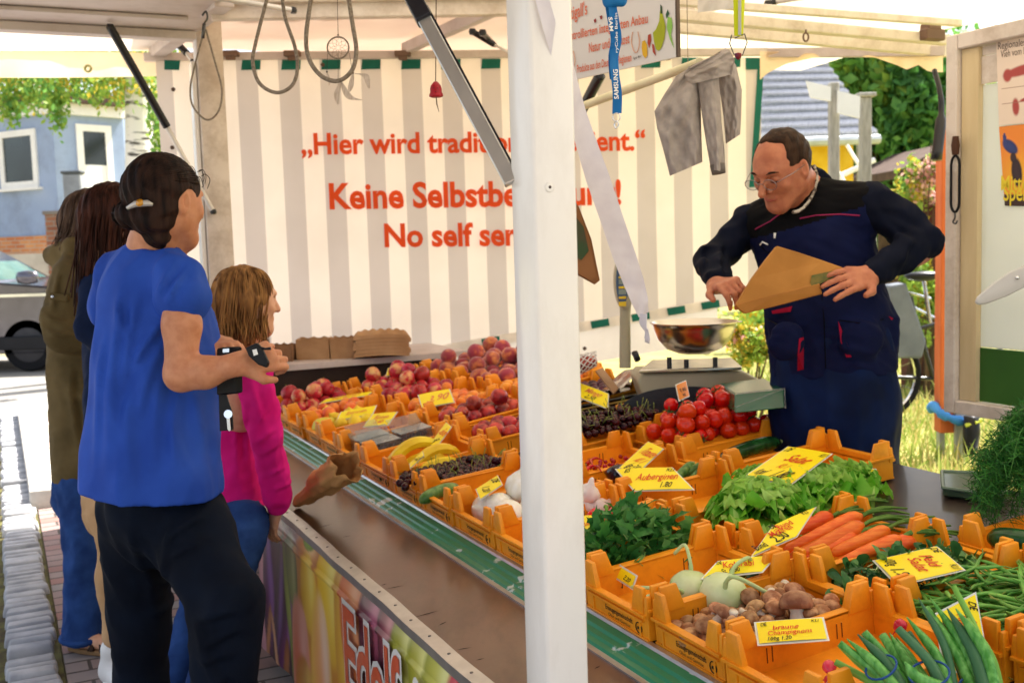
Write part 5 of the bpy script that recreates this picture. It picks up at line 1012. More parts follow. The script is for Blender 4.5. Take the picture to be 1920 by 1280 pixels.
for i, (x, y, h, e, lb) in enumerate(((1104, 925, .09, (.3, .2, 0), 'white garlic bulb standing tip up right of the white post'), (1098, 945, .06, (1.2, .2, 2), 'pink tinged garlic bulb under the upper one'), (1122, 950, .05, (.8, 1, 1), 'garlic bulb tucked behind the crate post'))): cp(pr, DP(x, y, h, 1), e, lb, 'garlic beside the white post', 1.05)
# peppers
def pepper(p, e, mat, lab, sc_=1):
    m = MB(); m.lathe([(.004, -.045), (.018, -.046), (.030, -.036), (.036, -.012), (.038, .012), (.033, .030), (.020, .036), (.010, .029), (.003, .027)], 28, mod=lambda a, u: 1 + .09 * math.cos(a * 4) * (1 - .3 * u) + .03 * math.cos(a * 3 + 1)); o = m.build('bell_pepper', mat, smooth=180)
    s_ = MB(); s_.lathe([(.012, .026), (.011, .031), (.005, .034), (.004, .036)], 10); s_.tube([(0, 0, .032), (.003, 0, .046), (.012, .002, .058), (.02, .003, .060)], [.005, .0045, .005, .006], 8); s_.build('stem', M('pepper stem', '5f8a2c', '78a03c', rough=.5), o, smooth=180)
    o.location = p; o.rotation_euler = e; o.scale = (sc_,) * 3; return tag(o, lab, 'pepper', 'peppers in one crate')
D4 = lambda x, y, h: DP(x, y, h, .85)
pepper(D4(1145, 995, .07), (.15, .2, .4), mPepR, 'red bell pepper with an upright curled green stem'); pepper(D4(1165, 974, .07), (.9, -.5, 1), Mfruit('orange red pepper skin', 'dd3c0c', 'ea5212', rough=.1, coat=.7), 'orange red bell pepper behind the upright one')
pepper(D4(1160, 1003, .06), (1.2, .4, 3.4), mPepY, 'yellow bell pepper with its stem pointing forward'); pepper(D4(1112, 1018, .05), (1.0, .2, 0), mPepY, 'golden yellow bell pepper beside the post'); pepper(D4(1182, 998, .055), (1.4, .8, 1), mPepY, 'yellow pepper half hidden by the rocket')
pepper(D4(1120, 985, .03), (.8, .2, 2), mPepR, 'deep red pepper under the yellow card')
# kohlrabi
def kohl(p, e, lab, sc_=1, seed=0):
    m = MB(); m.lathe([(.004, -.040), (.016, -.039), (.036, -.028), (.045, -.004), (.042, .018), (.028, .033), (.014, .039), (.008, .041), (.003, .041)], 26, mod=lambda a, u: 1 + .04 * math.sin(3 * a + seed) + .015 * math.sin(7 * a)); o = m.build('kohlrabi', mKoh, smooth=180); q = random.Random(seed)
    for k in range(4):
        a = k * 1.6 + seed; s_ = MB(); r_ = .032; L_ = q.uniform(.1, .17)
        s_.tube(bez([(r_ * math.cos(a) * .9, r_ * math.sin(a) * .9, .018), (r_ * math.cos(a) * 1.3, r_ * math.sin(a) * 1.3, .045), (r_ * math.cos(a) * 2 + .02, r_ * math.sin(a) * 2, .06), (r_ * math.cos(a) + L_ * .6, r_ * math.sin(a) * 2.2 + .02, .03)], 5), [.005] * 4 + [.004] * 12, 7) if k % 2 == 0 else s_.lathe([(.006, 0), (.0045, .006), (.002, .007)], 8, Matrix.Rotation(a, 4, 'Z') @ Matrix.Translation((r_ * .95, 0, .022)) @ Matrix.Rotation(.9, 4, 'Y'))
        s_.build('stalk', M('kohlrabi stalk', 'a9c07a', 'c2d49a', rough=.45), o, smooth=180)
    o.location = p; o.rotation_euler = e; o.scale = (sc_,) * 3; return tag(o, lab, 'kohlrabi', 'kohlrabi in one crate')
D2 = lambda x, y, h: DP(x, y, h, .4)
kohl(D2(1357, 1115, .058), (.15, .25, .2), 'large pale kohlrabi in front with long stalks trailing right', 1.08, 1); kohl(D2(1293, 1105, .055), (-.5, -.2, 2.2), 'pale kohlrabi on the left showing leaf scars', .95, 2); kohl(D2(1230, 1145, .03), (.6, .2, 1), 'kohlrabi low at the front of the crate half hidden by the wall', .8, 3)
def cuke(name, p0, p1, r, mat, lab, cat, group=None, bow=.01, tip=.35):
    p0, p1 = np.asarray(p0), np.asarray(p1); pts = [p0 + (p1 - p0) * v + Z3 * bow * 4 * v * (1 - v) for v in np.linspace(0, 1, 14)]; rr_ = [r * (1 - (1 - tip) * abs(2 * v - 1) ** 6) for v in np.linspace(0, 1, 14)]
    m = MB(); m.tube(pts, rr_, 16); o = m.build(name, mat, smooth=180, top=True); tag(o, lab, cat, group)
    e = MB(); d = nrm(p1 - p0); e.tube([p1 - d * r * .1, p1 + d * r * .35], [r * tip, r * tip * .7], 10); e.build('end', M('stalk end', '8a9a5a', 'a0ae70', rough=.6), o, base=True, smooth=180); return o
cuke('courgette', D2(1400, 1100, .03), D2(1475, 1085, .05), .024, mCuc, 'dark courgette behind the kohlrabi stalks', 'courgette'); cuke('courgette', D2(1385, 1075, .03), D2(1462, 1062, .055), .022, mCuc, 'dark green courgette under the kohlrabi card', 'courgette')
D1 = lambda x, y, h: DP(x, y, h, .85)
for a in (((1262, 905), (1300, 868), 'pale green courgette standing left in the aubergine crate'), ((1295, 902), (1340, 862), 'pale green courgette with a cut end at the right'), ((1282, 895), (1318, 872), 'short courgette between two others')): cuke('courgette', D1(*a[0], .05), D1(*a[1], .085), .0135, mCourg, a[2], 'courgette', 'courgettes by the aubergine', .004)
cuke('courgette', DP(788, 940, .05, 1.35), DP(860, 915, .05, 1.35), .02, mCourg, 'green courgette lying behind the front crate wall near the onions', 'courgette')
def aub(p0, p1, lab):
    p0, p1 = np.asarray(p0), np.asarray(p1); pts = [p0 + (p1 - p0) * v for v in np.linspace(0, 1, 12)]; m = MB(); m.tube(pts, [.008, .018, .022, .025, .028, .031, .033, .034, .033, .029, .02, .006], 18); o = m.build('aubergine', mAub, smooth=180, top=True); tag(o, lab, 'aubergine', 'aubergines in one crate')
    d = nrm(p1 - p0); e = MB(); e.tube([p0 - d * .03, p0, p0 + d * .012], [.005, .008, .02], 8); e.build('stalk', mCal, o, base=True, smooth=180)
aub(D1(1240, 905, .05), D1(1135, 885, .07), 'black glossy aubergine pointing left under the yellow card'); aub(D1(1250, 918, .04), D1(1190, 935, .04), 'dark aubergine beneath the other one')
for k, (a, b, lb) in enumerate((((1100, 870), (1130, 862), 'thin red chilli curling up right of the post'), ((1115, 878), (1128, 885), 'short red chilli by the small yellow tag'), ((1095, 885), (1122, 876), 'red chilli under the others'), ((1105, 862), (1112, 880), 'dark red chilli pointing down'))):
    p0, p1 = DP(*a, .07, 1.1), DP(*b, .07, 1.1); m = MB(); m.tube(bez([p0, (p0 + p1) / 2 + Z3 * .012, p1], 6), np.linspace(.007, .0015, 13), 8); o = m.build('chilli', Mfruit('chilli skin', 'b0140c', 'c82a16', rough=.15, coat=.5), smooth=180, top=True); tag(o, lb, 'chilli', 'chillies right of the post')
    m = MB(); m.tube([p0 - nrm(p1 - p0) * .015, p0], .0025, 6); m.build('stalk', mStem, o, base=True)
cuke('cucumber', inC('C8', .06, .10, .05), inC('C8', .33, .14, .055), .024, mCuc, 'long cucumber behind the lettuce card', 'cucumber')
cq = [inC('C0', .05, .06, .05), inC('C0', .30, .05, .055)]; cuke('cucumber', DP(1858, 1008, .07, .05), DP(1990, 1030, .085, .05), .026, mCuc, 'dark green cucumber in front at the right edge', 'cucumber', 'cucumbers in one crate', .003, .5); cuke('cucumber', inC('C0', .05, .15, .04), inC('C0', .32, .16, .045), .024, mCuc, 'second cucumber lying behind the front one', 'cucumber', 'cucumbers in one crate')
# carrots with their greens
mGreenT = M('carrot greens', '4f7a2c', '7a9c46', rough=.6, lucent=.3, scale=40)
cl = [((1538, 985), (1580, 957), 'short upper carrot beside its yellow card'), ((1470, 1030), (1615, 968), 'carrot second from the top of the bunch'), ((1480, 1045), (1618, 985), 'carrot with a pale split near its crown'), ((1500, 1050), (1605, 1003), 'carrot mostly under its neighbours'), ((1560, 1040), (1666, 990), 'long smooth carrot in the middle'), ((1570, 1062), (1690, 1008), 'carrot with a dark spot beside the long one'), ((1568, 1068), (1716, 1012), 'thick lowest carrot nearest the lettuce card'), ((1450, 1012), (1560, 968), 'carrot behind the yellow card')]
for i, (a, b, lb) in enumerate(cl):
    h = .055 + .006 * (i % 3); p1, p0 = DP(*a, h - .012, .35), DP(*b, h + .012, .35); p0 = p0 + Z3 * .0; L_ = np.linalg.norm(p1 - p0); d = nrm(p1 - p0); q = random.Random(i); m = MB(); r = .0185 if i != 6 else .021
    pts = [p0 + d * L_ * v + np.array([0, 0, .003 * math.sin(v * 4 + i)]) for v in np.linspace(0, 1, 16)]; m.tube(pts, [r * .35, r * .85] + [r * (1.02 - .42 * (k / 13) ** 1.4) * (1 + .02 * math.sin(k * 2.1 + i)) for k in range(13)] + [r * .3], 16); o = m.build('carrot', mCarr, smooth=180, top=True); tag(o, lb, 'carrot', 'carrots in one bunch')
    m = MB()
    for k in range(6): e = np.array([q.uniform(.05, .10), q.uniform(-.03, .04), q.uniform(-.01, .02)]); m.tube(bez([p0 + d * .004, p0 - d * .02 + e * .12 + Z3 * .005, p0 - d * .045 + e * .4, p0 - d * .06 + e * .7 - Z3 * .012], 4), np.linspace(.0042, .0022, 13), 6)
    m.build('greens', mGreenT, o, base=True, smooth=180)
# mushrooms
def mush(sc_, col=None):
    m = MB(); m.lathe([(.004, -.001), (.012, -.003), (.017, -.002), (.0185, .003), (.017, .009), (.012, .0145), (.006, .017), (.001, .0178)], 18, mod=lambda a, u: 1 + .03 * math.sin(3 * a)); o = m.build('mushroom', mMush, smooth=180)
    m = MB(); m.lathe([(.007, -.016), (.0085, -.013), (.007, -.006), (.0095, -.001), (.008, .002)], 12); m.build('stem', mMushW, o, smooth=180); tag(o, 'x', 'mushroom'); return o
pm = mush(1); PROTO.append(pm); q = random.Random(17); pts = heap('A1', 92, .0165, 51, .12, x0=.004, y0=.004, jit=.35, base=.018)
for i, p in enumerate(pts): flip = q.random() < .22; cp(pm, p, (q.uniform(-.8, .8) + (2.4 if flip else 0), q.uniform(-.8, .8), q.uniform(0, 6.3)), 'upturned brown mushroom showing its white stem' if flip else 'brown capped mushroom lying cap up in the heap', 'upturned mushrooms in one crate' if flip else 'cap up mushrooms in one crate', q.uniform(.85, 1.25))
cp(pm, DP(1494, 1137, .075, .15), (-.35, .2, .4), 'largest brown mushroom standing on its white stem on the heap', None, 1.75)
# beans
q = np.random.RandomState(61); bp_ = []
for k in range(4):
    m = MB(); L_ = .115; m.tube([(L_ * (v - .5), .018 * math.sin(v * 3.1 + k) * (1 if k % 2 else .3), .004 * math.sin(v * 5 + k)) for v in np.linspace(0, 1, 12)], [.0008, .0026, .004, .0046, .0048, .0047, .0048, .0046, .0045, .0038, .0022, .0007], 7, flat=(1, .8)); o = m.build('green_bean', mBeanG, smooth=180)
    s_ = MB(); s_.tube([(-L_ * .5, .018 * math.sin(k) * (1 if k % 2 else .3), .004 * math.sin(k)), (-L_ * .5 - .009, .018 * math.sin(k), .006)], .0012, 5); s_.build('stalk', mStem, o); tag(o, 'x', 'bean'); bp_.append(o); PROTO.append(o)
for i in range(230):
    x, y = q.uniform(.02, .33), q.uniform(.02, .24); z = .025 + q.rand() * .08 * (1 - .5 * abs(x - .17) / .17); o = cp(bp_[i % 4], inC('B0', x, y, z), (q.uniform(-.25, .25), q.uniform(-.35, .35), q.uniform(0, 6.28)), 'slim green bean in the heaped bean crate', 'beans in one crate', q.uniform(.8, 1.15))
# leaves
mRock = [M('rocket leaf dark', '2f6a2a', '4c8c3c', rough=.5, lucent=.3, scale=30), M('rocket leaf light', '55944a', '7cb060', rough=.5, lucent=.35, scale=30), M('rocket stalk', '9ab66a', 'b2c884', rough=.5, lucent=.2)]
def leaf_strip(p, d, up, L_, W_, curl, lobes, nseg=8, twist=0, ruffle=0):     # one leaf blade bent along its midrib
    d = nrm(d); sd = nrm(np.cross(d, up)); u = np.cross(sd, d); V = []; F = []
    for i in range(nseg + 1):
        v = i / nseg; a = curl * v; c_ = p + d * L_ * (math.sin(a) / curl if abs(curl) > .01 else v) + u * L_ * ((1 - math.cos(a)) / curl if abs(curl) > .01 else 0) * -1
        w_ = W_ * (math.sin(min(1, .06 + v) * math.pi) ** .7) * (1 + lobes * math.sin(v * 19)) if lobes >= 0 else W_ * (v ** 1.2 * (1.25 - v) * 3.0 if v < .97 else .25)
        s2 = sd * math.cos(twist * v) + u * math.sin(twist * v); rf = ruffle * math.sin(v * 17 + L_ * 900)
        V += [c_ - s2 * w_ + u * (w_ * .35 + rf), c_, c_ + s2 * w_ + u * (w_ * .35 - rf)]
    for i in range(nseg): b = i * 3; F += [(b, b + 1, b + 4, b + 3), (b + 1, b + 2, b + 5, b + 4)]
    return V, F
def leafheap(name, label, cat, c_fn, n, seed, mats, L_, W_, curl, lobes, up=.3, kind=None, stalk=.25, ruffle=0):
    q = np.random.RandomState(seed); V = []; F = []; mi = []
    for k in range(n):
        p, out = c_fn(q); d = q.normal(size=3) * .8 + np.asarray(out); d[2] += up; l_ = L_ * q.uniform(.6, 1.25)
        v, f = leaf_strip(np.asarray(p), d, nrm(q.normal(size=3) * .5 + Z3), l_, W_ * q.uniform(.7, 1.2), q.uniform(.3, 1.0) * curl * q.choice([1, 1, -.4]), lobes, 8, q.uniform(-.8, .8), ruffle)
        b = len(V); V += v; F += [tuple(i + b for i in t_) for t_ in f]; mk = q.choice([0, 0, 1, 1, 0]); mi += [mk] * len(f)
        if q.rand() < stalk:
            b = len(V); e = np.asarray(p) - nrm(d) * l_ * .5; sdv = nrm(np.cross(nrm(d), Z3)) * .0014; V += [p - sdv, p + sdv, e + sdv, e - sdv]; F.append((b, b + 1, b + 2, b + 3)); mi.append(2)
    o = fastmesh(name, V, F, mats, None, False, mi, True, True); return tag(o, label, cat, kind=kind)
def mound(key, cx, cy, rx, ry, z0, h):
    L, Rm, W_, L_ = CR[key]
    def fn(q):
        a = q.rand() * 6.283; r = math.sqrt(q.rand()); x, y = r * math.cos(a), r * math.sin(a); z = z0 + h * (1 - r * r) * (1 if q.rand() < .6 else q.rand())
        return L + Rm @ np.array([cx + x * rx, cy + y * ry, z]), Rm @ np.array([x * .9, y * .9, .2])
    return fn
leafheap('rocket_leaves', 'heap of dark lobed rocket leaves between peppers and kohlrabi', 'rocket', mound('A3', .19, .115, .145, .10, .03, .10), 330, 71, mRock, .068, .0125, 1.2, .5, .3, 'stuff')
mLam = [M("lamb's lettuce dark", '28562c', '3f7a3c', rough=.4, lucent=.25, scale=30, coat=.1), M("lamb's lettuce light", '4a8040', '74a05a', rough=.35, lucent=.25, scale=30), M('pale stalk', 'aec284', 'c2d29c', rough=.5)]
leafheap('lambs_lettuce', "heap of small dark spoon shaped lamb's lettuce leaves under its card", "lamb's lettuce", mound('B1', .16, .11, .175, .11, .03, .055), 330, 72, mLam, .036, .0095, 1.2, -1, .25, 'stuff')
mLet = [M('lettuce leaf mid', '5cae28', '86cc44', rough=.45, lucent=.5, scale=16), M('lettuce leaf light', 'a2d858', 'c2e880', rough=.4, lucent=.5, scale=16), M('lettuce rib', 'bcd888', 'd2e6a6', rough=.4, lucent=.3)]
def lettuce(c_, R_, n, seed, lab):
    q = np.random.RandomState(seed); V = []; F = []; mi = []
    for k in range(n):
        v = (k + .5) / n; a = k * 2.39996; el = .15 + 1.25 * (1 - v) ** .9; dr = np.array([math.cos(a) * math.sin(el), math.sin(a) * math.sin(el), math.cos(el)]); Lf = R_ * q.uniform(.7, 1.05) * (.6 + .5 * (1 - v)); Wf = Lf * q.uniform(.85, 1.15); nu, nv = 18, 10
        sd = nrm(np.cross(dr, Z3) + 1e-6); up_ = np.cross(sd, dr); b = len(V); ph = q.rand() * 6.28; curl = q.uniform(.1, .9); cup = q.uniform(.05, .4)
        for j in range(nv + 1):
            y = j / nv; w_ = Wf * (math.sin(min(1, y * .76 + .1) * math.pi) ** .5) * (.45 + .62 * y)
            for i in range(nu + 1):
                x = 2 * i / nu - 1; ed = max(abs(x) ** 2, y ** 3); rf = ed * R_ * .15 * math.sin(x * 10 + y * 13 + ph) + ed * R_ * .08 * math.sin(x * 23 - y * 19 + ph)
                p = dr * Lf * (y - .12 * x * x * y) + sd * w_ * x + up_ * (cup * w_ * x * x - curl * Lf * y * y * .55 + rf) - Z3 * (Lf * .2 * y * y * (1 - v)); V.append(np.asarray(c_) + dr * R_ * .12 + p)
        for j in range(nv):
            for i in range(nu): F.append((b + j * (nu + 1) + i, b + j * (nu + 1) + i + 1, b + (j + 1) * (nu + 1) + i + 1, b + (j + 1) * (nu + 1) + i)); mi.append(2 if i in (8, 9) and j < 4 else (1 if v > .55 or q.rand() < .12 else 0))
    o = fastmesh('lettuce_head', V, F, mLet, None, False, mi, True, True); return tag(o, lab, 'lettuce', 'lettuces overflowing one crate')
D3 = lambda x, y, h: DP(x, y, h, .6)
lettuce(D3(1425, 965, .065), .135, 27, 1, 'front lettuce head spilling over towards the rocket'); lettuce(D3(1530, 935, .06), .125, 25, 2, 'lettuce head at the right beside the carrots'); lettuce(D3(1430, 910, .05), .08, 26, 3, 'lettuce leaves peeking out left of the lettuce card')
lettuce(D3(1590, 905, .045), .085, 26, 4, 'small lettuce at the back right of its crate')
# spring onions with rubber bands
mSO = [M('spring onion green', '458f36', '7cc060', rough=.35, scale=14, stretch=(9, 9, .5), lucent=.15, coat=.15), M('spring onion blue green', '35603f', '4d7c55', rough=.4, scale=8, lucent=.12), M('spring onion light', '6fae42', '8fc45c', rough=.35, lucent=.2)]
def sobunch(stalks, band, lab, seed):
    q = random.Random(seed); allp = []; t = None; base = P(*band[0], band[1]); t = thing('spring_onion_bunch', lab, 'spring onions', base, group='spring onion bunches')
    for k, (b, tp_, d0, d1, r, bend) in enumerate(stalks):
        p0, p1 = P(*b, d0), P(*tp_, d1); mid = (p0 + p1) / 2 + RT * bend; pts = bez([p0, mid, p1], 8); m = MB(); r *= .82; rr_ = [r * (1 - .25 * v) if v < .7 else r * max(.10, .82 - (v - .7) * (2.4 if k % 3 else .4)) for v in np.linspace(0, 1, len(pts))]
        m.tube(pts, rr_, 10); m.build('stalk', mSO[q.choice([0, 0, 1, 2])], t, smooth=180, base=True)
    c_ = base; m = MB(); ax = nrm(P(*band[2], band[1]) - P(*band[3], band[1])); m.tube([c_ + ax * band[4] * math.cos(a) + nrm(FW + UP * .35) * band[4] * .95 * math.sin(a) for a in np.linspace(0, 6.283, 20, endpoint=False)], .0018, 6, closed=True); m.build('rubber_band', M('blue rubber', '1f4a8a', rough=.5), t, smooth=180, base=True)
sobunch([((1680, 1300), (1574, 1205), 1.62, 1.66, .010, .005), ((1690, 1300), (1588, 1197), 1.6, 1.66, .011, .006), ((1700, 1302), (1608, 1188), 1.6, 1.67, .012, .008), ((1705, 1305), (1620, 1184), 1.63, 1.68, .011, .008), ((1672, 1300), (1572, 1212), 1.66, 1.68, .008, .004), ((1712, 1302), (1640, 1205), 1.66, 1.70, .010, .01), ((1660, 1292), (1566, 1240), 1.66, 1.70, .009, .0)], [(1652, 1250), 1.625, (1680, 1236), (1625, 1264), .025], 'left bunch of spring onions fanned to the left', 1)
sobunch([((1740, 1305), (1655, 1190), 1.62, 1.7, .012, -.004), ((1745, 1305), (1668, 1186), 1.6, 1.7, .011, -.002), ((1755, 1305), (1680, 1194), 1.63, 1.7, .011, 0), ((1775, 1300), (1684, 1178), 1.58, 1.66, .011, .01), ((1785, 1305), (1700, 1156), 1.6, 1.68, .011, .012), ((1792, 1305), (1722, 1120), 1.6, 1.7, .009, .012), ((1770, 1305), (1702, 1185), 1.66, 1.72, .010, .006), ((1800, 1300), (1696, 1240), 1.58, 1.58, .012, -.02)], [(1742, 1262), 1.60, (1765, 1255), (1720, 1268), .030], 'middle bunch of spring onions with pointed tips', 2)
sobunch([((1830, 1305), (1735, 1140), 1.6, 1.7, .0125, .008), ((1840, 1305), (1744, 1120), 1.6, 1.7, .010, .012), ((1850, 1305), (1776, 1140), 1.58, 1.68, .013, .010), ((1858, 1305), (1788, 1098), 1.6, 1.7, .008, .012), ((1868, 1305), (1792, 1140), 1.58, 1.66, .0125, .014), ((1842, 1305), (1764, 1165), 1.64, 1.72, .010, .006), ((1875, 1305), (1810, 1160), 1.6, 1.66, .011, .012), ((1820, 1305), (1765, 1150), 1.64, 1.7, .010, .0)], [(1835, 1288), 1.595, (1860, 1282), (1810, 1294), .030], 'right bunch of spring onions leaning on the yellow card', 3)
pr = proto('radish', [(.0008, -.03), (.002, -.018), (.009, -.012), (.0135, 0), (.011, .009), (.004, .012)], mRad, 14, cat='radish', stem=([(0, 0, -.03), (.008, .004, -.05), (.03, .002, -.06)], [.0011, .0009, .0005], M('root thread', 'e6c9c9', rough=.5))); PROTO.append(pr)
for i, (x, y, d, e, lb) in enumerate(((1555, 1250, 1.72, (1.4, .9, 2.8), 'red radish with a long pale root thread by the crate wall'), (1662, 1232, 1.80, (.3, .8, 1), 'red radish between two spring onion bunches'), (1688, 1172, 1.84, (.5, .4, 0), 'red radish tip behind the spring onions'), (1560, 1275, 1.70, (1, 1, 0), 'red radish low under the left bunch'))): cp(pr, P(x, y, d), e, lb, 'radishes among the spring onions', .85)
# dill
def dill():
    t = thing('dill_bunch', 'big feathery bunch of dill drooping at the right edge', 'dill', P(1930, 960, 2.45)); q = np.random.RandomState(81); V = []; F = []; mi = []; st_ = MB()
    for k in range(230):
        a = P(1965 + q.uniform(-10, 40), 800 + q.uniform(-50, 40), 2.45 + q.uniform(-.08, .12)); x, y = q.uniform(1822, 2010), q.uniform(850, 978); top = P(x + (1965 - x) * .45, 765 + q.uniform(-10, 85) + (1965 - x) * .12, 2.45 + q.uniform(-.1, .1)); e = P(x, y, 2.42 + q.uniform(-.12, .1))
        pts = bez([a, top, e], 7); 
        if k % 4 == 0: st_.tube(pts, np.linspace(.0022, .0007, len(pts)), 5)
        for i in range(4, len(pts)):
            for j in range(6):
                d = q.normal(size=3); d[2] -= .5; d = nrm(d) * q.uniform(.014, .040); p = pts[i] + q.normal(size=3) * .004; w_ = nrm(np.cross(d, q.normal(size=3))) * .0011; b = len(V); V += [p - w_, p + w_, p + d + w_ * .3, p + d - w_ * .3]; F.append((b, b + 1, b + 2, b + 3)); mi.append(q.randint(2))
    fastmesh('fronds', V, F, [M('dill dark', '1d4a1e', '2f6a2a', rough=.5, lucent=.25), M('dill light', '2f6f2a', '4a8c38', rough=.5, lucent=.3)], t, True, mi, False); st_.build('stems', M('dill stem', '4a7a34', rough=.5), t, base=True, smooth=180)['kind'] = 'stuff'
dill()
lv = MB()
t = thing('herb_tray', 'low dark green tray on the table beside the dill', 'tray', P(1815, 925, 2.6)); q4 = [(1765, 892), (1860, 890), (1895, 925), (1768, 930)]; m = MB(); a = [DP(x, y, .005, .3) for x, y in ((1768, 930), (1880, 945), (1895, 905), (1766, 898))]; m.prism([p for p in a], Z3 * .022); m.build('tray', M('dark green tray', '2f3f30', '465a46', rough=.35, coat=.2), t, base=True, bevel=.004)
m = MB(); b_ = [p + Z3 * .0225 for p in a]; [m.tube([b_[i], b_[(i + 1) % 4]], .005, 6) for i in range(4)]; m.build('rim', M('tray rim', '6a7a6a', rough=.3), t, base=True)
for o in PROTO:                                                    # the pattern pieces themselves are not part of the place
    for c_ in list(o.children): bpy.data.objects.remove(c_)
for nm in {o.name for o in PROTO}: bpy.data.objects.remove(bpy.data.objects[nm])
# ================================================================== price cards
mYelC = M('yellow card', 'f2d808', 'f6e01c', rough=.4, var=.03, scale=3); mSleeve = M('clear card sleeve', 'cfd0c4', 'dedfd6', rough=.15, coat=.5, scale=6); mOraC = M('orange card', 'ee8a1e', rough=.5)
mRedI = M('red marker', 'd8451c', rough=.6, var=.05); mPinkI = M('faded red marker', 'd87a4a', rough=.6, var=.05)
def pcard(TL, TR, BL, hs, s0, label, items, card=None, red=None, ctr=True):
    a, b, c = [DP(*q, h, s0) for q, h in zip((TL, TR, BL), hs)]; ex, ey = b - a, a - c; n = nrm(np.cross(ex, ey))
    if n @ (CAM - a) < 0: n = -n
    t = thing('price_card', label, 'price card', c); d = c + ex
    q = [a, b, d, c]; cen = sum(q) / 4; big = [cen + (p - cen) * np.array([1, 1, 1]) + nrm(ex) * (.004 if i in (1, 2) else -.004) + nrm(ey) * (.004 if i in (0, 1) else -.004) for i, p in enumerate(q)]
    m = MB(); m.prism([p - n * .0008 for p in big], -n * .001); m.build('sleeve', mSleeve, t, base=True)
    m = MB(); nu = 8; m.grid(lambda u, v: c + ex * u + ey * v + n * (.0004 + .0016 * math.sin(u * 3.1)), nu, 2); m.build('card', card or mYelC, t, base=True, smooth=180)
    for it in items:
        txt, u, v, h, wd, mi_ = it; m = MB(); y_ = np.cross(n, nrm(ex)); y_ = y_ if y_ @ ey > 0 else -y_
        put_text(m, txt, c + ex * u + ey * v + n * (.0012 + .0016 * math.sin(u * 3.1)), ex, y_, np.linalg.norm(ey) * h, 0, width=np.linalg.norm(ex) * wd, shear=.25, bold=.012, wob=.05, n=.0006); m.build('lettering', (mInk, red or mRedI)[mi_], t, base=True)
    return t
pcard((1478, 837), (1558, 850), (1398, 892), (.155, .155, .14), .6, 'yellow price card reading Salat on top of the lettuce', [('DE', .09, .84, .12, .13, 0), ('Kl.I', .9, .84, .1, .13, 0), ('Salat', .52, .56, .2, .5, 1), ('Kl. 1', .45, .34, .13, .2, 1), ('Kopf', .16, .1, .15, .22, 0), ('1.80', .58, .08, .22, .3, 0)])
pcard((1450, 985), (1528, 951), (1410, 1042), (.11, .125, .09), .4, 'yellow price card reading Bund Möhren propped against the carrots', [('DE', .12, .82, .12, .15, 0), ('Kl.I', .88, .82, .1, .14, 0), ('Bund', .5, .62, .15, .36, 1), ('Möhren', .52, .40, .17, .5, 1), ('Bund', .2, .1, .17, .28, 0), ('2.50', .68, .08, .22, .34, 0)])
pcard((1347, 1052), (1455, 1040), (1318, 1083), (.10, .10, .085), .45, 'yellow price card reading Kohlrabi lying behind the pale kohlrabi', [('DE', .08, .75, .16, .1, 0), ('Kohlrabi', .5, .42, .3, .55, 1), ('St. 0.80', .45, .1, .2, .32, 0)])
pcard((1418, 1167), (1541, 1158), (1424, 1206), (.085, .085, .07), .1, 'yellow price card reading braune Champignons across the mushrooms', [('DE', .1, .78, .16, .1, 0), ('Kl.I', .88, .8, .12, .12, 0), ('braune', .42, .55, .2, .4, 1), ('Champignons', .47, .30, .2, .66, 1), ('100g 1.20', .3, .06, .16, .36, 0)])
pcard((1755, 1024), (1806, 1067), (1640, 1050), (.105, .105, .10), .15, "yellow price card reading Feldsalat on the lamb's lettuce", [('DE', .14, .88, .1, .22, 0), ('Kl.I', .86, .88, .09, .2, 0), ('Feld', .46, .62, .16, .5, 1), ('Salat', .5, .42, .16, .56, 1), ('100g', .2, .1, .14, .3, 0), ('1.98', .66, .08, .18, .4, 0)])
pcard((1828, 1114), (1848, 1225), (1756, 1152), (.145, .07, .13), -.1, 'yellow price card reading Radieschen standing behind the spring onions', [('DE', .12, .80, .16, .16, 0), ('Radieschen', .55, .46, .26, .82, 1), ('Bund 0.90', .4, .1, .16, .4, 0)])
pcard((1156, 879), (1259, 876), (1190, 919), (.115, .115, .09), .9, 'yellow price card reading Auberginen over the dark aubergines', [('ES', .12, .8, .15, .1, 0), ('Kl.I', .9, .8, .13, .15, 0), ('Auberginen', .52, .42, .24, .74, 1), ('1.80', .55, .08, .2, .2, 0)])
pcard((1215, 828), (1243, 841), (1162, 876), (.125, .125, .10), 1.0, 'yellow price card reading Tomaten leaning under the tomatoes', [('Tomaten', .52, .58, .2, .8, 1), ('Kl. I', .5, .32, .14, .4, 1), ('kg 3.80', .5, .08, .14, .6, 0)])
pcard((1080, 968), (1137, 965), (1080, 1000), (.10, .10, .085), .9, 'yellow price card over the red and yellow peppers', [('Kl.I', .82, .8, .14, .2, 0), ('Paprika', .4, .4, .22, .6, 1)])
pcard((932, 891), (941, 908), (893, 916), (.12, .12, .11), 1.15, 'small yellow card stuck in the onion crate', [('DE', .3, .7, .2, .4, 0), ('1.20', .5, .2, .2, .5, 0)])
pcard((1163, 1062), (1192, 1080), (1156, 1082), (.07, .06, .05), .6, 'corner of a yellow card below the rocket leaves', [('2.20', .6, .2, .4, .4, 0)])
pcard((1082, 716), (1140, 738), (1080, 742), (.17, .15, .14), 1.8, 'yellow card leaning on the black film wrapped box', [('Mango', .5, .5, .26, .5, 1), ('2.50', .4, .12, .2, .3, 0)], red=mPinkI)
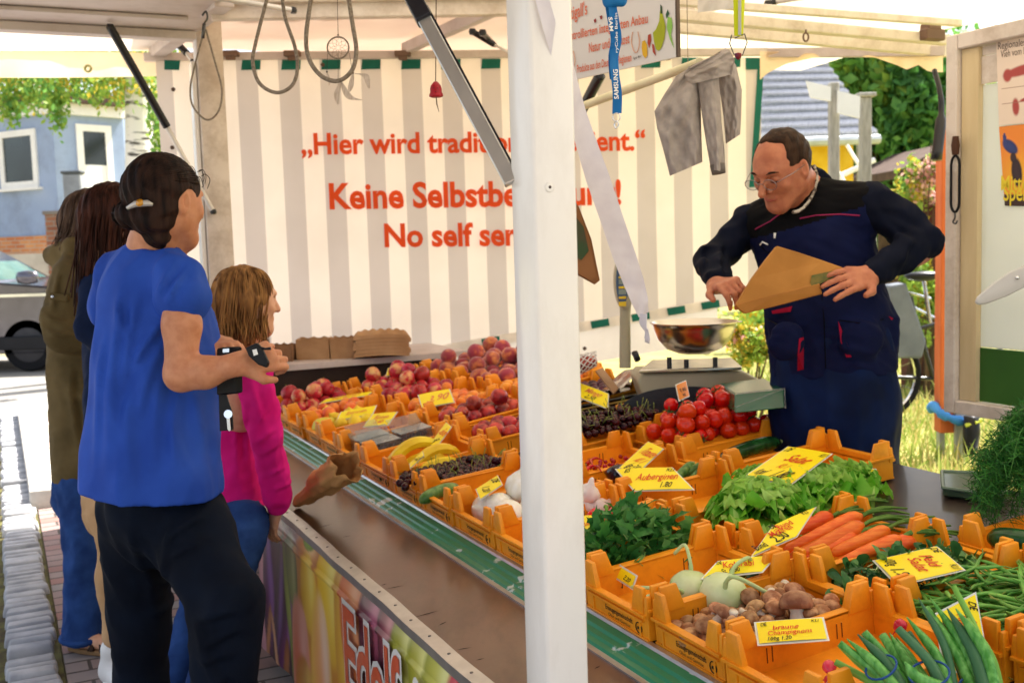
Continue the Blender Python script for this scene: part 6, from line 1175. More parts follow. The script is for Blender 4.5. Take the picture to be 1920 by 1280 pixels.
pcard((1560, 871), (1606, 880), (1552, 884), (.075, .075, .065), .8, 'yellow card behind the lettuce in the last crate', [('DE', .2, .6, .3, .2, 0), ('1.50', .6, .2, .3, .4, 0)]); pcard((1614, 877), (1640, 880), (1610, 886), (.07, .07, .06), .75, 'small yellow card at the right end of the last crate', [('Kl.I', .5, .3, .4, .6, 0)])
pcard((785, 740), (842, 729), (792, 765), (.115, .12, .09), 2.2, 'yellow card with large red figures before the dark nectarines', [('3,90', .5, .3, .4, .7, 1)], red=M('rose marker', 'e2805a', rough=.6))
pcard((676, 652), (728, 650), (690, 670), (.15, .15, .13), 2.9, 'yellow card high among the red apples', [('Elstar', .5, .4, .35, .6, 1)], red=mPinkI); pcard((592, 680), (640, 668), (590, 696), (.13, .14, .11), 3.2, 'yellow card leaning at the pink apples', [('Gala', .5, .4, .35, .5, 1)], red=mPinkI)
pcard((612, 748), (700, 733), (600, 756), (.10, .10, .09), 2.9, 'pale yellow card lying over the apricots', [('Aprikosen', .5, .4, .4, .6, 1)], red=mPinkI); pcard((640, 772), (705, 760), (632, 788), (.10, .10, .08), 2.7, 'yellow card in a white sleeve beside the lemons', [('Zitronen', .5, .4, .35, .6, 1)], red=mPinkI)
pcard((700, 776), (744, 772), (682, 800), (.105, .105, .08), 2.5, 'yellow card with faint orange writing right of the lemons', [('Birnen', .5, .5, .3, .6, 1), ('2,40', .5, .15, .25, .4, 1)], red=mPinkI); pcard((836, 792), (846, 800), (806, 832), (.13, .13, .10), 1.8, 'yellow card standing behind the bananas', [('Bananen', .5, .5, .2, .8, 1), ('kg', .3, .15, .2, .3, 0)])
pcard((792, 846), (794, 854), (768, 868), (.13, .13, .12), 1.9, 'narrow yellow card on the topmost banana', [('1,80', .5, .4, .3, .6, 0)]); pcard((728, 690), (742, 690), (724, 704), (.13, .13, .11), 2.8, 'small yellow card between apples and apricots', [('DE', .5, .4, .4, .6, 0)])
pcard((1268, 722), (1286, 714), (1274, 750), (.24, .24, .20), 1.6, 'orange card in a clear sleeve between cherries and tomatoes', [('7.90', .5, .4, .2, .6, 0), ('kg', .5, .15, .15, .3, 0)], card=mOraC)
# ================================================================== weighing scale
mOlive = M('olive beige casing', 'a29c82', 'aca68c', rough=.45, scale=5); mSteel = M('brushed steel', 'a8a49c', 'c2beb6', metal=1, rough=.22, scale=20, stretch=(1, 1, 8)); DS = 3.75
SCL = thing('weighing_scale', 'olive market scale with a round steel pan and tall display column', 'weighing scale', P(1310, 745, DS)); bs_ = dict(parent=SCL, base=True)
def face(pts, d, th, mat, name, **k): m = MB(); m.prism([P(x, y, d) for x, y in pts], nrm(FW * [1, 1, 0]) * th); return m.build(name, mat, **k)
face([(1195, 715), (1205, 700), (1395, 696), (1425, 712), (1445, 738), (1438, 748), (1400, 755), (1210, 760)], DS, .24, mOlive, 'casing', bevel=.012, seg=3, smooth=40, **bs_)
m = MB(); c_ = P(1290, 762, DS - .012); m.prism([P(1290 + 135 * math.cos(a) * .95, 772 - 48 * math.sin(a), DS - .003) for a in np.linspace(.0, math.pi, 18)], -FW * .004); m.build('dark_panel', M('dark fluted panel', '232428', '303238', rough=.4, scale=60, stretch=(1, 1, 12)), **bs_)
m = MB(); m.prism([P(1198, 700, DS - .02), P(1392, 693, DS - .02), P(1372, 676, DS + .2), P(1222, 680, DS + .2)], Z3 * .012); m.build('platform', mSteel, bevel=.003, **bs_)
bc = P(1302, 662, DS + .07); rb = .151; m = MB(); m.lathe([(.03, 0), (.06, .002), (.1, .018), (.13, .052), (.145, .09), (rb, .112), (rb + .006, .114), (rb + .005, .110), (rb - .003, .108), (.138, .085), (.12, .05), (.09, .02), (.05, .008), (.002, .006)], 40, Matrix.Translation(bc)); o = m.build('pan', M('polished pan steel', 'b4ada4', 'c2bbb2', metal=1, rough=.24, scale=3), smooth=60, **bs_)
m = MB(); m.tube([bc + RT * (rb) + Z3 * .112, bc + RT * (rb + .02) + Z3 * .114], [.012, .006], 8, flat=(1, .4)); m.build('pouring_lip', mSteel, parent=o, base=True, smooth=60)
for x, y in ((1255, 668), (1287, 672), (1341, 668)):
    m = MB(); a = P(x, y + 8, DS + .02); m.tube([a + Z3 * -.028, a + Z3 * .012], .009, 10); m.build('peg', mStrut, smooth=60, **bs_)
dc = DS + .06; m = MB(); m.tube([P(1172, 690, dc), P(1172, 590, dc), P(1174, 545, dc)], [.021, .019, .024], 14); m.build('column', mOlive, smooth=60, **bs_)
m = MB(); m.prism([P(1173 + 20 * math.cos(a) * (1 + .12 * math.sin(a)), 528 - 52 * math.sin(a), dc - .03) for a in np.linspace(0, 6.283, 26, endpoint=False)], FW * .07); hd = m.build('display_head', mOlive, bevel=.008, seg=2, smooth=50, **bs_)
m = MB(); m.prism([P(1167 + 12 * math.cos(a), 528 - 44 * math.sin(a), dc - .031) for a in np.linspace(0, 6.283, 24, endpoint=False)], -FW * .003); m.build('blue_panel', M('slate blue panel', '3f5470', rough=.3), parent=hd, base=True)
m = MB()
for y, hh in ((496, 6), (518, 4), (537, 4), (556, 4), (566, 8)): m.prism([P(1160, y, dc - .0345), P(1174, y - 1, dc - .0345), P(1174, y + hh, dc - .0345), P(1160, y + hh, dc - .0345)], -FW * .001)
m.build('yellow_key', M('yellow key print', 'd8b82a', rough=.5), parent=hd, base=True)
m = MB()
for y in (504, 524, 543): m.prism([P(1160, y, dc - .0345), P(1174, y - 1, dc - .0345), P(1174, y + 9, dc - .0345), P(1160, y + 9, dc - .0345)], -FW * .001)
m.build('readout', M('grey readout', '7f8a80', rough=.2), parent=hd, base=True)
m = MB(); m.lathe([(.018, -.01), (.022, 0), (.018, .012)], 14, Matrix.Translation(P(1192, 668, dc)) @ Matrix.Rotation(1.2, 4, 'Y')); m.build('knob', mStrut, smooth=60, **bs_)
# dark green display tray, black film-wrapped box, fruit in foam net
t = thing('green_tray', 'dark green tray with clear plastic edge behind the tomatoes', 'tray', P(1425, 762, 3.3)); m = MB(); a = [P(1378, 738, 3.4), P(1470, 728, 3.3), P(1472, 765, 3.25), P(1378, 775, 3.35)]; m.prism(a, nrm(FW * [1, 1, 0]) * .25); m.build('tray', M('bottle green plastic', '0f4a30', '1a5a3c', rough=.2, coat=.5), t, base=True, bevel=.004)
m = MB(); [m.tube([a[i] - FW * .004, a[(i + 1) % 4] - FW * .004], .0022, 6) for i in (0, 1)]; m.tube([a[1] - FW * .004, a[3] - FW * .004 + Z3 * .02], .0015, 5); m.build('edge', mClr, t, base=True)
bx = thing('fruit_box', 'black carton with gold line wrapped in shiny film beside the scale', 'box', P(1190, 780, 4.1)); m = MB(); fa = [P(1075, 762, 3.95), P(1292, 718, 4.05), P(1293, 756, 4.05), P(1075, 800, 3.95)]; m.prism(fa, nrm(FW * [1, 1, 0]) * .3); m.build('carton', M('black carton', '0e0d0c', rough=.25, coat=.6), bx, base=True, bevel=.004)
m = MB(); lerp = lambda a, b, u: a + (b - a) * u; m.add([lerp(fa[0], fa[3], .18) - FW * .002, lerp(fa[1], fa[2], .18) - FW * .002, lerp(fa[1], fa[2], .26) - FW * .002, lerp(fa[0], fa[3], .26) - FW * .002], [(0, 1, 2, 3)]); hc = P(1266, 729, 4.0)
m.add([hc + RT * .016 * (abs(math.sin(a)) ** 3 * math.copysign(1, math.sin(a))) + UP * .014 * (13 * math.cos(a) - 5 * math.cos(2 * a) - 2 * math.cos(3 * a)) / 16 for a in np.linspace(0, 6.283, 22, endpoint=False)], [tuple(range(22))]); m.build('gold_print', M('gold print', 'c9a85a', rough=.4), bx, base=True)
m = MB(); rq = np.random.RandomState(4); hz = rq.normal(size=(15, 9)) * .006; top = lambda u, v: lerp(lerp(fa[0], fa[1], u), lerp(fa[0], fa[1], u) + nrm(FW * [1, 1, 0]) * .3, v)
m.grid(lambda u, v: top(u, v) + Z3 * (.012 + hz[int(u * 14), int(v * 8)] + .05 * math.exp(-((u - .55) / .12) ** 2) * (1 - v * .3) + .01), 14, 8); m.build('film', M('crinkled film', '8a7460', '5a4a3e', rough=.12, metal=.35, coat=.8, scale=9), bx, base=True, smooth=30)
m = MB(); m.prism([P(1117, 698, 3.92), P(1150, 740, 3.85), P(1160, 730, 3.88), P(1130, 692, 3.96)], Z3 * .006); m.build('card_flap', M('brown card', 'a58262', rough=.8), bx, base=True)
t = thing('netted_fruit', 'red fruit in a white foam net sticking up beside the white post', 'fruit', P(1104, 712, 3.9)); S_ = SDF(P(1080, 690, 3.9) - .08, P(1080, 690, 3.9) + .1, .005); c0 = P(1075, 688, 3.9); S_.cone(c0, P(1108, 678, 3.9), .038, .024); S_.build('fruit', mNect, t, True)
m = MB()
for k in range(9):
    for sg in (1, -1):
        pts = [c0 + (P(1118, 672, 3.9) - c0) * v + (.041 - .014 * v) * (UP * math.cos(k * .7 + sg * v * 2.4) - FW * math.sin(k * .7 + sg * v * 2.4)) for v in np.linspace(-.3, 1, 9)]; m.tube(pts, .0022, 5)
m.build('foam_net', M('white foam net', 'e6e2dc', rough=.7), t, base=True)['kind'] = 'stuff'
# cartons at the far end of the display
mCard = M('brown cardboard', '9a7450', 'b08a64', rough=.85, scale=9, bump=.2, bscale=40); mCardD = M('dark brown cardboard', '77543a', '8b6648', rough=.85, scale=9)
zE = P(590, 674, 5.3)[2]; se, te = ist(P(600, 674, 5.3))
m = MB(); stb(m, te - .4, te + .75, se - .12, se + .45, zE - .03, zE - .001); m.build('end_shelf', mLav, **B_); m = MB(); stb(m, te - .35, te + .7, se - .08, se + .4, .1, zE - .031); m.build('end_cabinet', mBoardD, **B_)
def carton(px0, px1, py0, py1, d, label, nm='cardboard_punnets', wav=True, mat=None, lay=5):
    a, b = P(px0, py1, d), P(px1, py1, d); h = (py1 - py0) / FPX * d; ex = b - a; ex[2] = 0; W_ = np.linalg.norm(ex); ex = ex / W_; ey = np.array([-ex[1], ex[0], 0]); t = thing(nm, label, 'cardboard punnets', (a + b) / 2)
    for i in range(lay):
        m = MB(); z0, z1 = h * i / lay * .25, h * (.72 + .28 * (i + 1) / lay); ins = .0015 * i; n_ = 16
        for sd in range(4):
            o_ = [a, a + ex * W_, a + ex * W_ + ey * .12, a + ey * .12][sd]; e_ = [ex, ey, -ex, -ey][sd]; l_ = [W_, .12, W_, .12][sd]; nn = [ey, -ex, -ey, ex][sd]
            v = []; f = []
            for k in range(n_ + 1):
                u = k / n_; p = o_ + e_ * l_ * u; wv = .010 * abs(math.sin(u * 9.4 + i)) if wav else .003 * math.sin(u * 12); v += [p + nn * (.006 + ins) + Z3 * z0, p - nn * .0 + nn * ins + Z3 * (z1 - wv)]
            f = [(2 * k, 2 * k + 2, 2 * k + 3, 2 * k + 1) for k in range(n_)]; m.add(v, f)
        m.build('punnet', mat or mCard, t, base=True, solid=.0016)
    return t
carton(506, 549, 646, 682, 5.25, 'small dark cardboard punnet leftmost at the far end', mat=mCardD, lay=2); carton(556, 618, 634, 682, 5.3, 'stack of brown cardboard punnets with wavy rims at the far end', lay=5); carton(620, 666, 632, 680, 5.3, 'narrower stack of brown cardboard punnets beside the egg trays', lay=5)
t = thing('egg_trays', 'tall stack of brown moulded pulp egg trays against the striped wall', 'egg trays', P(712, 660, 5.35))
for i in range(6):
    m = MB(); y = 664 - i * 6.5
    def eg(u, v): p = P(664 + 104 * u + 3 * math.sin(i * 2), y - 12 * u * (1 - u) - 4 * u, 5.25 + .26 * v); return p + Z3 * (.012 * math.sin(u * 22) * math.sin(v * 20) + .02 * min(1, 8 * min(u, 1 - u, v, 1 - v)))
    m.grid(eg, 26, 14); m.grid(lambda u, v: P(664 + 104 * u + 3 * math.sin(i * 2), y - 12 * u * (1 - u) - 4 * u + 7 * v, 5.25 - .004 * v), 10, 1); m.build('tray', mCard, t, base=True, smooth=60)
# ================================================================== paper bags
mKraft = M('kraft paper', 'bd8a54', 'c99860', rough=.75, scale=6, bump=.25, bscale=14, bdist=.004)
b0, b1 = G(556, 944, .612), P(652, 872, 3.16); ax_ = nrm(b1 - b0); sd_ = nrm(np.cross(ax_, Z3)); up_ = np.cross(sd_, ax_); V = []; F = []; nr_, nn_ = 22, 34; q = np.random.RandomState(14)
for i in range(nr_ + 1):                                            # a crumpled open bag: creased rings from the twisted tail to the mouth
    v = i / nr_; r = .010 + .050 * v ** .75 - .010 * sm(v, .8, 1)
    for j in range(nn_):
        a = 6.283 * j / nn_; d_ = sd_ * math.cos(a) * 1.1 + up_ * math.sin(a) * .88; p = b0 + ax_ * (np.linalg.norm(b1 - b0) * v + .010 * math.sin(a * 5 + 1) * v) + d_ * r
        k_ = (abs(vnoise(p[0], p[1], p[2], 30, 3)) * .016 + abs(vnoise(p[0], p[1], p[2], 62, 4)) * .006 - .010) * (.3 + v) + .004 * math.sin(a * 9 + v * 6) * v; p = p + d_ * k_; p[2] = max(p[2], .6015); V.append(p)
F = [(i * nn_ + j, i * nn_ + (j + 1) % nn_, (i + 1) * nn_ + (j + 1) % nn_, (i + 1) * nn_ + j) for i in range(nr_) for j in range(nn_)]
o = fastmesh('paper_bag', V, F, mKraft, smooth=True, top=True); md = o.modifiers.new('t', 'SOLIDIFY'); md.thickness = .0012; tag(o, 'crumpled brown paper bag lying on the counter by the girl', 'paper bag')
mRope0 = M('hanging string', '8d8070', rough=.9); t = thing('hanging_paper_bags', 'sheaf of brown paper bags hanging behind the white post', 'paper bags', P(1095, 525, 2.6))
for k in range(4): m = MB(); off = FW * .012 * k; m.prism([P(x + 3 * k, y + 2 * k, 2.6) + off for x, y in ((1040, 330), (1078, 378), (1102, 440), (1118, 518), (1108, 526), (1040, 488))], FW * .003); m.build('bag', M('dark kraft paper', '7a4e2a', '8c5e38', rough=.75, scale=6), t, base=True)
m = MB(); a = P(1040, 330, 2.62); m.tube([a, [a[0], a[1], 2.64]], .0015, 5); m.build('string', mRope0, t, base=True); m = MB(); m.add([P(x, y, 2.597) for x, y in ((1076, 402), (1094, 425), (1104, 470), (1090, 488), (1076, 480))], [(0, 1, 2, 3, 4)]); m.build('green_print', M('dark green print', '2f4526', '46402a', rough=.7, scale=20), t, base=True)
# ================================================================== things hanging from the roof
mRope = M('grey brown cord', '6e6256', '94887a', rough=.85, scale=160, bump=.4, bscale=200)
def cord(name, label, cat, pts, d, r, mat, n=8, extra=None):
    t = thing(name, label, cat, P(*pts[0], d)); m = MB(); m.tube(bez([P(x, y, d) for x, y in pts], 7), r, n); m.build('cord', mat, t, smooth=180, base=True); return t
cord('cable_loop', 'thick grey brown cable loop hanging left of the dreamcatcher', 'cable', [(508, -40), (500, 0), (480, 78), (474, 118), (487, 157), (519, 174), (548, 160), (558, 125), (552, 85), (534, 30), (526, -40)], 3.0, .0052, mRope)
cord('cable_loop', 'thick grey brown cable loop hanging round the dreamcatcher', 'cable', [(592, -40), (583, 0), (574, 70), (580, 112), (603, 143), (634, 152), (660, 132), (668, 95), (661, 45), (648, -40)], 2.95, .0062, mRope)
t = cord('wire_loop', 'thin wire loop on a snap hook at the left corner post', 'wire loop', [(380, 68), (366, 120), (357, 165), (362, 200), (388, 225), (410, 208), (416, 168), (404, 120), (386, 56)], 3.9, .0036, mRope)
m = MB(); m.tube([P(380, 72, 3.9), P(383, 45, 3.9)], .007, 8); m.tube(bez([P(383, 45, 3.9), P(389, 34, 3.9), P(386, 22, 3.9), P(379, 30, 3.9)], 5), .004, 6); m.build('snap_hook', M('dull steel', '5c5c5c'), t, base=True, smooth=180)
D_ = 3.02; t = thing('dreamcatcher', 'small dreamcatcher with pale feathers hanging inside the cable loop', 'dreamcatcher', P(634, 180, D_)); c_ = P(634, 90, D_)
cir = lambda r, a: c_ + RT * r * math.cos(a) + UP * r * math.sin(a)
m = MB(); m.tube([cir(.0305, a) for a in np.linspace(0, 6.283, 30, endpoint=False)], .0024, 7, closed=True); m.build('hoop', mRope, t, base=True, smooth=180); m = MB()
for r0, r1, n_ in ((.0305, .021, 9), (.021, .0125, 9), (.0125, .005, 9)):
    for k in range(n_): a = k * 6.283 / n_ + (.35 if r0 == .021 else 0); m.tube([cir(r0, a), cir(r1, a + .349), cir(r0, a + .698)], .0005, 4)
m.build('web', M('web thread', '7f7266', rough=.8), t, base=True); m = MB()
m.tube([P(632, -30, D_), P(634, 68, D_)], .0008, 5); m.lathe([(.0005, -.003), (.0032, 0), (.0005, .003)], 8, Matrix.Translation(P(634, 66, D_))); [m.tube([P(a, 100, D_), P(b, c, D_)], .0006, 4) for a, b, c in ((614, 613, 135), (634, 634, 150), (655, 661, 136))]; [m.lathe([(.0005, -.003), (.0032, 0), (.0005, .003)], 8, Matrix.Translation(P(x, y, D_))) for x, y in ((613, 135), (662, 137))]; m.build('string', M('black thread', '2a2420', rough=.8), t, base=True)
for (a, b, c, w_) in (((640, 150), (632, 175), (634, 196), .011), ((638, 152), (655, 182), (678, 188), .012), ((662, 137), (658, 160), (656, 172), .010), ((664, 138), (685, 142), (692, 166), .011), ((613, 136), (616, 148), (617, 160), .005)):
    pts = bez([P(*a, D_), P(*b, D_), P(*c, D_)], 6); m = MB(); m.grid(lambda u, v: np.asarray(pts[int(v * 12)]) + (RT * .8 + UP * .2) * w_ * (u - .5) * 2 * math.sin(.25 + v * 2.6) + FW * .002 * math.sin(u * 3), 6, 12); m.build('feather', M('pale feather', 'cfc4ba', 'b3a498', rough=.9, scale=60, stretch=(8, 1, 1), lucent=.3), t, base=True, smooth=180)
t = thing('red_charm', 'small red bell shaped face charm on a dark string', 'charm', P(818, 205, 2.6)); c_ = P(818, 183, 2.6); m = MB(); Mx = Matrix.Translation(c_)
m.lathe([(.012, 0), (.017, .002), (.0175, .006), (.0145, .012), (.0145, .020), (.0125, .028), (.008, .034), (.004, .038), (.0005, .039)], 20, Mx); m.build('head', M('red lacquer', '8e1622', 'b02432', rough=.35, scale=40), t, base=True, smooth=180); m = MB(); f_ = -nrm(FW * [1, 1, 0])
for x, z, r in ((-.005, .021, .002), (.005, .021, .002), (0, .011, .003)): m.lathe([(.0003, -r * .5), (r, 0), (.0003, r * .5)], 8, Matrix.Translation(c_ + RT * x + Z3 * z + f_ * .0142))
m.build('features', M('dark red groove', '3a0a10', rough=.5), t, base=True); m = MB(); m.tube([P(818, -30, 2.6), c_ + Z3 * .039], .0012, 5); m.tube([c_, P(819, 195, 2.6), P(823, 210, 2.6)], [.0012, .0016, .0006], 5); m.build('string', M('brown string', '4a3426', rough=.9), t, base=True)
# advertising board
SGp = P(1266, 108, 2.6); sgL = P(1100, 146, 2.87); sgd = nrm((sgL - SGp) * [1, 1, 0]); sgn = np.array([sgd[1], -sgd[0], 0]); sgn = sgn if sgn @ (CAM - SGp) > 0 else -sgn
def SG(px, py, n=.0): return PL(px, py, SGp + sgn * n, sgn)
t = thing('advertising_board', 'white hanging board with red lettering and painted fruit', 'sign', SG(1160, 130)); zb_ = SGp[2]; m = MB(); a = SG(1268, 108); b = SG(1035, 150); zt_ = 2.28
q = [np.array([p[0], p[1], z]) for p, z in ((a, zb_), (b, zb_), (b, zt_), (a, zt_))]; m.prism(q, -sgn * .006); m.build('board', M('white board face', 'd6cfca', 'dcd6d1', rough=.4, scale=2), t, base=True); m = MB(); m.prism([q[0] + sgn * .001, q[3] + sgn * .001, q[3] + sgn * .001 - sgd * .007, q[0] + sgn * .001 - sgd * .007], -sgn * .009); m.build('edge_strip', M('bronze strip', '5d4c40', rough=.5, metal=.3), t, base=True)
zpx = lambda x, y: SG(x, y, .002); mRP = M('red print', 'd9765a', rough=.5, var=.04)
def sline(txt, x0, y0, x1, y1, hpx, mt=None):
    m = MB(); a, b = zpx(x0, y0), zpx(x1, y1); h = np.linalg.norm(zpx((x0 + x1) / 2, (y0 + y1) / 2) - zpx((x0 + x1) / 2, (y0 + y1) / 2 - hpx)); put_text(m, txt, (a + b) / 2, b - a, Z3, h, 0, width=np.linalg.norm(b - a), n=.0004, bold=.02); m.build('lettering', mt or mRP, t, base=True)
sline("Nachtigall's", 1044, 46, 1101, 27, 24); sline('Aus kontrollierten integrierten Anbau', 1040, 82, 1215, 43, 17); sline('Natur und Feinkost', 1104, 99, 1180, 81, 18); sline('Produkte aus den Deutschen Regionen', 1082, 137, 1184, 115, 15); sline('Obst & Gemüse', 1150, 6, 1192, -3, 14)
for nm, col, pol in (('banana_print', 'a3a81c', [(1239, 14), (1243, 30), (1248, 50), (1246, 72), (1240, 90), (1235, 96), (1230, 93), (1226, 78), (1224, 62), (1230, 55), (1236, 40), (1237, 24)]), ('banana_stalk_print', '2f4a2a', [(1238, 9), (1241, 12), (1242, 26), (1238, 26)]), ('pea_print', '8fc05a', [(1252, 32), (1259, 34), (1261, 50), (1258, 66), (1264, 92), (1256, 74), (1250, 52)]), ('pea_leaf_print', '2c5238', [(1252, 18), (1255, 26), (1250, 36), (1248, 28)]),
                     ('mango_print', 'd9a822', [(1204, 78), (1209, 76), (1213, 84), (1214, 104), (1210, 110), (1205, 104), (1203, 90)]), ('chilli_print', 'a8402a', [(1215, 66), (1220, 64), (1221, 76), (1217, 91), (1214, 80)]), ('chilli_print', 'a8402a', [(1222, 82), (1226, 84), (1230, 106), (1224, 98)]), ('radish_print', '8a2a2a', [(1113, 38), (1117, 35), (1118, 41), (1115, 44)]), ('radish_print', '8a2a2a', [(1124, 31), (1129, 29), (1129, 36), (1126, 37)]), ('melon_print', '2f4a3a', [(1052, 8), (1060, 4), (1065, 14), (1065, 28), (1060, 34), (1052, 34)])):
    m = MB(); m.add([SG(x, y, .0022) for x, y in pol], [tuple(range(len(pol)))]); m.build(nm, M(nm.split('_')[0] + col, col, rough=.5), t, base=True)
for pts in ([(1186, 60), (1184, 80), (1189, 97), (1195, 97), (1199, 80), (1196, 60)], [(1066, 98), (1068, 120), (1074, 128), (1078, 115), (1075, 96)]): m = MB(); m.tube(bez([SG(x, y, .003) for x, y in pts], 5), .0014, 5); m.build('horseshoe_print', M('pink print', 'd8a890', rough=.5), t, base=True)
sline('Agrar M-V', 1187, 112, 1203, 108, 5, M('grey print', '77706c', rough=.6))
for k_ in (.04, .28):
    m = MB(); p = q[3] + sgd * k_; m.tube([p, [p[0], p[1], 2.66]], .002, 5); m.build('hanging_wire', mRope0, t, base=True)
# lanyard
D_ = 2.3; t = thing('lanyard', 'blue lanyard with white lettering hanging before the board', 'lanyard', P(1156, 240, D_)); mBlue = M('blue ribbon', '0f5fa0', '1a72b4', rough=.6, bump=.2, bscale=500); cl = bez([P(x, y, D_) for x, y in ((1149, -20), (1148, 10), (1152, 40), (1157, 75), (1152, 105), (1153, 140), (1157, 175), (1157, 213))], 8)
m = MB(); N_ = len(cl) - 1; m.grid(lambda u, v: np.asarray(cl[int(round(v * N_))]) + RT * .0195 * (u - .5) + FW * .006 * math.sin(v * 11 + u * 1.2) * (u - .5) * 2, 4, N_); m.grid(lambda u, v: np.asarray(cl[int(round(v * N_ * .75))]) - RT * .004 * (1 - v) + FW * .003 + RT * .019 * (u - .62), 3, N_); bd_ = m.build('band', mBlue, t, base=True, smooth=180)
m = MB(); S_ = SDF(P(1152, 0, D_) - .03, P(1152, 0, D_) + .03, .002); S_.cone(P(1138, -4, D_), P(1166, 4, D_), .009, .010).cone(P(1165, -8, D_), P(1140, 8, D_), .007, .008); S_.build('knot', mBlue, t, True)
mWP = M('white print', 'f0ede6'); m = MB(); put_text(m, 'SAMSUNG', P(1159, 158, D_ - .006), P(1156, 130, D_ - .006) - P(1158, 186, D_ - .006), -RT, .0095, 0, width=.064, bold=.03, n=.0004); m.build('lettering', mWP, bd_, base=True); m = MB(); put_text(m, 'SAM', P(1142, 46, D_ - .010), P(1146, 62, D_ - .01) - P(1143, 30, D_ - .01), RT, .008, 0, width=.03, bold=.03, n=.0004); m.build('lettering', mWP, bd_, base=True); m = MB(); put_text(m, 'ryCube Berlin', P(1158, 62, D_ - .008), P(1156, 22, D_ - .008) - P(1157, 102, D_ - .008), -RT, .006, 0, width=.085, n=.0004)
m.build('lettering', M('white print', 'f0ede6'), bd_, base=True); m = MB(); m.tube([P(1156, 220, D_) + RT * .008 * math.cos(a) + UP * .009 * math.sin(a) for a in np.linspace(0, 6.283, 16, endpoint=False)], .0012, 6, closed=True); m.tube(bez([P(1156, 226, D_), P(1160, 233, D_), P(1155, 241, D_), P(1152, 234, D_), P(1155, 227, D_)], 5), .0016, 6); m.build('clip', mChrome, t, base=True, smooth=180)
# reflective strap with wire clip, small hook, plastic sheet
D_ = 2.6; t = thing('reflective_strap', 'yellow reflective strap with a bent wire clip hanging from the beam', 'strap', P(1385, 105, D_)); m = MB(); m.grid(lambda u, v: P(1386 + 24 * (u - .5) * (1 - .3 * v) - 1 * v, -30 + 98 * v, D_ + .004 * math.cos(u * 6)), 6, 10); m.build('band', M('hi vis yellow', 'b9c40a', 'c8d21e', rough=.6), t, base=True, smooth=180)
m = MB(); m.grid(lambda u, v: P(1387 + 6 * (u - .5), -30 + 96 * v, D_ - .006), 1, 8); m.build('grey_stripe', M('grey reflective', 'a9aaa2', rough=.4), t, base=True); m = MB(); m.tube([P(x, y, D_) for x, y in ((1372, 66), (1368, 82), (1376, 102), (1392, 104), (1401, 80), (1396, 64), (1386, 68), (1378, 72))], .0016, 6); m.build('wire_clip', M('dull steel', '5c5c5c'), t, base=True)
m = MB(); m.lathe([(.001, -.009), (.007, -.004), (.009, .003), (.008, .007), (.001, .009)], 12, Matrix.Translation(P(1384, 106, D_ - .003))); m.build('plug', M('red rubber', '7a1f24', '2a2a5a', rough=.4, scale=60), t, base=True, smooth=180)
t = thing('ceiling_hook', 'small dark metal hook under the right roof beam', 'hook', P(1511, 78, 4.5)); m = MB(); m.tube([P(1511, 56, 4.5), P(1511, 64, 4.5)], .004, 6); m.tube([P(1511, 70, 4.5) + RT * .011 * math.cos(a) + UP * .018 * math.sin(a) for a in np.linspace(0, 6.283, 16, endpoint=False)], .004, 6, closed=True); m.build('eye', M('rubbed brown steel', '6d5547'), t, base=True, smooth=180)
t = thing('plastic_sheet', 'clear white plastic sheet tucked under the roof near the strap', 'plastic sheet', P(1340, 24, 2.7)); m = MB(); m.grid(lambda u, v: P(1308 + 70 * u, -30 + (54 - 8 * u) * v, 2.7 + .02 * math.sin(u * 7 + v * 3)), 14, 8); m.build('sheet', M('milky plastic', 'dcd8d4', rough=.25, lucent=.5, coat=.3), t, base=True, smooth=180)
# pole and hoodie
t = thing('cross_pole', 'pale wooden pole reaching across the stall with a hoodie on it', 'pole', P(1308, 120, 2.9)); m = MB(); m.tube([P(1075, 206, 4.25), P(1312, 117, 2.9)], [.016, .0125], 10); m.build('pole', M('pale wood', 'd2c9a4', 'ddd5b4', rough=.6, scale=6), t, base=True, smooth=60)
for p in (P(1290, 122, 2.97), P(1085, 203, 4.2)): m = MB(); m.tube([p, [p[0], p[1], 2.64]], .0012, 5); m.build('hanging_wire', mRope0, t, base=True)
D_ = 2.95; mJer = M('grey marl jersey', '958c88', 'a59b95', rough=.95, scale=40, bump=.2, bscale=300, spec=.08); t = thing('hoodie', 'grey hooded sweatshirt slung over the end of the pole', 'hoodie', P(1310, 330, D_))
def drape(name, le, ri, npl, amp, dz0, bulge=.03, ph=0.0, back=True):
    lv, rv = np.linspace(0, 1, len(le)), np.linspace(0, 1, len(ri)); le, ri = np.array(le, float), np.array(ri, float)
    lx = lambda v: (np.interp(v, lv, le[:, 0]), np.interp(v, lv, le[:, 1])); rx = lambda v: (np.interp(v, rv, ri[:, 0]), np.interp(v, rv, ri[:, 1]))
    def fn(u, v, sgn=1):
        a, b = lx(v), rx(v); g = .25 + .75 * sm(v, 0, .5); w_ = u + .03 * math.sin(6.283 * npl * u + ph + 2.2 * v) * math.sin(3.1416 * u); pl = .9 * math.sin(6.283 * npl * (u + .16 * math.sin(v * 4 + ph)) + ph + 1.5 * v) + .7 * float(vnoise(u * 1.3, v * .8, ph, 7, 5)) + .45 * float(vnoise(u, v * 2.2, ph, 14, 9))
        return P(a[0] + (b[0] - a[0]) * w_, a[1] + (b[1] - a[1]) * w_ + 1.2 * g * pl * (1 - v), D_ + dz0 - sgn * bulge * (1 - (2 * u - 1) ** 2) - (amp * g * pl if sgn > 0 else 0) + .004 * math.sin(v * 23 + u * 9) * (1 - v))
    m = MB(); m.grid(lambda u, v: fn(u, v), 44, 40); m.grid(lambda u, v: fn(u, v, -1), 12, 12); return m.build(name, mJer, t, base=True, smooth=180)
